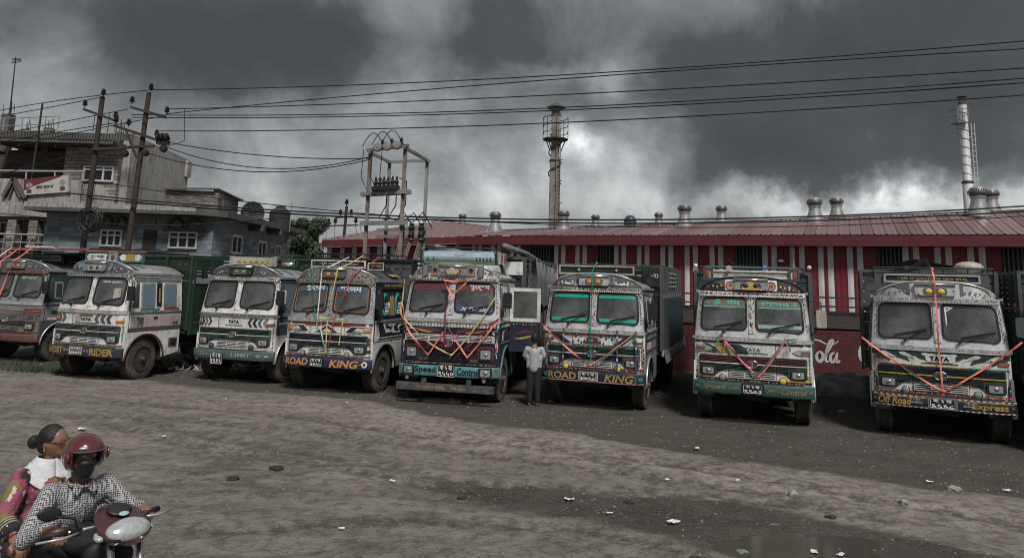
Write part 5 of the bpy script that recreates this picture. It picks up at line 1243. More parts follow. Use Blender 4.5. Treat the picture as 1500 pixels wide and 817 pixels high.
def board(T, x0, x1, y, z0, z1, m, frame=None, txt=None, tm=None, ang=0., th=.05, name='header_board', fw=.035):
    """a painted board standing on the cab roof"""
    f0 = lambda u, w_: (u, y, w_); b = MB().prism(rpoly(rect(x0, z0, x1, z1), .02), f0, lambda u, w_: (u, y+th, w_)); o = b.build(name, m, T)
    if frame:
        for (a0, a1, c0, c1) in ((x0, x1, z1-fw, z1), (x0, x1, z0, z0+fw), (x0, x0+fw, z0+fw, z1-fw), (x1-fw, x1, z0+fw, z1-fw)):
            MB().box(((a0+a1)/2, y-.012, (c0+c1)/2), (a1-a0, .025, c1-c0)).build('frame', frame, o)
    if txt: text(txt, lambda u, w_: (u, y-.006, w_), x0+(x1-x0)*.15, z0+(z1-z0)*.28, x1-(x1-x0)*.12, z1-(z1-z0)*.30, tm, o, bold=.02)
    return o
def rack(T, x0, x1, y0, y1, z, m=black, n_=4, h=.12):
    b = MB()
    for zz in (z, z+h):
        b.tube([(x0, y0, zz), (x1, y0, zz), (x1, y1, zz), (x0, y1, zz), (x0, y0, zz)], .014, 5)
    for i in range(n_+1):
        x = x0+(x1-x0)*i/n_; b.tube([(x, y0, z-.12), (x, y0, z+h)], .012, 4); b.tube([(x, y0, z), (x, y1, z)], .012, 4)
    for i in range(3): b.tube([(x1, y0+(y1-y0)*i/2, z-.1), (x1, y0+(y1-y0)*i/2, z+h)], .012, 4)
    b.build('roof_rack', m, T)
def horn(T, p, m=black):
    MB().lathe([(.02, .22), (.025, .06), (.06, .0), (.065, -.01)], 12, p, 'y').build('horn', m, T, 'auto')
def ribbon(T, pts, w, m, label, knot=None, group='ribbons tied across the truck fronts'):
    """flat band through local points (a, z, depth in front); stands free of the truck as a thing of its own"""
    b = MB(); P_ = []
    for i in range(len(pts)-1):
        p, q = pts[i], pts[i+1]; k = 6
        for j in range(k): t_ = j/k; P_.append((p[0]+(q[0]-p[0])*t_+random.uniform(-.004, .004), p[2]+(q[2]-p[2])*t_, p[1]+(q[1]-p[1])*t_-.032*math.sin(math.pi*t_)*abs(q[0]-p[0])))
    P_.append((pts[-1][0], pts[-1][2], pts[-1][1])); P_ = [Vector(p) for p in P_]; v = []; n_ = len(P_)
    for i, p in enumerate(P_):
        d = (P_[min(i+1, n_-1)]-P_[max(i-1, 0)]).normalized(); s = d.cross(Vector((0, -1, 0)))
        s = s.normalized() if s.length > .05 else Vector((1, 0, 0)); tw = .7*math.sin(i*.8+len(label)); s = (s+Vector((0, tw, 0))).normalized()*w/2; o_ = Vector((0, .0015, 0)); v += [p+s-o_, p-s-o_, p-s+o_, p+s+o_]
    f = [(4*i+j, 4*i+(j+1) % 4, 4*(i+1)+(j+1) % 4, 4*(i+1)+j) for i in range(n_-1) for j in range(4)]
    b.add(v, f)
    if knot: b.ell((knot[0], knot[2]-.01, knot[1]), (.03, .02, .025), 8, 6); b.bar((knot[0], knot[2]-.01, knot[1]), (knot[0]-.03, knot[2]-.02, knot[1]-.09), w*.7, .004)
    o = b.build('ribbon', m); o.location = T.location; o.rotation_euler = T.rotation_euler; return tag(o, label, 'ribbon', group)
# ------------------------------------------------------------------ the eight trucks and a ninth at the edge
ploadg = dict(top=3.05, plank=greenp, frame=green)
ploadd = dict(top=3.08, plank=dblue, frame=greyd)
def wave(D, m, pts, off=.01): D['fp']('painted_wave', rpoly(pts, .03, 3), off, m, .008)
# --- T8 OFF ROAD EXPRESS
def deco8(T, D):
    fp, ft, st = D['fp'], D['ft'], D['strip']
    st('painted_band', -1.09, 1.09, 1.33, 1.58, .006, white, .004); st('painted_band', -1.09, 1.09, 1.49, 1.58, .010, green, .004)
    for s, x in ((1, -.98), (1, -.66), (1, -.3), (-1, .3), (-1, .66), (-1, .98)):
        wave(D, green, [(x-.12*s, 1.53), (x+.02*s, 1.52), (x+.14*s, 1.47), (x+.2*s, 1.38), (x+.07*s, 1.43), (x-.02*s, 1.45)], .013)
        wave(D, white, [(x+.0*s, 1.545), (x+.10*s, 1.56), (x+.22*s, 1.50), (x+.28*s, 1.44), (x+.16*s, 1.475), (x+.06*s, 1.50)], .016)
    fp('painted_oval', rpoly(rect(-.22, 1.40, .25, 1.55), .07), .018, white, .004)
    ft('TATA', -.155, 1.425, .155, 1.505, .024, black, bold=.05); st('badge_underline', -.29, .29, 1.375, 1.385, .02, black, .01, n_=3)
    ft('1613', .66, 1.46, .80, 1.49, .02, black, bold=.03)
    st('painted_stripe', -.98, -.44, 1.32, 1.335, .02, red, .01, n_=4); st('painted_stripe', -.44, .44, 1.32, 1.335, .02, yellow, .01, n_=4); st('painted_stripe', .44, 1.08, 1.325, 1.34, .02, tealb, .01, n_=5)
    for i in range(22): a = -1.05+i*.1; fp('painted_diamond', [(a-.035, .845), (a, .855), (a+.035, .845), (a, .835)], .026, yellow, .004)
    for i in range(9): a = -.5+i*.125; fp('painted_dash', rect(a-.035, 1.012, a+.035, 1.024), .018, red, .004)
    for s in (-1, 1): fp('painted_corner', rpoly([(s*1.01, .88), (s*1.09, .88), (s*1.09, 1.2), (s*1.03, 1.05)][::s], .02), .008, navy, .004)
    for i in range(26): a = -1.1+i*.088; MB().prism(rect(a, .587, a+.044, .600), D['BF'](.007), D['BF'](0)).build('painted_dash', red, D['bumper'])
    for i in range(24): a = -1.08+i*.094; MB().prism(rect(a, .776, a+.05, .792), D['BF'](.007), D['BF'](0)).build('painted_dash', white, D['bumper'])
    for x in (-.4, .4):
        b = MB()
        for k in range(5): an = math.pi*(k+.5)/5; b.prism(rpoly([(x, .69), (x+.075*math.cos(an-.2), .69+.055*math.sin(an)), (x+.085*math.cos(an), .69+.065*math.sin(an)), (x+.075*math.cos(an+.2), .69+.055*math.sin(an))], .006, 2), D['BF'](.008), D['BF'](.004))
        b.prism(rect(x-.09, .665, x+.09, .685), D['BF'](.008), D['BF'](.004)); b.build('painted_lotus', silver, D['bumper'])
    for s in (-1, 1): MB().prism([(s*1.1, .69), (s*1.04, .715), (s*1.06, .69), (s*1.04, .665)][::-s], D['BF'](.008), D['BF'](.004)).build('painted_arrow', gold, D['bumper'])
    b = D['Zf']; board(T, -.82, .78, .52, 2.83, 3.0, black, silver, 'श्री पशुपतिनाथ जय होस्', gold)
    for x in (-.9, .86): board(T, x-.08, x+.06, .55, 2.80, 3.0, greyd, None, name='header_post')
    rack(T, -1.0, 1.0, .6, 1.9, 3.02, black, 5, .1); b = MB()
    for i in range(3): b.tube([(-.35+i*.06, 1.0, 3.1), (-.1+.02*i, .9, 3.3), (.05, 1.1, 3.1)], .03, 5)
    b.build('rope_winch', black, T)
    # green tarpaulin stretched over hoops, left of centre
    b = MB(); b.add([(-1.2, 2.1, 3.1), (-.2, 1.7, 3.34), (0, 1.9, 3.3), (1.15, 2.3, 3.12), (-1.2, 6, 3.1), (0, 6, 3.35), (1.15, 6, 3.12)], [(0, 1, 2, 5, 4), (2, 3, 6, 5)]); b.build('tarpaulin', M('grey green tarpaulin', (.13, .16, .15), .6, dirt=.3, scale=2), T)
    MB().ell((.72, 1.5, 3.17), (.26, .3, .12), 12, 7).build('white_sack', cream, T, True)
    g = D['F'](.012); 
    for q in ([(.14, 2.40), (.30, 2.40), (.27, 2.37), (.17, 2.37)], [(.14, 2.40), (.17, 2.37), (.17, 2.08), (.15, 2.05)], [(.17, 2.31), (.27, 2.37), (.25, 2.38), (.17, 2.335)]): D['fp']('windscreen_sticker', q, .014, white, .004)
T8 = truck(dict(pos=(7.88, 13.15, .46), seed=8, label='white and green truck with OFF Road Express bumper and a vertical orange ribbon',
    colours=dict(body=white, upper=M('pale blue grey aluminium', (.56, .58, .62), .35, metal=.25, dirt=.35, scale=2.4, streak=.3), side=grey, grille_up=navy, grille_lo=green, surround=green, divider=yellow, bumper=navy, brow=silver, crown=silver, crown_panel=greyd, crown_dots=[silver, silver, greyd, grey], lowtrim=red, grille3=white, badge_bg=greyd, crown_lamp=yellens, box=silver),
    fog=(lens, lens), bumper_text=[('Off Road', -1.02, .62, -.48, .755, gold, .03, .25), ('Express', .44, .61, 1.0, .75, gold, .03, .15)],
    bumper_strips=[(-1.1, -.25, .755, .768, yellow), (.25, 1.1, .755, .768, yellow), (-1.1, 1.1, .585, .602, white)], plate=(0, .69, .2, .085), plate_frame=chrome, plate_text=['बा ३ ख', '६६६८'],
    load=dict(ploadd, plank=green, head=greyd, len=6.0), deco=deco8, mirrors=1, mirror=greyd, side_windows=[(.52, .98, 1.74, 2.34)]))
ribbon(T8, [(0, 3.10, .40), (.0, 2.92, .02), (.0, 2.5, .0), (.0, 1.62, -.06), (.02, .93, -.09)], 0.030, rib_o, 'orange ribbon hanging straight down the middle of the OFF ROAD EXPRESS truck', (0, 3.1, .38))
ribbon(T8, [(-1.25, 1.78, -.0), (-.45, 1.2, -.07), (.03, .90, -.09), (.5, 1.22, -.07), (1.27, 1.84, .0)], 0.032, rib_o, 'orange ribbon strung in a wide V across the OFF ROAD EXPRESS truck', (.03, .91, -.09))
ribbon(T8, [(-.6, 1.28, -.055), (.01, .88, -.075), (.30, 1.06, -.055)], 0.018, rib_g, 'thin green ribbon behind the orange V of the OFF ROAD EXPRESS truck')
# --- T7 frontal
def deco7(T, D):
    fp, ft, st = D['fp'], D['ft'], D['strip']
    st('painted_stripe', -1.09, 1.09, 1.545, 1.58, .010, navy, .004)
    for x, m_, in ((-.80, green), (-.70, gold), (-.52, gold), (-.38, navy), (-.26, green)):
        wave(D, m_, [(x-.10, 1.375), (x-.05, 1.50), (x-.15, 1.53), (x+.05, 1.52), (x+.16, 1.44), (x+.2, 1.35), (x+.08, 1.35)], .012+.002*abs(x))
    for x in (-.72, -.42): wave(D, white, [(x-.14, 1.525), (x+.02, 1.50), (x+.10, 1.40), (x+.13, 1.36), (x+.04, 1.45), (x-.06, 1.50)], .018)
    ft('TATA', -.14, 1.415, .16, 1.475, .016, greyd, bold=.03); st('badge_underline', -.2, .30, 1.378, 1.388, .02, black, .01, n_=3)
    for s in (-1, 1): fp('indicator_plate', [(s*1.07, 1.38), (s*.84, 1.38), (s*.74, 1.43), (s*.84, 1.48), (s*1.07, 1.48)][::-s], .02, silver, .012)
    st('painted_stripe', -1.09, 1.09, .868, .89, .024, gold, .006)
    for s in (-1, 1): fp('painted_block', rect(s*1.045-.04, .93, s*1.045+.04, 1.0), .014, gold, .006)
    gb_ = M('brown windscreen film', (.17, .13, .10), .4, dirt=.25); 
    fp('windscreen_film', rpoly([(-.98, 2.25), (-.12, 2.27), (-.12, 2.43), (-.985, 2.40)], .05), .012, gb_, .003); fp('windscreen_film', rpoly([(.12, 2.27), (.98, 2.25), (.985, 2.40), (.12, 2.43)], .05), .012, gb_, .003)
    tf = M('aqua windscreen lettering', (.10, .46, .38), .5, dirt=.1); 
    for a0, a1 in ((-.97, -.12), (.12, .97)): st('windscreen_line', a0, a1, 2.245, 2.262, .014, tf, .003, n_=9)
    st('windscreen_line', .13, .95, 1.86, 1.93, .013, M('pale aqua film', (.25, .36, .33), .5, dirt=.25), .003, n_=9)
    ft('ॐ', -.78, 2.29, -.62, 2.40, .017, tf, bold=.025); ft('नम', -.50, 2.29, -.22, 2.385, .017, tf, bold=.025); ft('िशवाय', .20, 2.29, .76, 2.39, .017, tf, bold=.025)
    ft('❀', -.92, 2.31, -.84, 2.36, .017, tf); ft('✤', .82, 2.29, .92, 2.37, .017, tf)
    fp('pillar_ornament', rpoly([(0, 2.02), (.03, 2.07), (0, 2.12), (-.03, 2.07)], .01), .026, gold, .006); fp('pillar_ornament', rpoly([(0, 1.87), (.035, 1.92), (.02, 1.98), (-.02, 1.98), (-.035, 1.92)], .01), .026, maroon, .006); fp('pillar_ornament', rpoly([(0, 2.24), (.03, 2.3), (0, 2.38), (-.03, 2.3)], .01), .026, cream, .006)
    for s in (-1, 1):
        c = D['CR'](.03)(s*.40, 2.685); MB().prism(rpoly(rect(s*.40-.115, 2.585, s*.40+.115, 2.80), .03), D['CR'](.03), D['CR'](0)).build('speaker_plate', white, T)
        o = MB().lathe([(.0, -.02), (.03, -.03), (.05, -.01), (.085, -.035), (.09, .0)], 20, c, 'y').build('speaker', M('rust orange disc', (.3, .09, .05), .5, dirt=.3, scale=20), T, 'auto'); MB().lathe([(.05, -.022), (.065, -.024), (.07, -.018)], 20, c, 'y').build('speaker_ring', cream, o)
    MB().prism(rpoly([(-.19, 2.60), (.19, 2.60), (.15, 2.69), (.08, 2.72), (.06, 2.76), (-.06, 2.76), (-.08, 2.72), (-.15, 2.69)], .02), D['CR'](.085), D['CR'](.06)).build('crown_emblem', gold, T)
    board(T, -.78, .78, .55, 2.84, 3.0, M('peeling cream board', (.34, .33, .29), .6, dirt=.45, scale=5), white, name='header_board')
    for s in (-1, 1): board(T, s*.84-.10, s*.84+.10, .50, 2.80, 3.04, white, greyd, name='header_post'); MB().prism(rpoly(rect(s*.86-.035, 2.86, s*.86+.035, 3.0), .01), lambda u, w_: (u, .47, w_), lambda u, w_: (u, .5, w_)).build('reflector', redlens, T)
    b = MB(); b.bar((-.9, .55, 3.07), (.9, .55, 3.07), .04, .03); b.build('header_rail', teal, T); MB().box((.28, .53, 3.08), (.07, .03, .06)).build('blue_light', M('blue light', (.1, .3, .7), .3), T)
    horn(T, (-.42, .42, 3.03), cream); b = MB(); b.tube([(-.5, .6, 3.06), (-.42, .5, 3.22), (-.3, .6, 3.08), (-.38, .5, 3.16)], .03, 6); b.build('rope_bundle', black, T)
    rack(T, -1.05, 1.05, .9, 1.95, 2.98, black, 4, .1)
    MB().ell((-1.22, 1.98, 3.12), (.05, .05, .05), 8, 6).build('post_knob', white, T); MB().ell((1.22, 1.98, 3.12), (.05, .05, .05), 8, 6).build('post_knob', white, T)
T7 = truck(dict(pos=(4.826, 14.212, .336), seed=7, density=1.2, label='head on white truck with green bumper, maroon grille and aqua windscreen lettering',
    colours=dict(body=white, upper=M('grey white enamel', (.50, .51, .52), .4, metal=.1, dirt=.4, scale=2.2, streak=.4), side=white, grille_up=maroon, grille_lo=green, surround=green, divider=white, bumper=M('sea green paint', (.035, .09, .085), .45, dirt=.4, scale=2.5, streak=.3), brow=white, scallop=white, browdots=[red, navy, greyd, maroon], crown=black, crown_panel=greyd, crown_dots=[silver, red, white, gold], lowtrim=black, grille3=white, badge_bg=maroon, box=chrome, box_in=black, ind=M('dark amber lens', (.16, .09, .06), .4, dirt=.4), crown_lamp=black, crown_rim=black),
    fog=(lens, yellens), bumper_text=[('Speed', -.93, .64, -.50, .75, gold, .0, .3), ('~⋙', -.46, .665, -.24, .73, gold, 0, 0), ('⋙~', .26, .665, .48, .73, gold, 0, 0), ('Control', .52, .64, .98, .75, gold, .0, .3), ('❀', -1.08, .67, -1.0, .72, gold, 0, 0), ('❀', 1.02, .67, 1.09, .72, gold, 0, 0)],
    plate=(0, .70, .18, .08), plate_frame=black, plate_text=['ना ६ ख', '९९०३'], load=dict(top=2.98, plank=dblue, frame=greyd), deco=deco7, mirrors=1, mirror=cream))
ribbon(T7, [(-.62, 1.70, -.02), (-.52, 1.62, -.06), (-.25, 1.28, -.07), (.12, .93, -.08), (.36, 1.25, -.07), (.60, 1.63, -.05), (.66, 1.68, -.02)], 0.036, rib_p, 'pink ribbon strung in a V across the head on truck', (.12, .94, -.085))
ribbon(T7, [(-.60, 1.66, -.035), (-.5, 1.5, -.05), (-.2, 1.2, -.055), (.03, .92, -.06), (.3, 1.22, -.05), (.62, 1.68, -.03)], 0.024, rib_g, 'green ribbon twisted with the pink V across the head on truck')
ribbon(T7, [(-.60, 1.68, -.07), (-.68, 1.62, -.08), (-.62, 1.55, -.08)], 0.028, rib_g, 'short green ribbon end tied at the left of the pink V'); ribbon(T7, [(-.53, 1.64, -.08), (-.50, 1.55, -.09), (-.52, 1.44, -.085)], 0.024, rib_p, 'short pink ribbon end hanging at the left of the V')
ribbon(T7, [(.85, 1.70, -.05), (.66, 1.67, -.08), (.69, 1.54, -.085), (.70, 1.44, -.08)], 0.024, rib_g, 'green ribbon end hanging at the right of the pink V'); ribbon(T7, [(.66, 1.60, -.09), (.64, 1.48, -.09), (.65, 1.38, -.085)], 0.024, rib_p, 'pink ribbon end hanging at the right of the V')
# --- T6 ROAD KING, teal windscreen bands
def deco6(T, D):
    fp, ft, st = D['fp'], D['ft'], D['strip']; rs = random.Random(66)
    for a0, a1 in ((-.965, -.125), (.125, .965)):
        st('windscreen_line', a0, a1, 2.33, 2.405, .013, tealb, .003, n_=9); st('windscreen_line', a0+.02, a1-.02, 1.835, 1.90, .013, tealb, .003, n_=9)
    ms_ = [red, tealb, navy, maroon, green]
    for s in (-1, 1):
        q = [(s*.46, 1.37), (s*.70, 1.53), (s*.88, 1.53), (s*.64, 1.37)]; fp('painted_lozenge', q[::-s] if s > 0 else q, .010, navy, .004)
        fp('painted_panel', rpoly([(s*.74, 1.36), (s*1.08, 1.36), (s*1.08, 1.52), (s*.9, 1.52)][::s], .02), .008, white, .003)
        fp('painted_flower', rpoly([(s*.84, 1.44), (s*.88, 1.48), (s*.94, 1.46), (s*.92, 1.41), (s*.86, 1.40)][::s], .02), .014, red if s < 0 else tealb, .004)
    for i in range(15):
        a = -.42+i*.06; z = 1.37 + rs.random()*.15; m_ = rs.choice(ms_); fp('painted_leaf', rpoly([(a-.025, z), (a, z+.05), (a+.025, z), (a, z-.02)], .008, 2), .010+.001*(i % 3), m_, .004)
    fp('painted_bus', rpoly([(-.20, 1.38), (.20, 1.38), (.17, 1.46), (.08, 1.50), (-.08, 1.50), (-.17, 1.46)], .02), .016, maroon, .004)
    for i in range(5): fp('painted_light', rpoly(rect(-.16+i*.07, 1.42, -.12+i*.07, 1.46), .01, 2), .021, [cream, gold, cream, red, cream][i], .003)
    for z, m_ in ((1.345, green), (1.55, maroon), (1.572, green), (.885, red)): st('painted_stripe', -1.08, 1.08, z-.008, z+.008, .022, m_, .008)
    for i in range(60):
        a = -1.05+2.1*rs.random(); z = rs.choice([1.31, 1.33, 1.35, 1.54, 1.56, 1.16, .87, 1.01]); 
        if i < 46: fp('painted_dot', rpoly([(a-.016, z), (a, z+.010), (a+.016, z), (a, z-.010)], .004, 2), .036, rs.choice([red, tealb, white, navy, white, gold]), .003)
    for a in (-.98, -.62, .55, .94):
        b = MB(); b.tube([F_(a, z) for F_ in (D['F'](.10),) for z in (.84, 1.68)], .017, 6); o = b.build('guard_bar', blue, T)
        for z in (1.05, 1.3, 1.5): MB().tube([D['F'](.10)(a, z), D['F'](.10)(a, z+.05)], .019, 6).build('painted_ring', rs.choice([yellow, red, white]), o)
    for i in range(4): z = .98+i*.085; fp('painted_chevron', [(1.035, z), (1.09, z+.035), (1.09, z+.075), (1.035, z+.04)], .012, black, .005)
    for i in range(5):
        for s in (-1, 1): a = s*(.09+.05*i); fp('pillar_line', [(a-.006, 1.76), (a+.006, 1.76), (s*.02+.005, 1.80+.03*i), (s*.02-.005, 1.80+.03*i)], .02, maroon if i % 2 else green, .003) if i < 3 else None
    board(T, -.92, .80, .60, 2.84, 3.04, black, cream); 
    for x in (-.45, .40): MB().lathe([(0, -.03), (.03, -.02), (.03, 0)], 10, (x, .59, 2.94), 'y').build('header_light', silver, T)
    b = MB()
    for i in range(36): b.ell((-.9+i*.048, .57, 3.03), (.012, .01, .012), 6, 4)
    b.build('bead_trim', white, T, kind='stuff')
    rack(T, -.95, .95, .7, 1.95, 2.98, green, 4, .08)
    text('-३)', lambda u, w_: (u, 1.94, w_), .98, 2.80, 1.16, 2.92, cream, T, bold=.03)
    MB().box((1.02, 1.96, 2.86), (.44, .03, .5)).build('black_panel', black, T)
    for s in (-1, 1): MB().prism(rpoly([(s*.46, 2.62), (s*.62, 2.66), (s*.78, 2.63), (s*.62, 2.61)][::s], .01), D['CR'](.024), D['CR'](.015)).build('painted_wings', white, T)
    for r in range(4):
        for c in range(6): MB().box((1.275, 3.4+c*.27, 2.62+r*.11), (.02, .16, .05)).build('painted_tile', M('pale gold paint', (.30, .28, .2), .5, dirt=.4), T)
L6 = dict(ploadd, len=6.4, vertical=1, hooks=1, bandm=grey, railm=cream, head=black)
T6 = truck(dict(pos=(1.821, 15.417, .329), seed=6, density=1.8, label='white truck with ROAD KING bumper, teal windscreen bands and dark blue load body',
    colours=dict(body=white, upper=M('grey white enamel', (.38, .39, .40), .4), side=grey, grille_up=green, grille_lo=navy, surround=greyd, divider=white, bumper=M('black violet paint', (.02, .018, .032), .4, dirt=.35, scale=3), brow=grey, scallop=white, browdots=None, crown=greyd, crown_panel=M('blue grey paint', (.12, .14, .16), .5, dirt=.4), crown_dots=[gold, white, greyd], lowtrim=maroon, grille3=white, badge_bg=greyd, ind=M('dark amber lens', (.16, .09, .06), .4), roof=silver, box=silver, box_in=greyd),
    fog=(yellens, yellens), bumper_text=[('ROAD', -.94, .62, -.32, .765, gold, .025, .0), ('KING', .28, .61, .90, .765, gold, .025, .25), ('❁', -1.07, .65, -.98, .74, tealb, .0, 0), ('❁', .98, .65, 1.08, .74, tealb, .0, 0)],
    bumper_strips=[(-1.1, 1.1, .585, .605, M('dusty pink paint', (.36, .20, .2), .5, dirt=.3)), (-1.0, -.97, .62, .76, blue), (.91, .95, .62, .76, blue)], plate=(-.06, .70, .18, .075), plate_frame=cream, plate_text=['बा २ ख', '४७९८'], load=L6, deco=deco6, mirrors=1, wiper_flip=0,
    side_art=[([(.2, 1.2), (1.8, 1.2), (1.8, 1.24), (.2, 1.24)], maroon), ([(.2, 1.44), (1.8, 1.44), (1.8, 1.48), (.2, 1.48)], green), ([(.3, 1.28), (.9, 1.28), (.9, 1.40), (.3, 1.40)], white)]))
ribbon(T6, [(-.02, 3.12, .5), (-.03, 2.9, .05), (-.02, 2.5, .0), (-.02, 1.6, -.10), (.0, .93, -.12)], 0.028, rib_g, 'green ribbon hanging straight down the middle of the teal banded ROAD KING truck', (-.02, 3.1, .48))
ribbon(T6, [(-1.13, 1.75, -.02), (-.95, 1.6, -.10), (-.5, 1.25, -.13), (-.02, .93, -.13)], 0.036, rib_o, 'orange ribbon slanting down from the left mirror of the teal banded ROAD KING truck', (-.02, .94, -.13))
ribbon(T6, [(-.02, .93, -.13), (.5, 1.3, -.13), (.96, 1.68, -.08)], 0.024, rib_o, 'orange ribbon rising to the right wiper of the teal banded ROAD KING truck'); ribbon(T6, [(-.0, .91, -.12), (.5, 1.26, -.12), (.96, 1.62, -.07)], 0.021, rib_g, 'green ribbon under the right orange strand of the teal banded ROAD KING truck')
# --- T5 Speed Control
def deco5(T, D):
    fp, ft, st, Zf = D['fp'], D['ft'], D['strip'], D['Zf']
    for i in range(30):
        a = -1.09+i*.0727
        fp('painted_check', [(a, 1.535), (a+.036, 1.535), (a+.046, 1.555), (a+.010, 1.555)], .012, [red, yellow, green][i % 3], .004); fp('painted_check', [(a, 1.495), (a+.036, 1.495), (a+.046, 1.515), (a+.010, 1.515)], .012, tealb, .004)
    st('painted_band', -1.09, 1.09, 1.485, 1.575, .008, white, .003)
    for s in (-1, 1):
        wave(D, maroon, [(s*.14, 1.40), (s*.4, 1.46), (s*.8, 1.47), (s*.6, 1.41), (s*.3, 1.37)][::s], .012); wave(D, gold, [(s*.35, 1.37), (s*.58, 1.41), (s*.82, 1.45), (s*.66, 1.38), (s*.45, 1.35)][::s], .016)
        wave(D, white, [(s*1.02, 1.33), (s*.98, 1.43), (s*.92, 1.46), (s*.82, 1.42), (s*.92, 1.42), (s*.96, 1.38)][::s], .018)
    st('bonnet_vent', -.22, .2, 1.425, 1.44, .014, black, .006, n_=2); 
    st('grille_bezel', -1.0, 1.0, 1.300, 1.318, .04, white, .02); 
    for a in (-1.0, -.45, .45, 1.0): st('grille_bezel', a-.012, a+.012, 1.17, 1.30, .038, white, .02, n_=1)
    fl = M('maroon windscreen film', (.12, .04, .045), .4, dirt=.2)
    fp('windscreen_film', rpoly([(-.98, 2.26), (-.12, 2.27), (-.12, 2.43), (-.985, 2.40)], .05), .012, fl, .003); fp('windscreen_film', rpoly([(.12, 2.27), (.98, 2.25), (.985, 2.40), (.12, 2.43)], .05), .012, fl, .003)
    ft('सुदर्शन', .42, 2.275, .90, 2.40, .017, white, bold=.03); ft('MAHAKALI', -.80, 2.30, -.25, 2.385, .017, maroon, bold=.01)
    fp('windscreen_film', rpoly([(.12, 1.84), (.96, 1.82), (.96, 1.92), (.12, 1.95)], .03), .012, M('blue windscreen film', (.06, .08, .25), .4, dirt=.2), .003); ft('X Parali', .22, 1.845, .82, 1.92, .017, white, bold=.02, shear=.3)
    for s in (-1, 1):
        fp('headlamp_bezel', rect(s*.835-.165, .90, s*.835+.165, 1.11), .018, maroon, .008, rr=.04)
        h_ = MB().prism(rpoly(rect(s*.86-.14, .60, s*.86+.14, .79), .03), D['BF'](.03), D['BF'](0)).build('headlamp', rubber, T); MB().prism(rpoly(rect(s*.86-.10, .625, s*.86+.10, .765), .02), D['BF'](.038), D['BF'](.02)).build('lens', lens, h_); MB().ell(D['BF'](.04)(s*.86, .695), (.05, .012, .04), 10, 6).build('bulb_shield', chrome, h_, True)
        MB().prism(rpoly(rect(s*1.08-.04, .60, s*1.08+.04, .79), .02), D['BF'](.02), D['BF'](-.05)).build('bumper_corner', chrome, T)
        MB().lathe([(0, -.03), (.04, -.02), (.05, .02), (.03, .06)], 12, (s*.86-.04, -.02, .52), 'y').build('fog_lamp', silver, T)
        fp('painted_dancer', rpoly([(s*1.04, .98), (s*1.07, 1.05), (s*1.08, 1.15), (s*1.05, 1.20), (s*1.02, 1.15), (s*1.03, 1.06)][::s], .01), .014, white, .004); fp('painted_dancer', rpoly([(s*1.045, 1.02), (s*1.07, 1.09), (s*1.04, 1.13), (s*1.025, 1.07)][::s], .01), .018, red, .003)
    b = MB().box((0, -.16, .36), (2.16, .08, .15)); lb_ = b.build('lower_bumper_bar', M('worn dark steel', (.05, .052, .06), .5, dirt=.6, dcol=(.16, .155, .14), scale=5), T)
    text('MAHAKALI TRANS', lambda u, w_: (u, -.205, w_), -.6, .33, .0, .39, gold, lb_, bold=.01); text('NEPAL', lambda u, w_: (u, -.205, w_), .15, .33, .5, .39, gold, lb_, bold=.01)
    for x in (-.5, .5): MB().bar((x, -.1, .36), (x, .1, .7), .1).build('bumper_bracket', navy, T)
    ft('जय माँ', -.66, .885, -.46, .925, .016, gold); ft('काली', .50, .885, .66, .925, .016, gold)
    # crown: cylinders and speaker panels
    for s in (-1, 1):
        o = MB().prism(rect(s*.43-.09, 2.58, s*.43+.09, 2.85), D['CR'](.04), D['CR'](0)).build('speaker_panel', M('bronze panel', (.16, .13, .10), .5, dirt=.4), T); c = D['CR'](.045)(s*.43, 2.71); MB().lathe([(0, -.0), (.035, -.02), (.05, -.005), (.05, .01)], 14, c, 'y').build('speaker', black, o)
        MB().lathe([(0, -.12), (.07, -.12), (.07, .12), (0, .12)], 14, D['CR'](.05)(s*.66, 2.70), 'z').build('chrome_column', chrome, T, 'auto')
    b = MB(); c = D['CR'](.11)(0, 2.66)
    for dx, dz, r_ in ((0, 0, .07), (-.07, -.02, .05), (.07, -.02, .05), (0, .06, .05), (-.04, .04, .04), (.05, .04, .04)): b.ell((c[0]+dx, c[1], c[2]+dz), (r_, .03, r_), 10, 6)
    b.build('crown_emblem', cream, T, True)
    # landscape box on the roof
    gr = M('landscape board green', (.11, .16, .10), .55, dirt=.3, scale=4); skyb = M('landscape board sky', (.28, .36, .40), .5, dirt=.3, scale=3)
    zb_ = Zf(2.86); b = MB(); pr = [(.55, 0), (.52, .16), (.58, .27), (.75, .31), (1.05, .31), (1.05, 0)]
    b.add([(s*.84, y, zb_+z) for s in (-1, 1) for y, z in pr], [(0, 1, 2, 3, 4, 5), (6, 11, 10, 9, 8, 7)]+[(i, (i+1) % 6, 6+(i+1) % 6, 6+i)[::-1] for i in range(6)]); lbx = b.build('painted_roof_box', skyb, T)
    fy = lambda off: (lambda u, w_: (u, .547-.03*cl(w_/.16)+.06*cl((w_-.16)/.11)-off, zb_+w_))
    MB().prism([(-.82, .02), (.82, .02), (.82, .10), (.5, .08), (.2, .10), (-.1, .07), (-.5, .11), (-.82, .09)], fy(.006), fy(0)).build('painted_meadow', gr, lbx)
    for i, x in enumerate((.42, .5, .58, .66, .74, -.74, -.6)): MB().prism([(x-.03, .08), (x+.03, .08), (x, .17+.02*(i % 2))], fy(.010), fy(.004)).build('painted_tree', green, lbx)
    MB().prism([(-.35, .10), (-.1, .22), (.0, .19), (.12, .23), (.35, .1)], fy(.004), fy(0)).build('painted_mountain', grey, lbx)
    for x in (.95, 1.02): pass
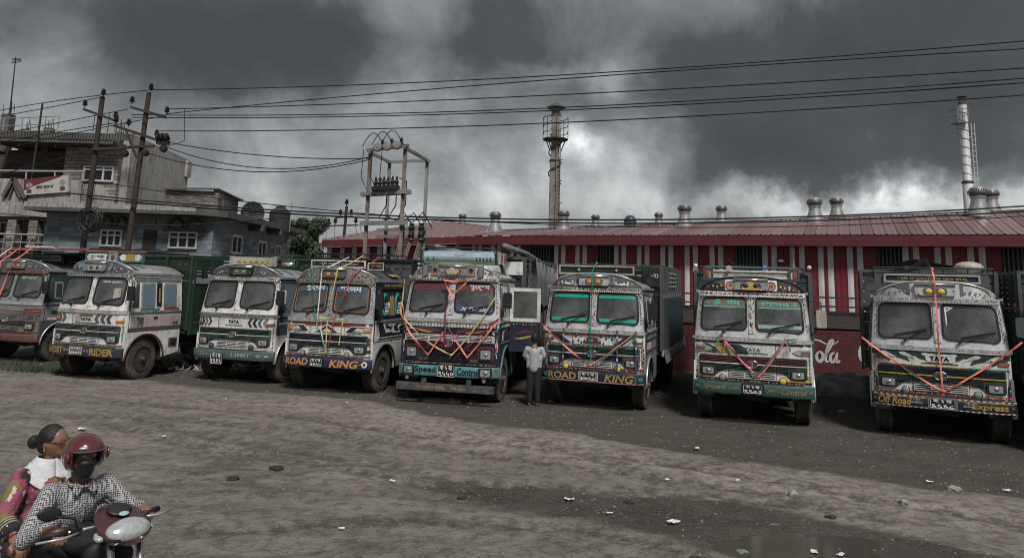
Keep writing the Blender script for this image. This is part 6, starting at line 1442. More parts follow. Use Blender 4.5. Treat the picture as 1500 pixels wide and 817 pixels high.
    bx_ = MB(); bx_.tube([(-.88, .5, zb_), (-.88, .5, zb_+.30), (-.8, .6, zb_+.37), (.8, .6, zb_+.37), (.88, .5, zb_+.30), (.88, .5, zb_)], .02, 6); bx_.tube([(.8, .6, zb_+.37), (.9, 1.9, zb_+.34)], .02, 5); bx_.tube([(-.8, .6, zb_+.37), (-.9, 1.9, zb_+.34)], .02, 5); bx_.build('roof_rack', black, T)
    for k, y in enumerate((.75, 1.1)):
        o = MB().box((.93, y, zb_+.15), (.05, .28, .26)).build('roof_light_box', cream, T); MB().box((.958, y, zb_+.15), (.01, .2, .16)).build('pane', glassb if k == 0 else redlens, o)
    for k in range(3): MB().tube([(.9, 1.3+.12*k, zb_-.25), (.78, 1.33+.12*k, zb_+.02), (.5, 1.36+.12*k, zb_+.08)], .02, 5).build('roof_rib', black, T)
    # open door
    dr = empty('open_door', (1.10, 1.02, 0)); dr.parent = T; dr.rotation_euler = (0, 0, R(12))
    def dbox(x0, x1, z0, z1, nm, m_, y=0): return MB().box(((x0+x1)/2, y, (Zf(z0)+Zf(z1))/2), (x1-x0, .05, Zf(z1)-Zf(z0))).build(nm, m_, dr)
    dbox(.02, .72, 1.0, 1.6, 'door_skin', navy); dbox(.02, .72, 1.6, 1.68, 'door_rail', white); dbox(.02, .10, 1.68, 2.36, 'door_frame', white); dbox(.64, .72, 1.68, 2.36, 'door_frame', white); dbox(.10, .64, 2.28, 2.36, 'door_frame', white)
    dbox(.10, .64, 1.68, 2.28, 'door_window', glass, .01)
    for i in range(10): dbox(.03+.07*i, .06+.07*i, 1.53, 1.55, 'painted_check', [red, yellow, tealb][i % 3], -.028)
    q = dr; MB().prism(rpoly([(.1, 1.32), (.35, 1.42), (.65, 1.36), (.4, 1.35)], .02), lambda u, w_: (u, -.03, Zf(w_)), lambda u, w_: (u, -.02, Zf(w_))).build('painted_wave', maroon, dr); MB().prism(rpoly([(.1, 1.22), (.5, 1.30), (.6, 1.28), (.3, 1.21)], .02), lambda u, w_: (u, -.03, Zf(w_)), lambda u, w_: (u, -.02, Zf(w_))).build('painted_wave', gold, dr)
    # letter panel and tarpaulin of the load body
    MB().box((1.24, 2.7, 2.55), (.03, 1.2, .8)).build('letter_panel', navy, T); text('AR', lambda u, w_: (1.262, u, w_), 2.3, 2.3, 3.2, 2.85, grey, T, bold=.03)
    MB().box((.62, 1.92, 2.95), (1.2, .04, .32)).build('white_headboard', white, T)
    tp = M('grey tarpaulin', (.17, .175, .18), .5, dirt=.4, dcol=(.07, .07, .07), scale=1.6, bump=.6, fine=5); b = MB(); vv = []; ny_ = 16; nx_ = 14
    for j in range(ny_+1):
        y = 3.2+j*(7.3-3.2)/ny_
        for i in range(nx_+1):
            s = i/nx_*2-1; xx = 1.32*math.copysign(min(1, abs(s)*1.35), s); zz = 3.32-.10*abs(s)-max(0, abs(s)-.74)*4.3+.06*math.sin(j*1.7+i)+.04*math.sin(j*3.1+i*2.3); vv.append((xx+.05*math.sin(j*2.1+i*1.1), y, zz-.02*j))
    b.add(vv, [(j*(nx_+1)+i, j*(nx_+1)+i+1, (j+1)*(nx_+1)+i+1, (j+1)*(nx_+1)+i) for j in range(ny_) for i in range(nx_)]+[tuple(range(nx_+1))]); b.build('tarpaulin', tp, T, True)
    b = MB(); b.tube([(-1.0, 1.9, 3.42), (-.9, 4, 3.36), (-.9, 7, 3.2)], .08, 8); b.tube([(.95, 1.0, 3.44), (1.05, 3.2, 3.36), (1.1, 6.5, 3.1)], .07, 8); b.build('rolled_tarpaulin', tp, T, True)
wp = M('white lavender paint', (.46, .46, .48), .45, dirt=.35, scale=2.2, streak=.3)
T5 = truck(dict(pos=(-1.269, 15.651, .152+.06), lift=.13, seed=5, density=1.3, label='navy blue truck with turquoise Speed Control bumper and its cab door standing open',
    colours=dict(body=navy, upper=wp, side=navy, side_up=wp, skirt=navy, arch=teal, grille_up=white, grille_lo=maroon, surround=navy, divider=navy, bumper=M('turquoise bumper paint', (.10, .25, .28), .42, dirt=.35, scale=3, streak=.25), brow=cream, scallop=black, browdots=[red, navy, maroon, teal, greyd], crown=silver, crown_panel=greyd, crown_dots=[greyd], lowtrim=navy, grille3=navy, badge_bg=maroon, ind=M('dark amber lens', (.16, .09, .06), .4), grille_bg=black, box=chrome),
    bumper_text=[('Speed', -.71, .62, -.23, .785, black, .03, .0), ('Control', .24, .62, .72, .78, black, .03, .0)], plate=(0, .70, .19, .125), plate_text=['ना ५ ख', '९५५०'],
    load=dict(ploadd, frame=greyd, top=3.2), deco=deco5, mirrors=1, steer=-.0, side_windows=[(.50, .66, 1.74, 2.3), (.75, .9, 1.74, 2.3)], side_art=[([(.2, 1.50), (1.8, 1.50), (1.8, 1.56), (.2, 1.56)], white), ([(.25, 1.22), (.33, 1.42), (.48, 1.44), (.5, 1.36), (.42, 1.4), (.36, 1.22)], white, .01), ([(.2, 1.16), (1.8, 1.16), (1.8, 1.19), (.2, 1.19)], silver, .01), ([(.6, 1.28), (1.2, 1.42), (1.7, 1.34), (1.2, 1.34)], maroon, .01)]))
lf = .13
ribbon(T5, [(-1.08, 2.62, .0), (-1.10, 2.1, -.03), (-1.0, 1.75, -.08), (-.5, 1.33, -.10), (.1, 1.03, -.10)], 0.028, rib_y, 'yellow ribbon from the left roof corner of the navy truck down to its grille'); ribbon(T5, [(.1, 1.03, -.10), (.55, 1.55, -.10), (1.02, 2.3, -.02)], 0.032, rib_y, 'yellow ribbon rising across the right windscreen of the navy truck', (.1, 1.04, -.1))
ribbon(T5, [(-1.14, 2.08, -.02), (-1.1, 1.85, -.06), (-.85, 1.45, -.10), (-.42, 1.02, -.11), (-.1, 1.52, -.11)], 0.036, rib_o, 'orange ribbon hooked down the left front of the navy truck'); ribbon(T5, [(.0, 1.62, -.11), (.46, 1.0, -.11), (1.13, 1.86, -.04)], 0.036, rib_o, 'orange ribbon strung in a V on the right front of the navy truck')
ribbon(T5, [(-.02, 2.62, -.04), (-.08, 1.9, -.07), (-.06, 1.1, -.09)], 0.032, rib_m, 'maroon ribbon hanging down the middle of the navy truck'); ribbon(T5, [(.25, 1.05, -.09), (.7, 1.45, -.10), (1.1, 1.84, -.05)], 0.024, rib_m, 'maroon ribbon slanting up to the right mirror of the navy truck'); ribbon(T5, [(.2, 1.5, -.09), (.7, 1.66, -.08), (1.1, 1.80, -.05)], 0.024, rib_m, 'upper maroon ribbon on the right front of the navy truck')
ribbon(T5, [(-.14, 2.62, -.05), (.38, 2.60, -.05), (.04, 2.30, -.08), (-.14, 2.62, -.05)], 0.040, rib_o, 'red orange ribbon triangle tied between the windscreens of the navy truck')
# --- T4 ROAD KING, navy
def deco4(T, D):
    fp, ft, st = D['fp'], D['ft'], D['strip']
    st('painted_band', -1.09, 1.09, 1.50, 1.585, .006, M('rust red paint', (.20, .05, .035), .5, dirt=.35), .003)
    for s in (-1, 1):
        q = [(s*.42, 1.36), (s*.60, 1.52), (s*1.09, 1.52), (s*1.09, 1.47), (s*.82, 1.47), (s*.70, 1.36)]; fp('painted_arrow', q[::-s], .010, white, .003)
        q = [(s*.48, 1.38), (s*.61, 1.50), (s*1.08, 1.50), (s*1.08, 1.485), (s*.76, 1.485), (s*.62, 1.38)]; fp('painted_arrow', q[::-s], .014, navy, .003)
        for k in range(3): st('painted_line', min(s*.52, s*.88), max(s*.52, s*.88), 1.35+.028*k, 1.36+.028*k, .018, black, .003, n_=2)
    fp('painted_peak', [(-.34, 1.36), (.34, 1.36), (0, 1.56)], .012, white, .003); fp('painted_peak', [(-.27, 1.365), (.27, 1.365), (0, 1.53)], .016, green, .003); fp('painted_peak', [(-.14, 1.37), (.14, 1.37), (0, 1.46)], .020, white, .003)
    fp('painted_emblem', [(.98, 1.30), (1.08, 1.22), (1.03, 1.20), (1.08, 1.06), (1.03, 1.10), (.99, 1.10), (1.02, 1.18)][::-1], .012, maroon, .004); st('painted_band', .99, 1.09, .93, 1.0, .010, green, .003, n_=1)
    ob = M('orange window trim', (.5, .16, .06), .5, dirt=.3)
    for s in (-1, 1):
        rr_ = rpoly([(s*.125, 1.85), (s*.95, 1.83), (s*.965, 2.39), (s*.135, 2.42)], .1, 4); MB().tube([D['F'](.014)(*p) for p in rr_]+[D['F'](.014)(*rr_[0])], .007, 4).build('window_trim', ob, T)
    bf = M('blue band film', (.05, .10, .17), .4, dirt=.3)
    fp('windscreen_film', rpoly([(-.975, 2.28), (-.12, 2.29), (-.12, 2.43), (-.98, 2.40)], .05), .012, bf, .003); fp('windscreen_film', rpoly([(.12, 2.29), (.975, 2.28), (.98, 2.40), (.12, 2.43)], .05), .012, bf, .003)
    ft('बुद्धम', -.72, 2.285, -.20, 2.415, .017, white, bold=.03); ft('शरणम', .22, 2.285, .80, 2.41, .017, white, bold=.03)
    board(T, -.85, .60, .55, 2.84, 3.02, black, white, 'श्री गणेश यातायात', cream, fw=.03); board(T, .64, 1.05, .60, 2.80, 2.98, black, white, 'शुभ यात्रा', gold, fw=.02)
    rack(T, -1.0, 1.0, 1.0, 2.0, 3.05, black, 5, .14)
    sg_ = D['S'](1, .03); MB().prism(rect(.55, 2.36, 1.75, 2.52), D['S'](1, .03), D['S'](1, 0)).build('name_board', black, T); text('सेमिस एण्ड मिलिज', D['S'](1, .036), .62, 2.39, 1.68, 2.49, gold, T, bold=.02)
    for y in (.72, 1.42):
        o = MB().prism(rpoly([(y-.17, 1.74), (y+.17, 1.74), (y+.17, 2.1), (y, 2.30), (y-.17, 2.1)], .08), D['S'](1, .03), D['S'](1, 0)).build('arched_window', tealb, T); MB().prism(rpoly([(y-.14, 1.76), (y+.14, 1.76), (y+.14, 2.09), (y, 2.26), (y-.14, 2.09)], .07), D['S'](1, .036), D['S'](1, .01)).build('pane', black, o)
        b = MB()
        for k in range(4): b.bar(D['S'](1, .04)(y-.13+.06*k, 1.78), D['S'](1, .04)(y-.02+.06*k, 2.06), .010); b.bar(D['S'](1, .042)(y+.13-.06*k, 1.78), D['S'](1, .042)(y+.02-.06*k, 2.06), .010)
        b.build('window_lattice', silver, o)
    for y in (1.02, 1.14): MB().prism(rpoly([(y-.03, 1.74), (y+.03, 1.74), (y+.03, 2.2), (y-.03, 2.2)], .02), D['S'](1, .02), D['S'](1, 0)).build('painted_column', gold, T)
    for k in range(3):
        MB().tube([(.95, 1.2+.2*k, 2.60), (.75, 1.25+.2*k, 2.80), (.3, 1.3+.2*k, 2.90)], .02, 5).build('roof_rib', black, T)
    MB().prism([(.85, 1.25), (.99, 1.25), (.99, 1.7), (.85, 1.7)], lambda u, w_: (u, w_, 2.81-.35*(u-.6)), lambda u, w_: (u, w_, 2.79-.35*(u-.6))).build('roof_patch', gold, T)
    # football badge at the bumper end
    o = MB().prism([(1.0+.06*math.cos(a), .69+.07*math.sin(a)) for a in np.linspace(0, 6.28, 13)[:-1]], D['BF'](.010), D['BF'](.004)).build('painted_football', white, D['bumper']); MB().prism([(1.0+.028*math.cos(a), .69+.032*math.sin(a)) for a in np.linspace(.3, 6.58, 6)[:-1]], D['BF'](.013), D['BF'](.01)).build('painted_football', black, D['bumper'])
    for k in range(3): MB().prism([(.86, .66+.03*k), (.93, .68+.01*k), (.93, .69+.01*k)], D['BF'](.008), D['BF'](.004)).build('painted_flame', orange, D['bumper'])
T4 = truck(dict(pos=(-4.142, 16.541, .266), seed=4, label='navy sided truck with orange ROAD KING lettering and a fan of coloured ribbons',
    colours=dict(body=white, upper=M('satin silver frame', (.36, .365, .38), .35, metal=.5, dirt=.35, scale=3), side=M('blue black side paint', (.022, .024, .035), .4, dirt=.35, scale=3), side_up=navy, skirt=white, arch=greyd, grille_up=navy, grille_lo=green, surround=green, divider=white, bumper=M('bright navy paint', (.022, .028, .07), .4, dirt=.35, scale=3), brow=M('tarnished tin', (.2, .195, .18), .5, metal=.4, dirt=.5, scale=9), crown=M('tarnished tin', (.2, .195, .18), .5), crown_panel=M('tarnished tin', (.2, .195, .18), .5), crown_dots=[greyd, silver], lowtrim=M('brown strip', (.16, .12, .10), .5, dirt=.4), grille3=white, badge_bg=green, ind=amber, roof=greyd, box=M('bronze tin', (.13, .115, .1), .4, metal=.4, dirt=.4)),
    badge=0, fog=(lens, lens), bumper_text=[('ROAD', -1.0, .615, -.38, .775, orange, .035, .12), ('KING', .16, .60, .87, .77, orange, .035, .2), ('ε', -1.09, .65, -1.04, .73, gold, .02, 0)],
    plate=(-.16, .695, .155, .085), plate_frame=black, plate_text=['बा ४ ख', '३७५५'], load=dict(ploadd, plank=greyd, frame=black), deco=deco4, mirrors=3, side_windows=[],
    side_art=[([(.15, 1.16), (.15, 1.58), (.3, 1.58), (.42, 1.3), (.3, 1.18)], white), ([(.3, 1.58), (.55, 1.58), (.72, 1.36), (1.1, 1.36), (1.0, 1.44), (.76, 1.44), (.66, 1.56), (1.85, 1.56), (1.85, 1.585), (.3, 1.585)], white, .007),
              ([(.8, 1.54), (1.3, 1.54), (1.14, 1.47), (1.25, 1.36), (1.5, 1.36), (1.38, 1.46), (1.5, 1.52), (1.85, 1.52), (1.85, 1.5), (1.6, 1.5), (1.45, 1.44), (1.56, 1.33), (1.12, 1.33), (.98, 1.47)], white, .007), ([(.15, 1.24), (1.85, 1.24), (1.85, 1.26), (.15, 1.26)], white, .008), ([(.15, 1.18), (1.85, 1.18), (1.85, 1.195), (.15, 1.195)], white, .008)]))
ribbon(T4, [(-.62, 2.98, .3), (-.50, 2.70, .02), (-.32, 1.75, -.05), (-.12, 1.3, -.08), (.06, .93, -.09)], 0.018, rib_g, 'green ribbon, leftmost of the fan on the navy sided truck'); ribbon(T4, [(.20, 3.10, .45), (-.25, 2.78, .02), (-.24, 1.45, -.07)], 0.022, rib_w, 'white ribbon hanging on the left windscreen of the navy sided truck')
ribbon(T4, [(-.14, 1.72, -.06), (-.12, 1.4, -.07), (.05, .93, -.08)], 0.019, rib_w, 'lower white ribbon running to the grille knot of the navy sided truck'); ribbon(T4, [(.55, 3.14, .5), (.15, 2.80, .03), (.02, 1.72, -.06), (.05, .92, -.1)], 0.024, rib_y, 'yellow ribbon in the middle of the fan on the navy sided truck', (.05, .93, -.1))
ribbon(T4, [(.95, 3.1, .5), (.55, 2.7, .03), (.22, 1.75, -.07), (.08, .93, -.1)], 0.024, rib_r, 'red ribbon, rightmost of the fan on the navy sided truck'); ribbon(T4, [(-.3, 1.72, -.07), (.1, 1.68, -.08), (.42, 1.68, -.07), (.36, 1.1, -.08)], 0.026, rib_y, 'yellow ribbon end hanging over the grille of the navy sided truck')
# --- T3 SPEED LIMIT
def chev(D, x, s, m_, w_=.07, off=.012):
    q = [(x, 1.36), (x+s*w_, 1.36), (x+s*(w_+.07), 1.46), (x+s*w_, 1.56), (x, 1.56), (x+s*.07, 1.46)]; D['fp']('painted_chevron', q if s > 0 else q[::-1], off, m_, .005)
def deco3(T, D):
    fp, ft, st = D['fp'], D['ft'], D['strip']; bz_ = M('dull blue stripe', (.10, .13, .17), .5, dirt=.35)
    for x, m_ in ((-1.07, bz_), (-.97, navy), (-.86, bz_), (-.75, maroon)): chev(D, x, 1, m_, .055)
    for x, m_ in ((.52, maroon), (.66, navy), (.80, bz_), (.94, grey)): chev(D, x, -1, m_, .07)
    ft('TATA', -.16, 1.43, .14, 1.505, .012, black, bold=.05); st('badge_underline', -.25, .25, 1.385, 1.395, .016, black, .006, n_=2)
    st('painted_stripe', -1.09, 1.09, 1.60, 1.655, .032, greyd, .004); st('painted_stripe', -.75, -.42, 1.61, 1.65, .036, bz_, .003, n_=3); st('painted_stripe', .5, .75, 1.61, 1.65, .036, bz_, .003, n_=3); st('painted_stripe', -1.09, 1.09, .868, .88, .024, maroon, .004)
    for i in range(9): a = -.95+i*.235; fp('painted_dash', rect(a-.06, 2.505, a+.06, 2.535), .075, [redlens, white, gold, redlens, tealb][i % 5], .004)
    board(T, -.72, .62, .62, 2.83, 3.06, cream, None); 
    b = MB(); rs = random.Random(3)
    for i in range(26): x = -.5+i*.036; b.ell((x, .61, 2.92+.03*math.sin(i*1.3)), (.022, .012, .03), 6, 4)
    b.build('carved_ornament', gold, T, True)
    for x in (-.68, .58): board(T, x-.06, x+.06, .6, 2.83, 3.08, silver, None, name='header_post')
    o = board(T, .72, 1.05, .75, 2.82, 3.02, M('pale green board', (.2, .24, .21), .5, dirt=.4), greyd); MB().tube([(.78, .73, 2.9), (1.05, .73, 2.9)], .05, 8).build('steel_tube', silver, T, True); MB().box((.74, .72, 2.9), (.05, .02, .12)).build('reflector', red, T)
    for z in (2.7, 2.78, 2.86, 2.94): MB().bar((-1.2, 1.0, z), (-.75, 1.0, z), .03, .045).build('side_slat', grey, T)
    rack(T, -1.0, 1.0, 1.1, 2.0, 3.02, green, 4, .12)
T3 = truck(dict(pos=(-6.688, 17.596, .269), seed=3, label='white truck with grey green SPEED LIMIT bumper and maroon and navy chevrons',
    colours=dict(body=white, upper=white, side=M('grey blue side paint', (.10, .13, .16), .5, dirt=.4, scale=3), skirt=white, grille_up=green, grille_lo=M('green grey paint', (.05, .075, .07), .5), surround=M('green grey paint', (.05, .075, .07), .5), divider=white, bumper=M('grey green bumper paint', (.07, .115, .11), .45, dirt=.4, scale=3, streak=.3), brow=silver, crown=greyd, crown_panel=glass, crown_dots=[greyd, silver], lowtrim=white, grille3=white, badge_bg=greyd, ind=redlens, box=black, crown_lamp=M('green lamp', (.16, .22, .15), .3)),
    fog=(greyd, greyd), bumper_text=[('SPEED', -1.08, .65, -.62, .74, silver, .015, 0), ('LIMIT', .06, .65, .60, .745, silver, .02, 0), ('❋', -.5, .65, -.40, .74, silver, 0, 0), ('❋', .72, .65, .82, .74, silver, 0, 0), ('✺✦', -.22+.95, .66, 1.06, .73, silver, 0, 0)],
    plate=(-.33, .59, .17, .13), plate_text=['ना २ ख', '१६१९'], load=dict(ploadg), deco=deco3, mirrors=1, mirror=white, side_windows=[(1.25, 1.62, 1.74, 2.3)], side_art=[([(.2, 1.2), (1.85, 1.2), (1.85, 1.4), (.2, 1.4)], greyd), ([(.2, 1.44), (1.85, 1.44), (1.85, 1.47), (.2, 1.47)], white), ([(.2, 1.13), (1.85, 1.13), (1.85, 1.16), (.2, 1.16)], white)]))
# --- T2 GHOST RIDER
def deco2(T, D):
    fp, ft, st, S = D['fp'], D['ft'], D['strip'], D['S']
    gr_ = M('green grey chevron', (.10, .13, .12), .5, dirt=.3); br_ = M('brown chevron', (.13, .075, .07), .5, dirt=.3); bl_ = M('slate chevron', (.09, .11, .14), .5, dirt=.3)
    for x, m_ in ((-1.06, gr_), (-.93, br_), (-.79, bl_)): chev(D, x, 1, m_, .09)
    for x, m_ in ((.42, bl_), (.60, br_), (.78, M('dark slate chevron', (.05, .065, .07), .5, dirt=.3))): chev(D, x, -1, m_, .10)
    ft('TATA', -.20, 1.405, .16, 1.48, .016, black, bold=.05); st('badge_vent', -.24, .20, 1.515, 1.53, .014, black, .005, n_=2); st('painted_stripe', -.20, .16, 1.535, 1.555, .014, gold, .004, n_=2)
    fp('paper_remnant', rpoly(rect(-.36, 1.39, -.2, 1.52), .02), .010, M('pinkish poster remnant', (.4, .3, .3), .7, dirt=.3), .003); st('badge_vent', -.34, .34, 1.345, 1.36, .014, black, .005, n_=2)
    text('जोमसोम-मुक्तिनाथ', D['F'](.016), .28, 2.30, .88, 2.38, white, T, bold=.01); fp('windscreen_sticker', rpoly(rect(.70, 1.94, .90, 2.2), .03), .013, cream, .003)
    st('ornate_brow', -1.09, 1.09, 2.50, 2.545, .075, greyd, .004)
    for i in range(24): a = -1.05+i*.0913; fp('painted_flower', rpoly([(a-.028, 2.51), (a, 2.54), (a+.028, 2.51), (a, 2.50)], .006, 2), .080, silver, .003)
    text('speed', S(1, .006), .02, 1.0, .07, 1.3, tealb, T) if False else None
    MB().prism(rpoly([(1.055, 1.0), (1.075, 1.0), (1.075, 1.30), (1.055, 1.30)], .005), D['F'](.008), D['F'](0)).build('painted_script', tealb, T)
    pk = M('rust stained cream panel', (.42, .37, .36), .5, dirt=.5, dcol=(.15, .065, .055), scale=1.5, streak=.4)
    for y0, y1 in ((.22, 1.07), (1.10, 1.82)): o = D['sp']('door_panel', rect(y0, 1.27, y1, 1.55), .014, pk, .014, 1, rr=.015)
    D['sp']('painted_animal', rpoly([(.42, 1.30), (.46, 1.42), (.38, 1.48), (.40, 1.52), (.50, 1.50), (.60, 1.51), (.60, 1.40), (.56, 1.28), (.52, 1.30), (.52, 1.38), (.48, 1.38), (.46, 1.29)], .012, 2), .02, greyd, .006, 1)
    text('राज', S(1, .02), 1.55, 1.30, 1.74, 1.36, black, T, bold=.02)
    D['sp']('painted_sign', rect(1.25, 1.665, 1.75, 1.72), .016, M('dull red paint', (.22, .05, .05), .5, dirt=.4), .01, 1); D['sp']('painted_sign', rect(.5, 1.665, 1.1, 1.715), .014, teal, .01, 1)
    for z in (2.40, 2.47): D['sp']('vent_rail', rect(.32, z, 1.80, z+.03), .03, silver, .03, 1)
    D['sp']('yellow_letter', rpoly(rect(1.06, 1.85, 1.10, 2.2), .01), .02, gold, .01, 1); D['sp']('window_pillar', rect(1.0, 1.76, 1.16, 2.34), .012, black, .012, 1)
    # side box below the cab and boards on the roof
    MB().box((1.13, 1.62, .86), (.03, .26, .2)).build('battery_box', greyd, T); o = MB().box((1.15, 1.62, .86), (.02, .16, .12)).build('battery_box', black, T)
    tb_ = M('teal signboard', (.06, .14, .16), .5, dirt=.35)
    for x0, x1 in ((-.95, -.15), (.12, .92)):
        o = board(T, x0, x1, .62, 2.83, 3.07, tb_, tb_, fw=.02); MB().prism([(x0+.04, 2.95), (x0+.12, 2.87), (x1-.12, 2.87), (x1-.04, 2.95), (x1-.12, 3.03), (x0+.12, 3.03)], lambda u, w_: (u, .605, w_), lambda u, w_: (u, .62, w_)).build('name_panel', white, o)
    text('शुभ यात्रा', lambda u, w_: (u, .60, w_), -.78, 2.90, -.32, 2.99, navy, T, bold=.02); MB().prism(rpoly(rect(.38, 2.86, .66, 3.04), .03), lambda u, w_: (u, .595, w_), lambda u, w_: (u, .61, w_)).build('ornament', gold, T)
    o = board(T, -.14, .11, .58, 2.82, 3.09, cream, silver, fw=.015); MB().lathe([(0, -.02), (.06, -.01), (.07, .01)], 12, (-.015, .57, 2.95), 'y').build('round_light', greyd, o)
    MB().lathe([(0, -.02), (.04, -.01), (.04, .01)], 10, (-.2, .59, 2.95), 'y').build('round_light', maroon, T)
    MB().tube([(-.95, .6, 3.09), (1.0, .6, 3.09)], .02, 5).build('header_rail', redlens, T); rack(T, -1.05, 1.05, .8, 2.0, 3.10, black, 4, .06)
    b = MB(); b.prism(rpoly([(-.04, 0), (.04, 0), (.04, .04), (-.04, .04)], .01), lambda u, w_: (u, w_, 0), lambda u, w_: (u, w_, .01))
T2 = truck(dict(pos=(-10.21, 17.441, .26+.05), seed=2, label='white truck with GHOST RIDER bumper and its front wheel in full view',
    colours=dict(body=white, upper=white, side=white, skirt=white, arch=M('red brown primer', (.13, .065, .055), .6), grille_up=greyd, grille_lo=M('dark green grey', (.04, .055, .055), .5, dirt=.3), surround=M('dark green grey', (.04, .055, .055), .5), divider=white, bumper=M('ink blue paint', (.025, .032, .05), .45, dirt=.4, scale=3, streak=.3), brow=grey, scallop=silver, crown=greyd, crown_panel=glassb, crown_dots=[greyd, silver, green], lowtrim=M('brown strip', (.16, .12, .10), .5), grille3=white, badge_bg=greyd, ind=amber, roof=silver, sideglass=glassb, box=chrome, box_in=silver, crown_lamp=greyd),
    bumper_text=[('GHOST', -1.12, .615, -.52, .775, gold, .035, 0), ('RIDER', .32, .61, .98, .77, gold, .035, 0), ('⚘⚘', -.50, .66, -.32, .74, silver, .0, 0), ('⚘⚘', .12, .66, .30, .74, silver, .0, 0)],
    bumper_strips=[(-1.1, 1.1, .585, .598, maroon)], plate=(-.11, .70, .17, .075), plate_frame=cream, plate_bg=M('brown plate', (.12, .07, .065), .5), plate_text=['बा १ ख', '४२७३'], load=dict(ploadg), deco=deco2, mirrors=1, steer=R(6), side_windows=[(.50, .94, 1.74, 2.34), (1.22, 1.66, 1.74, 2.34)],
    side_art=[([(.16, 1.17), (1.85, 1.17), (1.85, 1.25), (.16, 1.25)], greyd), ([(.16, 1.585), (1.85, 1.585), (1.85, 1.6), (.16, 1.6)], teal)]))
# --- T1 at the left edge
def deco1(T, D):
    fp, ft, st, S = D['fp'], D['ft'], D['strip'], D['S']
    st('painted_band', -1.09, 1.09, 1.42, 1.58, .006, grey, .003); fp('rusty_patch', rpoly([(.55, 1.30), (1.08, 1.30), (1.08, 1.5), (.6, 1.5)], .03), .010, redbrown, .003)
    text('श्री पशुपति', D['F'](.016), .25, 2.30, .85, 2.38, white, T, bold=.01)
    o = D['sp']('lattice_window', rect(.9, 1.78, 1.55, 2.2), .02, greyd, .02, 1, rr=.03); b = MB()
    for k in range(8): b.bar(S(1, .028)(.92+.08*k, 1.8), S(1, .028)(min(1.53, 1.1+.08*k), 2.18), .012); b.bar(S(1, .030)(min(1.53, 1.1+.08*k), 1.8), S(1, .030)(.92+.08*k, 2.18), .012)
    b.build('window_lattice', silver, o, kind='stuff')
    board(T, -.95, .95, .65, 2.84, 3.0, greyd, grey, 'मेची महाकाली', teal); b = MB()
    b.add([(-1.3, .2, 3.16), (1.2, .35, 3.20), (1.3, 2.6, 3.30), (-1.3, 2.6, 3.30), (-1.3, .2, 3.11), (1.2, .35, 3.14), (1.3, 2.6, 3.24), (-1.3, 2.6, 3.24)], [(0, 1, 2, 3), (4, 7, 6, 5), (0, 4, 5, 1), (1, 5, 6, 2), (2, 6, 7, 3)]); b.build('tarpaulin', M('dull red tarpaulin', (.26, .10, .10), .6, dirt=.3, scale=1.5), T)
    b = MB()
    for i in range(30): b.tube([(.0+i*.035, .3, 3.2+.02*(i % 3)), (.02+i*.035, .25, 3.25-.02*(i % 2)), (.05+i*.035, .3, 3.2)], .012, 4)
    b.build('white_rope', rib_w, T, kind='stuff'); rack(T, -1.05, 1.05, .6, 2.0, 3.02, black, 4, .08)
T1 = truck(dict(pos=(-14.2, 20.4, .28), seed=1, density=0.3, label='red brown truck at the left edge with a red tarpaulin on its roof',
    colours=dict(body=M('brown grey panel', (.17, .14, .135), .55, dirt=.45, scale=2, streak=.4), upper=grey, side=grey, side_up=green, skirt=greyd, grille_up=grey, grille_lo=redbrown, surround=redbrown, divider=grey, bumper=redbrown, brow=redbrown, crown=greyd, crown_panel=greyd, lowtrim=redbrown, grille3=grey, roof=M('dusty tin roof', (.26, .25, .23), .5, metal=.4, dirt=.5, scale=2)),
    fog=None, bumper_text=[('NEPAL', -.5, .65, .1, .74, greyd, .02, 0)], plate=(0, .70, .01, .01), plate_text=[], load=dict(ploadg), deco=deco1, mirrors=1, side_windows=[(.45, .72, 1.76, 2.25)],
    side_art=[([(.2, 1.5), (1.85, 1.5), (1.85, 1.55), (.2, 1.55)], silver), ([(.4, 1.35), (1.85, 1.2), (1.85, 1.3), (.4, 1.45)], green), ([(.3, 1.18), (1.85, 1.15), (1.85, 1.19), (.3, 1.25)], white)]))
ribbon(T1, [(-.1, 3.2, .2), (-.5, 2.8, -.0), (-.55, 1.75, -.05), (-.6, .95, -.08)], 0.040, rib_o, 'left orange ribbon hanging down the front of the red brown truck'); ribbon(T1, [(.35, 3.2, .2), (-.05, 2.8, -.0), (-.35, 1.75, -.05), (-.5, 1.35, -.08)], 0.040, rib_o, 'right orange ribbon hanging down the front of the red brown truck')
ribbon(T1, [(-.4, 3.2, .2), (-.95, 2.75, -.0), (-1.0, 1.75, -.05)], 0.032, rib_w, 'inner white ribbon at the left edge of the red brown truck'); ribbon(T1, [(-.9, 3.2, .2), (-1.15, 2.7, -.0), (-1.2, 1.9, -.05)], 0.032, rib_w, 'outer white ribbon at the left edge of the red brown truck')
# --- T9 at the right edge
def deco9(T, D):
    b = MB(); b.add([(-1.25, 2.0, 3.06), (1.25, 2.0, 3.2), (1.25, 7, 3.2), (-1.25, 7, 3.06), (-.3, 2.0, 3.25), (-.3, 7, 3.25)], [(0, 4, 5, 3), (4, 1, 2, 5)]); b.build('tarpaulin', M('grey green tarpaulin', (.13, .16, .15), .6), T)
T9 = truck(dict(pos=(10.1, 11.45, .46), seed=9, density=0.2, label='dark green truck cut off by the right edge of the picture',
    colours=dict(body=grey, upper=grey, side=green, skirt=greyd, grille_up=black, grille_lo=black, bumper=greyd, brow=grey, crown=greyd), bumper_text=[], plate=(0, .70, .01, .01), plate_text=[], load=dict(ploadd, plank=green, vertical=1, railm=grey), deco=deco9, mirrors=0))
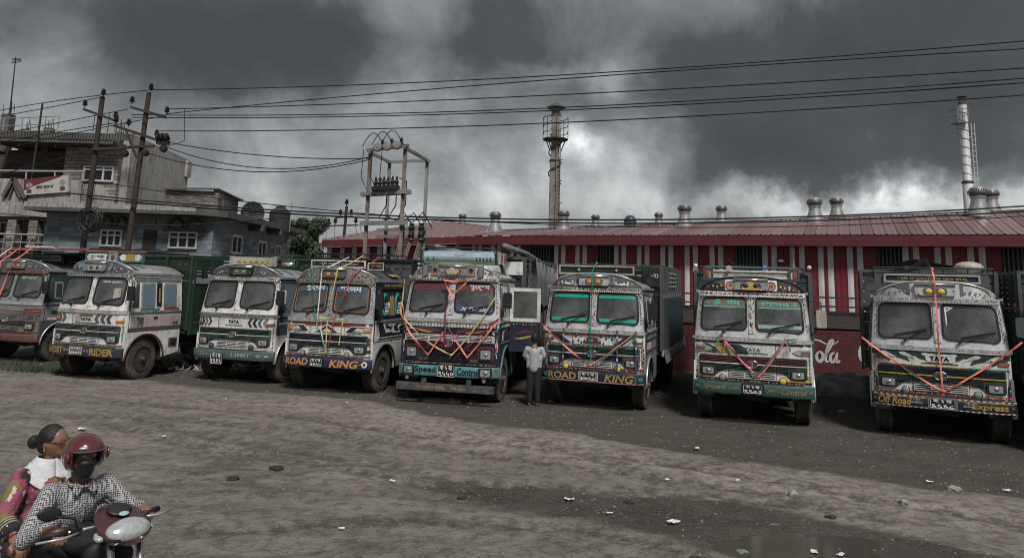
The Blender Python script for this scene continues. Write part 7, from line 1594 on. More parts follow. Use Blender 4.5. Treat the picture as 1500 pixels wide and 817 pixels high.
# ================================================================== PEOPLE
def fused(name, caps, m, parent, voxel=.014, smooth=6, extra=None):
    """one continuous surface grown from tapered limbs"""
    b = MB()
    for p0, r0, p1, r1 in caps:
        p0, p1 = Vector(p0), Vector(p1); d = p1-p0
        n_ = 12
        if d.length > 1e-4: b.tube([p0, p0.lerp(p1, .5), p1], [r0, (r0+r1)/2, r1], n_)
        b.ell(p0, (r0,)*3, n_, 8); b.ell(p1, (r1,)*3, n_, 8)
    for e_ in (extra or []): b.ell(e_[0], e_[1], 14, 10, e_[2] if len(e_) > 2 else None)
    me_ = b.mesh(name, None); o = bpy.data.objects.new(name, me_); COL.objects.link(o)
    r_ = o.modifiers.new('r', 'REMESH'); r_.mode = 'VOXEL'; r_.voxel_size = voxel; r_.use_smooth_shade = True
    s_ = o.modifiers.new('s', 'SMOOTH'); s_.iterations = smooth; s_.factor = .5
    dg = bpy.context.evaluated_depsgraph_get(); me2 = bpy.data.meshes.new_from_object(o.evaluated_get(dg)); me2.name = name
    me2.materials.clear(); me2.materials.append(m); me2.polygons.foreach_set('use_smooth', [True]*len(me2.polygons))
    bpy.data.objects.remove(o); o = bpy.data.objects.new(name, me2); COL.objects.link(o); o.parent = parent; return o
def pattern_mat(name, base, ink, scale, kind='lattice', extra=None):
    m = bpy.data.materials.new(name); m.use_nodes = True; tt_ = m.node_tree; pb_ = tt_.nodes['Principled BSDF']; pb_.inputs['Roughness'].default_value = .85
    tc_ = tt_.nodes.new('ShaderNodeTexCoord'); mp_ = tt_.nodes.new('ShaderNodeMapping'); tt_.links.new(tc_.outputs['Object'], mp_.inputs[0]); mp_.inputs['Rotation'].default_value = (R(8), R(20), R(40))
    if kind == 'lattice':
        v_ = tt_.nodes.new('ShaderNodeTexVoronoi'); v_.feature = 'F1'; v_.inputs['Scale'].default_value = scale; v_.inputs['Randomness'].default_value = .12; f = v_.outputs['Distance']; lo, hi = .40, .50
    else:
        v_ = tt_.nodes.new('ShaderNodeTexNoise'); v_.inputs['Scale'].default_value = scale; v_.inputs['Detail'].default_value = 3; v_.inputs['Distortion'].default_value = 1.2; f = v_.outputs['Fac']; lo, hi = .49, .52
    tt_.links.new(mp_.outputs[0], v_.inputs['Vector'])
    r_ = tt_.nodes.new('ShaderNodeMapRange'); tt_.links.new(f, r_.inputs[0]); r_.inputs[1].default_value = lo; r_.inputs[2].default_value = hi
    mx = tt_.nodes.new('ShaderNodeMix'); mx.data_type = 'RGBA'; tt_.links.new(r_.outputs[0], mx.inputs[0]); mx.inputs[6].default_value = (*base, 1); mx.inputs[7].default_value = (*ink, 1); res = mx.outputs[2]
    if extra:
        for ex, sc2, l2, h2 in extra:
            n_ = tt_.nodes.new('ShaderNodeTexNoise'); n_.inputs['Scale'].default_value = sc2; n_.inputs['Detail'].default_value = 3; tt_.links.new(mp_.outputs[0], n_.inputs['Vector'])
            r2 = tt_.nodes.new('ShaderNodeMapRange'); tt_.links.new(n_.outputs['Fac'], r2.inputs[0]); r2.inputs[1].default_value = l2; r2.inputs[2].default_value = h2
            m2 = tt_.nodes.new('ShaderNodeMix'); m2.data_type = 'RGBA'; tt_.links.new(r2.outputs[0], m2.inputs[0]); tt_.links.new(res, m2.inputs[6]); m2.inputs[7].default_value = (*ex, 1); res = m2.outputs[2]
    tt_.links.new(res, pb_.inputs['Base Color'])
    n_ = tt_.nodes.new('ShaderNodeTexNoise'); n_.inputs['Scale'].default_value = 14; n_.inputs['Detail'].default_value = 4; n_.inputs['Distortion'].default_value = 1.5; tt_.links.new(tc_.outputs['Object'], n_.inputs['Vector'])
    bp_ = tt_.nodes.new('ShaderNodeBump'); bp_.inputs['Strength'].default_value = .7; bp_.inputs['Distance'].default_value = .03; tt_.links.new(n_.outputs['Fac'], bp_.inputs['Height']); tt_.links.new(bp_.outputs[0], pb_.inputs['Normal'])
    return m
skin = M('brown skin', (.20, .105, .07), .5, dirt=.0, scale=8, var=.08, bump=.1)
hair = M('black hair', (.012, .011, .011), .5, dirt=0, bump=.6, fine=60)
m_shirt = pattern_mat('white and black lattice print', (.03, .03, .033), (.36, .36, .37), 72)
m_kurta = pattern_mat('pink olive black print', (.24, .06, .10), (.17, .145, .05), 5, 'noise', [((.02, .015, .02), 4.2, .52, .56), ((.5, .42, .4), 16, .60, .63)])
m_scarf = M('white scarf cloth', (.52, .52, .54), .8, dirt=.15, dcol=(.2, .22, .28), scale=9, bump=.4, fine=14)
m_trs = M('black trousers', (.015, .015, .017), .8, dirt=.15, scale=6, bump=.3, fine=14)
def fingers(caps, wrist, d, side, curl, r=.011):
    """five unequal bent fingers from a palm at wrist pointing d; curl is the direction they close in"""
    w_, d, c = Vector(wrist), Vector(d).normalized(), Vector(curl).normalized(); s = Vector(side).normalized()
    palm = w_+d*.075; caps.append((w_, .026, palm, .03)); caps.append((w_+s*.02, .022, palm+s*.024, .020)); caps.append((w_-s*.02, .022, palm-s*.024, .020))
    for k, (off, L_) in enumerate(((-.033, .062), (-.011, .075), (.012, .07), (.033, .055))):
        k0 = palm+s*off+d*.012; k1 = k0+(d*.75+c*.65).normalized()*L_*.5; k2 = k1+(d*-.1+c*1).normalized()*L_*.45; k3 = k2+(d*-.8+c*.5).normalized()*L_*.3
        caps += [(k0, r, k1, r*.95), (k1, r*.95, k2, r*.88), (k2, r*.88, k3, r*.8)]
    t0 = w_+d*.03-s*.028; t1 = t0+(d*.5-s*.7+c*.4).normalized()*.035; t2 = t1+(d*.6+c*.8+s*.2).normalized()*.03; caps += [(t0, r*1.25, t1, r*1.1), (t1, r*1.1, t2, r*.95)]
ANG = math.atan2(-.57, .82); OX, OY = -2.57, 4.91
# ---- motorcycle
m_red = M('glossy dark red plastic', (.055, .02, .024), .3, dirt=.12, scale=5, spec=.6, bump=0, coat=.5)
MO = empty('motorcycle', (OX, OY, 0), ANG, 'dark red motorcycle with clear headlamp fairing, black mirror and two riders, at the lower left', 'motorcycle')
def tyre_small(x, nm='wheel'):
    o = MB().lathe([(.20, -.035), (.25, -.045), (.285, -.03), (.30, 0), (.285, .03), (.25, .045), (.20, .035), (.20, -.035)], 32, (0, 0, 0), 'y').build(nm, rubber, MO, 'auto'); o.location = (x, 0, .30)
    MB().lathe([(.0, -.03), (.04, -.03), (.05, -.01), (.19, -.012), (.2, -.03), (.2, .03), (.19, .012), (.05, .01), (.04, .03), (0, .03)], 24, (0, 0, 0), 'y').build('rim', greyd, o)
tyre_small(.42); tyre_small(-.92)
b = MB(); arc = [(.42+.34*math.cos(t_), .31+.34*math.sin(t_)) for t_ in np.linspace(.1, 2.6, 10)]
for k in range(9):
    (x0, z0), (x1, z1) = arc[k], arc[k+1]; b.add([(x0, -.07, z0-.03), (x0, -.04, z0+.01), (x0, .04, z0+.01), (x0, .07, z0-.03), (x1, -.07, z1-.03), (x1, -.04, z1+.01), (x1, .04, z1+.01), (x1, .07, z1-.03)], [(0, 1, 5, 4), (1, 2, 6, 5), (2, 3, 7, 6)])
b.build('front_mudguard', m_red, MO, True)
b = MB()
for s in (-1, 1): b.tube([(.42, s*.09, .3), (.20, s*.09, .95)], .022, 8)
b.build('fork', chrome, MO, True)
fused('fuel_tank', [((-.12, 0, .80), .11, (-.42, 0, .80), .13)], black, MO, .02, 4, [((-.28, 0, .83), (.22, .15, .10))])
fused('seat', [((-.48, 0, .76), .10, (-1.15, 0, .80), .09)], black, MO, .02, 4)
fused('engine', [((-.05, 0, .45), .12, (-.5, 0, .42), .15)], greyd, MO, .025, 2)
MB().tube([(0, 0, .85), (-.05, 0, .45), (-.5, 0, .35), (-.92, .08, .3)], .03, 8).build('frame', black, MO)
MB().tube([(-.1, -.15, .35), (-.6, -.17, .28), (-1.15, -.18, .42)], .045, 10).build('exhaust', chrome, MO, True)
# headlamp fairing: shell, lens, top emblem, indicators
def ringz(pts): return pts
b = MB(); secs = [(-.02, .10, .05, 1.00), (.05, .15, .075, .99), (.13, .165, .085, .965), (.20, .14, .07, .94), (.25, .08, .045, .925)]; nn_ = 20
for x, wy, hz_, cz in secs: b.v += [(x - .10*max(0, math.sin(2*math.pi*k/nn_)), wy*math.copysign(abs(math.cos(2*math.pi*k/nn_))**.8, math.cos(2*math.pi*k/nn_)), cz+hz_*math.sin(2*math.pi*k/nn_)) for k in range(nn_)]
b.f += [(i*nn_+k, i*nn_+(k+1) % nn_, (i+1)*nn_+(k+1) % nn_, (i+1)*nn_+k) for i in range(4) for k in range(nn_)]+[tuple(range(nn_)), tuple(range(4*nn_, 5*nn_))[::-1]]
fair = b.build('headlamp_fairing', m_red, MO, True)
m_hl = M('clear headlamp lens', (.66, .69, .69), .06, metal=.6, dirt=.1, scale=14, spec=.8, bump=.15, coat=1.)
b = MB(); b.ell((.175, .0, .955), (.085, .140, .062), 24, 14, Matrix.Rotation(R(28), 3, 'Y')); hl = b.build('headlamp', m_hl, MO, True)
MB().ell((.165, .0, .938), (.085, .150, .064), 20, 10, Matrix.Rotation(R(24), 3, 'Y')).build('lamp_bezel', black, hl, True)
for s in (-1, 1): MB().ell((.10, s*.135, .93), (.075, .04, .028), 14, 8, Matrix.Rotation(R(s*25), 3, 'Z')).build('indicator', m_hl, hl, True)
MB().ell((.04, 0, 1.052), (.07, .08, .016), 14, 6, Matrix.Rotation(R(18), 3, 'Y')).build('instrument_cowl', black, MO, True)
MB().ell((.105, .0, 1.040), (.022, .034, .006), 10, 6, Matrix.Rotation(R(22), 3, 'Y')).build('emblem', M('pale blue emblem', (.35, .5, .55), .4), MO, True)
for o_ in list(MO.children):
    if o_.name.split('.')[0] in ('headlamp_fairing', 'headlamp', 'instrument_cowl', 'emblem'): o_.location = (.06, .0, .05)
b = MB(); b.tube([(-.08, -.36, .985), (-.03, -.22, .99), (.02, -.08, 1.0), (.02, .08, 1.0), (-.03, .22, .99), (-.08, .36, .985)], .014, 8); b.build('handlebar', chrome, MO, True)
for s in (-1, 1):
    MB().tube([(-.035, s*.235, .99), (-.085, s*.375, .984)], .019, 10).build('grip', rubber, MO, True); MB().tube([(.02, s*.2, .99), (.04, s*.3, .985), (-.01, s*.43, .98)], .008, 6).build('brake_lever', silver, MO, True)
    MB().box((-.02, s*.2, .99), (.05, .06, .045)).build('switch_housing', black, MO)
mr = empty('mirror', (0, 0, 0)); mr.parent = MO; MB().tube([(-.02, -.19, 1.0), (-.0, -.22, 1.08), (-.02, -.33, 1.11)], .008, 6).build('mirror_arm', black, mr)
MB().ell((-.03, -.36, 1.13), (.018, .075, .042), 18, 10, Matrix.Rotation(R(-14), 3, 'X')).build('mirror_head', black, mr, True)
# ---- rider
RD = empty('person', (OX, OY, 0), ANG, 'man in a glossy maroon helmet and lattice print shirt gripping the motorcycle handlebars', 'person')
RH, LH = Vector((-.075, -.275, .985)), Vector((-.075, .275, .985))
SR, SL = Vector((-.47, -.175, 1.135)), Vector((-.45, .175, 1.135)); ER, EL_ = Vector((-.33, -.36, .91)), Vector((-.27, .33, .93)); wR, wL = Vector((-.155, -.30, 1.0)), Vector((-.15, .30, 1.0))
caps = [((-.62, 0, .80), .12, (-.50, 0, 1.05), .12), ((-.46, 0, 1.12), .06, (-.42, -.02, 1.28), .055), (SR, .05, ER, .042), (ER, .04, wR, .027), (SL, .05, EL_, .042), (EL_, .04, wL, .027),
        ((-.62, -.10, .79), .10, (-.22, -.20, .70), .07), ((-.62, .10, .79), .10, (-.22, .20, .70), .07), ((-.22, -.20, .70), .065, (-.30, -.19, .32), .045), ((-.22, .20, .70), .065, (-.30, .19, .32), .045), ((-.30, -.19, .30), .045, (-.14, -.19, .27), .035), ((-.30, .19, .30), .045, (-.14, .19, .27), .035)]
ex = [((-.40, -.02, 1.355), (.092, .075, .115)), ((-.31, -.02, 1.34), (.02, .014, .022)), ((-.325, -.02, 1.30), (.02, .022, .015))]
fused('body', caps, skin, RD, .014, 4, ex)
for wv_, sg_ in ((wR, -1), (wL, 1)):
    hc_ = []; fingers(hc_, wv_+Vector((.01, 0, 0)), (.09, -sg_*-.0-.02*sg_, -.012), (-.2, sg_*1, 0), (.15, 0, -1)); fused('hand', hc_, skin, RD, .0055, 2)
sh = [((-.62, 0, .80), .145, (-.50, 0, 1.03), .15), ((-.48, -.10, 1.08), .085, (-.47, -.165, 1.125), .07), ((-.46, .10, 1.08), .085, (-.45, .165, 1.125), .07), ((-.47, -.06, 1.12), .07, (-.45, .06, 1.12), .07), (SR, .066, ER, .060), (ER, .058, wR-Vector((.03, .0, .0)), .040), (SL, .066, EL_, .060), (EL_, .058, wL-Vector((.03, 0, 0)), .040), ((-.47, -.16, .95), .07, (-.60, -.16, .80), .07), ((-.47, .16, .95), .07, (-.60, .16, .80), .07)]
fused('shirt', sh, m_shirt, RD, .013, 4)
b = MB(); cpt = []
for k in range(17): a = 2*math.pi*k/17; cpt.append((-.43+.075*math.cos(a), -.01+.07*math.sin(a), 1.18+.018*math.cos(a+math.pi)))
b.tube(cpt+[cpt[0]], .013, 6); b.build('shirt_collar', m_shirt, RD, True)
for s in (-1, 1): MB().add([(-.365, -.01+s*.005, 1.165), (-.375, -.01+s*.055, 1.195), (-.345, -.01+s*.085, 1.15), (-.335, -.01+s*.05, 1.115)], [(0, 1, 2, 3)]).build('collar_flap', m_shirt, RD)
b = MB(); b.tube([(-.345, -.01, 1.12), (-.345, 0, 1.04), (-.36, 0, .96), (-.40, 0, .88)], .006, 5); b.build('button_placket', m_shirt, RD)
fused('trousers', [((-.64, 0, .77), .13, (-.60, 0, .84), .13), ((-.62, -.10, .79), .12, (-.20, -.20, .70), .085), ((-.62, .10, .79), .12, (-.20, .20, .70), .085), ((-.20, -.20, .70), .08, (-.31, -.19, .34), .06), ((-.20, .20, .70), .08, (-.31, .19, .34), .06)], m_trs, RD, .018, 4)
fused('face_mask', [((-.345, -.02, 1.31), .058, (-.35, -.02, 1.27), .055)], black, RD, .012, 3, [((-.335, -.02, 1.32), (.05, .068, .04)), ((-.39, -.02, 1.26), (.075, .07, .035))])
b = MB()
for s in (-1, 1): b.ell((-.318, -.02+s*.032, 1.372), (.012, .017, .008), 10, 6)
b.build('eyes', M('eye white', (.4, .38, .36), .3, dirt=0), RD, True)
# helmet: open shell with brow opening, trim, visor
m_helm = M('glossy maroon helmet', (.085, .014, .018), .12, dirt=.06, scale=5, spec=.7, bump=0, coat=1.)
HCN = Vector((-.405, -.02, 1.37)); b = MB(); nu_, nv_ = 36, 18; idx = {}
for j in range(nv_+1):
    for i in range(nu_):
        th, ph = math.pi*(.02+.70*j/nv_), 2*math.pi*i/nu_; x, y, z = math.sin(th)*math.cos(ph), math.sin(th)*math.sin(ph), math.cos(th)
        idx[j, i] = len(b.v); b.v.append((HCN.x+.150*x, HCN.y+.128*y, HCN.z+.138*z))
for j in range(nv_):
    for i in range(nu_):
        ph = (i+.5)/nu_*2*math.pi; th = math.pi*(.02+.70*(j+.5)/nv_); dph = min(ph, 2*math.pi-ph)
        if dph < R(62) and th > R(74): continue
        b.f.append((idx[j, i], idx[j+1, i], idx[j+1, (i+1) % nu_], idx[j, (i+1) % nu_]))
HE = b.build('helmet', m_helm, RD, True); so = HE.modifiers.new('thickness', 'SOLIDIFY'); so.thickness = .016; so.offset = -1
b = MB(); b.tube([(HCN.x+.153*math.sin(R(74))*math.cos(a), HCN.y+.131*math.sin(R(74))*math.sin(a), HCN.z+.138*math.cos(R(74))) for a in np.linspace(-R(62), R(62), 14)], .007, 5); b.build('helmet_trim', greyd, HE, True)
m_vis = bpy.data.materials.new('clear scratched visor'); m_vis.use_nodes = True; pv = m_vis.node_tree.nodes['Principled BSDF']; pv.inputs['Base Color'].default_value = (.6, .62, .63, 1); pv.inputs['Transmission Weight'].default_value = 1; pv.inputs['Roughness'].default_value = .06; pv.inputs['IOR'].default_value = 1.15; pv.inputs['Alpha'].default_value = .35
b = MB(); n1_, n2_ = 16, 8
for j in range(n2_+1):
    for i in range(n1_+1):
        a = R(-66)+R(132)*i/n1_; t_ = j/n2_; zz = HCN.z+.045-.155*t_; rr_ = .165-.02*t_*t_-.012*(1-t_); b.v.append((HCN.x+rr_*math.cos(a)*1.05, HCN.y+rr_*.90*math.sin(a), zz))
b.f += [(j*(n1_+1)+i, j*(n1_+1)+i+1, (j+1)*(n1_+1)+i+1, (j+1)*(n1_+1)+i) for j in range(n2_) for i in range(n1_)]; b.build('visor', m_vis, HE, True)
for s in (-1, 1): MB().lathe([(0, -.006), (.036, -.004), (.042, .006), (0, .008)], 16, (HCN.x+.04, HCN.y+s*.131, HCN.z-.005), 'y').build('visor_hinge', m_helm, HE, True)
b = MB(); b.ell((HCN.x+.112, HCN.y-.055, HCN.z+.060), (.016, .030, .013), 14, 8, Matrix.Rotation(R(-26), 3, 'Z')); b.build('helmet_badge', silver, HE, True)
# ---- passenger
PS = empty('person', (OX, OY, 0), ANG, 'woman with hair bun, glasses and white scarf riding pillion behind the helmeted man', 'person')
hd = Vector((-.90, .0, 1.375)); fd = Vector((math.cos(R(30)), math.sin(R(30)), 0)); fs = Vector((-fd.y, fd.x, 0))
PSR, PSL = Vector((-.93, -.175, 1.15)), Vector((-.90, .175, 1.15)); PER, PEL = Vector((-.82, -.30, .93)), Vector((-.70, .24, .95)); PWR, PWL = Vector((-.64, -.285, .84)), Vector((-.60, .18, .93))
caps = [((-1.02, 0, .84), .14, (-.93, 0, 1.08), .12), ((-.92, 0, 1.15), .06, hd-Vector((0, 0, .08))-fd*.01, .048), (PSR, .052, PER, .043), (PER, .04, PWR, .026), (PSL, .052, PEL, .043), (PEL, .04, PWL, .026),
        ((-1.0, -.1, .84), .11, (-.62, -.22, .72), .08), ((-1.0, .1, .84), .11, (-.62, .22, .72), .08), ((-.62, -.22, .72), .07, (-.62, -.2, .34), .045), ((-.62, .22, .72), .07, (-.62, .2, .34), .045), ((-.62, -.2, .32), .04, (-.5, -.2, .30), .032), ((-.62, .2, .32), .04, (-.5, .2, .3), .032)]
rot = Matrix.Rotation(math.atan2(fd.y, fd.x), 3, 'Z')
ex = [(hd, (.098, .076, .112), rot), (hd+fd*.035-Vector((0, 0, .06)), (.06, .052, .05), rot), (hd+fd*.102-Vector((0, 0, .012)), (.016, .012, .022), rot), (hd+fd*.088-Vector((0, 0, .055)), (.014, .022, .010), rot), (hd+fd*.085-Vector((0, 0, .085)), (.02, .022, .018), rot)]
for s in (-1, 1): ex.append((hd+fs*s*.076-fd*.012-Vector((0, 0, .01)), (.02, .008, .03), rot))
fused('body', caps, skin, PS, .011, 3, ex)
hc_ = []; fingers(hc_, PWR+Vector((.01, 0, -.005)), (.8, .12, -.35), (.2, 1, .1), (.3, 0, -1)); fused('hand', hc_, skin, PS, .0055, 2)
hc_ = []; fingers(hc_, PWL, (1, -.2, 0), (.2, 1, .1), (.1, 0, -1)); fused('hand', hc_, skin, PS, .0055, 2)
fused('hair', [(hd-fd*.10+Vector((0, 0, -.0)), .035, hd-fd*.15-Vector((0, 0, .0)), .042)], hair, PS, .011, 2, [(hd-fd*.022+Vector((0, 0, .022)), (.100, .084, .106), rot), (hd-fd*.155-Vector((0, 0, .01)), (.045, .045, .05), rot), (hd-fd*.05-Vector((0, 0, .03)), (.06, .078, .06), rot)])
b = MB()
for s in (-1, 1):
    c_ = hd+fd*.098+fs*s*.034+Vector((0, 0, .008)); b.tube([c_+fs*.026*math.cos(a)+Vector((0, 0, .017*math.sin(a)))-fd*.01*(abs(math.cos(a)) if s*math.cos(a) > 0 else 0) for a in np.linspace(0, 6.283, 14)], .0028, 4)
    b.tube([c_+fs*s*.026-fd*.01, hd+fs*s*.080-fd*.01+Vector((0, 0, .008))], .003, 4)
b.build('glasses', black, PS); MB().ell(hd-fs*.082-fd*.01-Vector((0, 0, .045)), (.006, .004, .016), 8, 6).build('earring', gold, PS)
kt = [((-1.02, 0, .84), .17, (-.93, 0, 1.06), .155), ((-.94, -.1, 1.10), .085, PSR, .07), ((-.92, .1, 1.10), .085, PSL, .07), (PSR, .070, PER+Vector((.0, 0, .0)), .066), (PER, .064, PER.lerp(PWR, .60), .055), (PSL, .07, PEL, .066), (PEL, .064, PEL.lerp(PWL, .6), .055), ((-1.02, -.12, .84), .13, (-.72, -.22, .74), .11), ((-1.02, .12, .84), .13, (-.72, .22, .74), .11), ((-.72, -.22, .72), .10, (-.68, -.2, .45), .09)]
fused('tunic', kt, m_kurta, PS, .013, 4)
b = MB()
for t_ in (.30, .40, .50): 
    c_ = PER.lerp(PWR, t_); d = (PWR-PER).normalized(); u = d.cross(Vector((0, 0, 1))).normalized(); w_ = d.cross(u); b.tube([c_+(u*math.cos(a)+w_*math.sin(a))*(.062-.012*t_) for a in np.linspace(0, 6.283, 16)], .006, 4)
b.build('sleeve_band', cream, PS); b = MB()
c_ = PER.lerp(PWR, .93); b.tube([c_+(u*math.cos(a)+w_*math.sin(a))*.031 for a in np.linspace(0, 6.283, 14)], .006, 5); b.build('bangle', red, PS)
# scarf: a band of cloth over both shoulders and down the front
b = MB(); n1_, n2_ = 30, 9
for i in range(n1_+1):
    t_ = i/n1_; a = math.pi*(1.0-2.0*t_)          # from near front, round the back of the neck, to the far front
    for j in range(n2_+1):
        s_ = j/n2_; rr_ = .07+.075*s_; x = -.92+ rr_*1.0*math.cos(a)*-1*-1*.95; y = rr_*1.05*math.sin(a); x = -.925 - rr_*.95*math.cos(math.pi*(2*t_-1)) * 1.0
        y = -rr_*1.15*math.sin(math.pi*(2*t_-1)); fr = max(0, (x+.925)/rr_/.95); z = 1.265-.085*s_-.0*fr-.14*fr*s_+.010*math.sin(j*2.6+i*.35); b.v.append((x, y, z))
b.f += [(i*(n2_+1)+j, (i+1)*(n2_+1)+j, (i+1)*(n2_+1)+j+1, i*(n2_+1)+j+1) for i in range(n1_) for j in range(n2_)]
o = b.build('scarf', m_scarf, PS, True); so = o.modifiers.new('thickness', 'SOLIDIFY'); so.thickness = .012
# ---- man standing between the trucks, back to the camera
MN = empty('person', (.60, 15.75, zg(.60, 15.75)+.0), R(-6), 'man in grey T shirt and black trousers, back turned, by the open truck door', 'person')
caps = [((0, 0, .80), .11, (0, 0, 1.18), .10), ((0, 0, 1.22), .05, (0, .02, 1.34), .045), ((-.155, 0, 1.20), .045, (-.20, .04, .98), .04), ((-.20, .04, .98), .036, (-.13, .22, 1.02), .026), ((.155, 0, 1.20), .045, (.20, .04, .98), .04), ((.20, .04, .98), .036, (.13, .22, 1.04), .026),
        ((-.075, 0, .78), .085, (-.085, -.01, .42), .055), ((-.085, -.01, .42), .052, (-.09, .0, .08), .036), ((.075, 0, .78), .085, (.08, -.01, .42), .055), ((.08, -.01, .42), .052, (.085, .0, .08), .036), ((-.09, -.01, .04), .036, (-.105, .14, .03), .03), ((.085, -.01, .04), .036, (.10, .14, .03), .03)]
ex = [((0, .02, 1.425), (.075, .09, .105)), ((-.076, .02, 1.41), (.01, .018, .026)), ((.076, .02, 1.41), (.01, .018, .026)), ((0, .11, 1.41), (.014, .02, .02)), ((0, .09, 1.36), (.03, .025, .025))]
fused('body', caps, skin, MN, .013, 3, ex)
for s in (-1, 1):
    hc_ = []; fingers(hc_, (s*.13, .22, 1.02+.01*(s > 0)), (-s*.3, 1, .2), (0, -.1, -s), (-s, .2, 0)); fused('hand', hc_, skin, MN, .006, 2)
fused('hair', [], hair, MN, .01, 1, [((0, .0, 1.445), (.083, .092, .094)), ((0, -.03, 1.40), (.07, .06, .06))])
m_tee = M('pale grey cotton', (.34, .35, .37), .85, dirt=.12, scale=6, bump=.8, fine=9)
fused('t_shirt', [((0, 0, .80), .135, (0, 0, 1.12), .13), ((-.10, 0, 1.17), .07, (.10, 0, 1.17), .07), ((-.09, 0, .78), .08, (-.10, 0, 1.0), .085), ((.09, 0, .78), .08, (.10, 0, 1.0), .085), ((-.155, 0, 1.19), .062, (-.205, .035, 1.05), .062), ((.155, 0, 1.19), .062, (.205, .035, 1.05), .062)], m_tee, MN, .013, 4)
fused('trousers', [((-.03, 0, .78), .115, (.03, 0, .78), .115), ((-.075, 0, .78), .10, (-.085, -.01, .42), .075), ((-.085, -.01, .42), .075, (-.09, .0, .10), .058), ((.075, 0, .78), .10, (.08, -.01, .42), .075), ((.08, -.01, .42), .075, (.085, 0, .10), .058)], m_trs, MN, .015, 4)
for s in (-1, 1): MB().prism(rpoly([(s*.09-.045, -.06), (s*.09+.045, -.06), (s*.10+.05, .18), (s*.10-.05, .18)], .03), lambda u, w_: (u, w_, 0), lambda u, w_: (u, w_, .018)).build('sandal', M('brown sandal', (.05, .03, .022), .7), MN)

# ================================================================== LITTER, STONES, CLODS, GRASS
paper = M('crumpled white paper', (.62, .62, .62), .8, dirt=.15, scale=8, bump=.3)
def scrap(px, py, w_, label, m=paper, name='paper_scrap', cat='litter', ang=0., seed=0):
    p = gp(px, py); rs = random.Random(seed+int(px)); n_ = 5; b = MB(); h_ = w_*rs.uniform(.4, .7)
    for j in range(n_+1):
        for i in range(n_+1): b.v.append(((i/n_-.5)*w_+rs.uniform(-.1, .1)*w_/n_*2, (j/n_-.5)*h_+rs.uniform(-.1, .1)*h_/n_*2, .012+rs.random()*.06*w_*2+.12*w_*abs(i/n_-.5)))
    b.f += [(j*(n_+1)+i, j*(n_+1)+i+1, (j+1)*(n_+1)+i+1, (j+1)*(n_+1)+i) for j in range(n_) for i in range(n_) if not ((i, j) in ((0, 0), (n_-1, n_-1)) and rs.random() < .7)]
    o = b.build(name, m); o.location = (p.x, p.y, zg(p.x, p.y)+.012); o.rotation_euler = (0, 0, ang); so_ = o.modifiers.new('t', 'SOLIDIFY'); so_.thickness = .003; return tag(o, label, cat, 'paper scraps on the dirt' if m is paper else None)
for k, (x, y, w_, lb) in enumerate([(834, 733, .16, 'torn white paper scrap on the dark mud left of centre bottom, upper one'), (987, 768, .19, 'white folded paper scrap on the dark mud below the head on truck'), (1021, 659, .17, 'white paper scrap on the pale lane below the head on truck'), (978, 703, .11, 'small pale scrap on the pale lane right of centre'),
    (1362, 707, .12, 'white paper scrap near the far edge of the lane below the rightmost truck'), (893, 755, .10, 'small white scrap beside the larger one on the mud'), (1231, 808, .15, 'white paper scrap by the puddle at the bottom right, rightmost'), (1192, 804, .13, 'crumpled white paper at the edge of the puddle'),
    (240, 638, .12, 'small white paper scrap on the dirt right of the riders'), (575, 703, .13, 'crumpled white scrap in the middle of the dirt lot'), (500, 778, .09, 'small yellowish scrap near the bottom of the dirt lot'), (1080, 706, .12, 'white scrap on the pale lane, right of centre'), (330, 588, .12, 'white scrap on the dirt in front of the SPEED LIMIT truck'),
    (508, 593, .10, 'white scrap in front of the navy sided truck'), (120, 628, .2, 'flat pale scrap above the helmet on the dirt'), (1475, 720, .14, 'pale flat scrap at the right edge of the lane')]): scrap(x, y, w_*.72, lb, ang=R(k*37), seed=k)
def lump(px, py, r_, label, m, name='stone', cat='stone', sq=.55, wp_=None):
    r_ *= .68; p = wp_ or gp(px, py); rs = np.random.RandomState(int(px)); bm = bmesh.new(); bmesh.ops.create_icosphere(bm, subdivisions=3, radius=1)
    of = rs.rand(3)*50
    for v_ in bm.verts:
        n_ = v_.co.copy(); k = 1+.35*(math.sin(n_.x*3+of[0])*math.sin(n_.y*3.3+of[1])+.4*math.sin(n_.z*7+n_.x*6+of[2])); v_.co = Vector((n_.x*r_*k, n_.y*r_*k*.8, n_.z*r_*sq*k))
    me_ = bpy.data.meshes.new(name); bm.to_mesh(me_); bm.free(); me_.materials.append(m); me_.polygons.foreach_set('use_smooth', [True]*len(me_.polygons)); o = bpy.data.objects.new(name, me_); COL.objects.link(o); o.location = (p.x, p.y, zg(p.x, p.y)+r_*sq*.4); return tag(o, label, cat)
stone = M('grey stone', (.26, .25, .23), .85, dirt=.3, scale=8, bump=.5); gst = M('green tinged stone', (.16, .19, .15), .8, dirt=.3, scale=8, bump=.5); clod = M('wet dark clod', (.03, .025, .02), .75, dirt=.3, bump=.8, scale=9)
for a in [(1086, 803, .085, 'green tinged stone at the bottom edge beside the puddle', gst), (1234, 604, .12, 'flat grey stone in front of the wall between the two right trucks', stone), (1171, 588, .0, '', None), (807, 588, .09, 'pale stone chocked against the left tyre of the teal banded truck', M('pale stone', (.36, .35, .33), .85, dirt=.2)), (189, 556, .10, 'grey stone lying against the turned wheel of the GHOST RIDER truck', stone), (313, 552, .06, 'small stone by the left tyre of the SPEED LIMIT truck', stone), (1213, 575, .10, 'grey stone beside the heap of tarpaulin', stone), (1398, 717, .12, 'flat pale stone on the lane near the right edge', stone), (1325, 735, .09, 'small pale stone on the lane below the rightmost truck', stone), (1162, 725, .10, 'pale stone in the lane right of centre', stone)]:
    if a[4]: lump(*a)
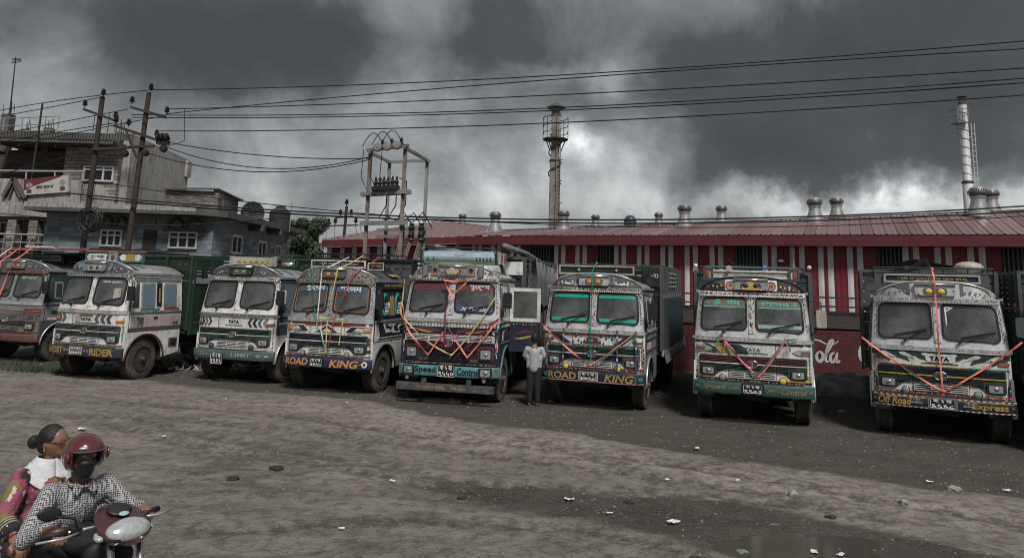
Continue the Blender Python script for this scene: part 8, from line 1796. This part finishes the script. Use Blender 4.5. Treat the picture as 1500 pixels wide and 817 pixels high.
for a in [(921, 736, .075, 'dark dung clod on the mud in the centre foreground'), (1217, 756, .08, 'dark dung clod on the lane above the puddle'), (341, 703, .12, 'flat dark clod on the dirt right of the riders'), (405, 688, .13, 'dark clods and dirt in the left middle of the lot'), (676, 730, .08, 'flat dark clod left of the centre foreground')]: lump(*a, clod, 'dirt_clod', 'clod', .4)
# tarpaulin heap under the lettering
tp2 = M('charcoal tarpaulin', (.15, .155, .16), .5, dirt=.35, dcol=(.22, .21, .195), scale=3, bump=.5, fine=8); p = gp(1232, 575); b = MB(); rs = np.random.RandomState(5); nA_ = 40
for j in range(nA_+1):
    for i in range(nA_+1):
        u, v_ = i/nA_*2-1, j/nA_*2-1; r2 = u*u+v_*v_; base_ = max(0, 1-r2)**.6; x, y = u*1.7, v_*.8
        fold = abs(math.sin(x*4.1+3*math.sin(y*2.2)))*.5+abs(math.sin(y*5.3+2.1*math.sin(x*1.9)+1))*.4+vnoise(np.array(x), np.array(y), 2.5, 77)*.6
        b.v.append((x+.05*math.sin(y*9), y+.05*math.sin(x*11), float(base_*(.10+.38*fold))-.02))
b.f += [(j*(nA_+1)+i, j*(nA_+1)+i+1, (j+1)*(nA_+1)+i+1, (j+1)*(nA_+1)+i) for j in range(nA_) for i in range(nA_)]
o = b.build('tarpaulin_heap', tp2, None, True); o.location = (p.x, p.y, .0); o.rotation_euler = (0, 0, wang); tag(o, 'heap of crumpled charcoal tarpaulin lying against the red wall', 'tarpaulin')
# loose stones and grit over the whole lot
rs = np.random.RandomState(11); b = MB(); cube = [(-1, -1, -.6), (1, -1, -.6), (1, 1, -.6), (-1, 1, -.6), (-.6, -.7, .6), (.7, -.6, .5), (.6, .7, .6), (-.7, .6, .5)]; cf_ = [(4, 5, 6, 7), (0, 1, 5, 4), (1, 2, 6, 5), (2, 3, 7, 6), (3, 0, 4, 7)]
for k in range(14000):
    yy = 4.5+16*rs.rand()**1.2; xx = rs.uniform(-.95, .95)*yy*.9+.5
    s_ = (.003+.012*rs.rand()**5)*(.6+yy/14); z_ = zg(xx, yy)+s_*.2; a = rs.rand()*6.28; C_, S_ = math.cos(a), math.sin(a)
    b.add([(xx+(p_[0]*C_-p_[1]*S_)*s_*(.7+.6*rs.rand()), yy+(p_[0]*S_+p_[1]*C_)*s_, z_+p_[2]*s_*.7) for p_ in cube], cf_)
tag(b.build('grit', M('pale grit', (.17, .16, .145), .9, dirt=.3, scale=1.3, var=.5, bump=0)), 'small stones and grit scattered over the dirt lot', kind='stuff')
# rubbish strip and grass under the left trucks
b = MB(); m_gr = M('dull grass', (.045, .058, .03), .8, dirt=.4, dcol=(.05, .045, .03), var=.4, bump=0)
for k in range(1400):
    c_ = [(-13.2, 19.6, 2.2, .9), (-9.0, 20.8, 3.5, 1.0), (-11.8, 18.6, .9, .4)][k % 3]; x, y = c_[0]+rs.randn()*c_[2]*.5, c_[1]+rs.randn()*c_[3]*.5; h_ = .05+.13*rs.rand(); a = rs.rand()*6.28; dx, dy = .012*math.cos(a), .012*math.sin(a); lx, ly = rs.randn(2)*.05; z0 = 0
    b.add([(x-dx, y-dy, z0), (x+dx, y+dy, z0), (x+lx, y+ly, z0+h_)], [(0, 1, 2)])
tag(b.build('grass', m_gr), 'thin dull grass growing under and behind the left trucks', kind='stuff')
b = MB()
for k in range(260):
    x, y = -8.6+rs.randn()*1.1, 20.2+rs.randn()*.35; s_ = .04+.07*rs.rand(); q = [Vector((x, y, .03))+Vector(rs.randn(3))*s_ for _ in range(4)]
    for v_ in q: v_.z = abs(v_.z)
    b.add(q, [(0, 1, 2, 3)])
tag(b.build('rubbish', M('pale rubbish', (.42, .41, .40), .8, dirt=.4, scale=4, var=.4)), 'strip of pale rubbish lying behind the GHOST RIDER truck', kind='stuff')
for o in list(bpy.data.objects):       # a solid must not be left without any data users
    if o.type == 'MESH' and len(o.data.vertices) == 0: bpy.data.objects.remove(o)
bpy.context.view_layer.update()
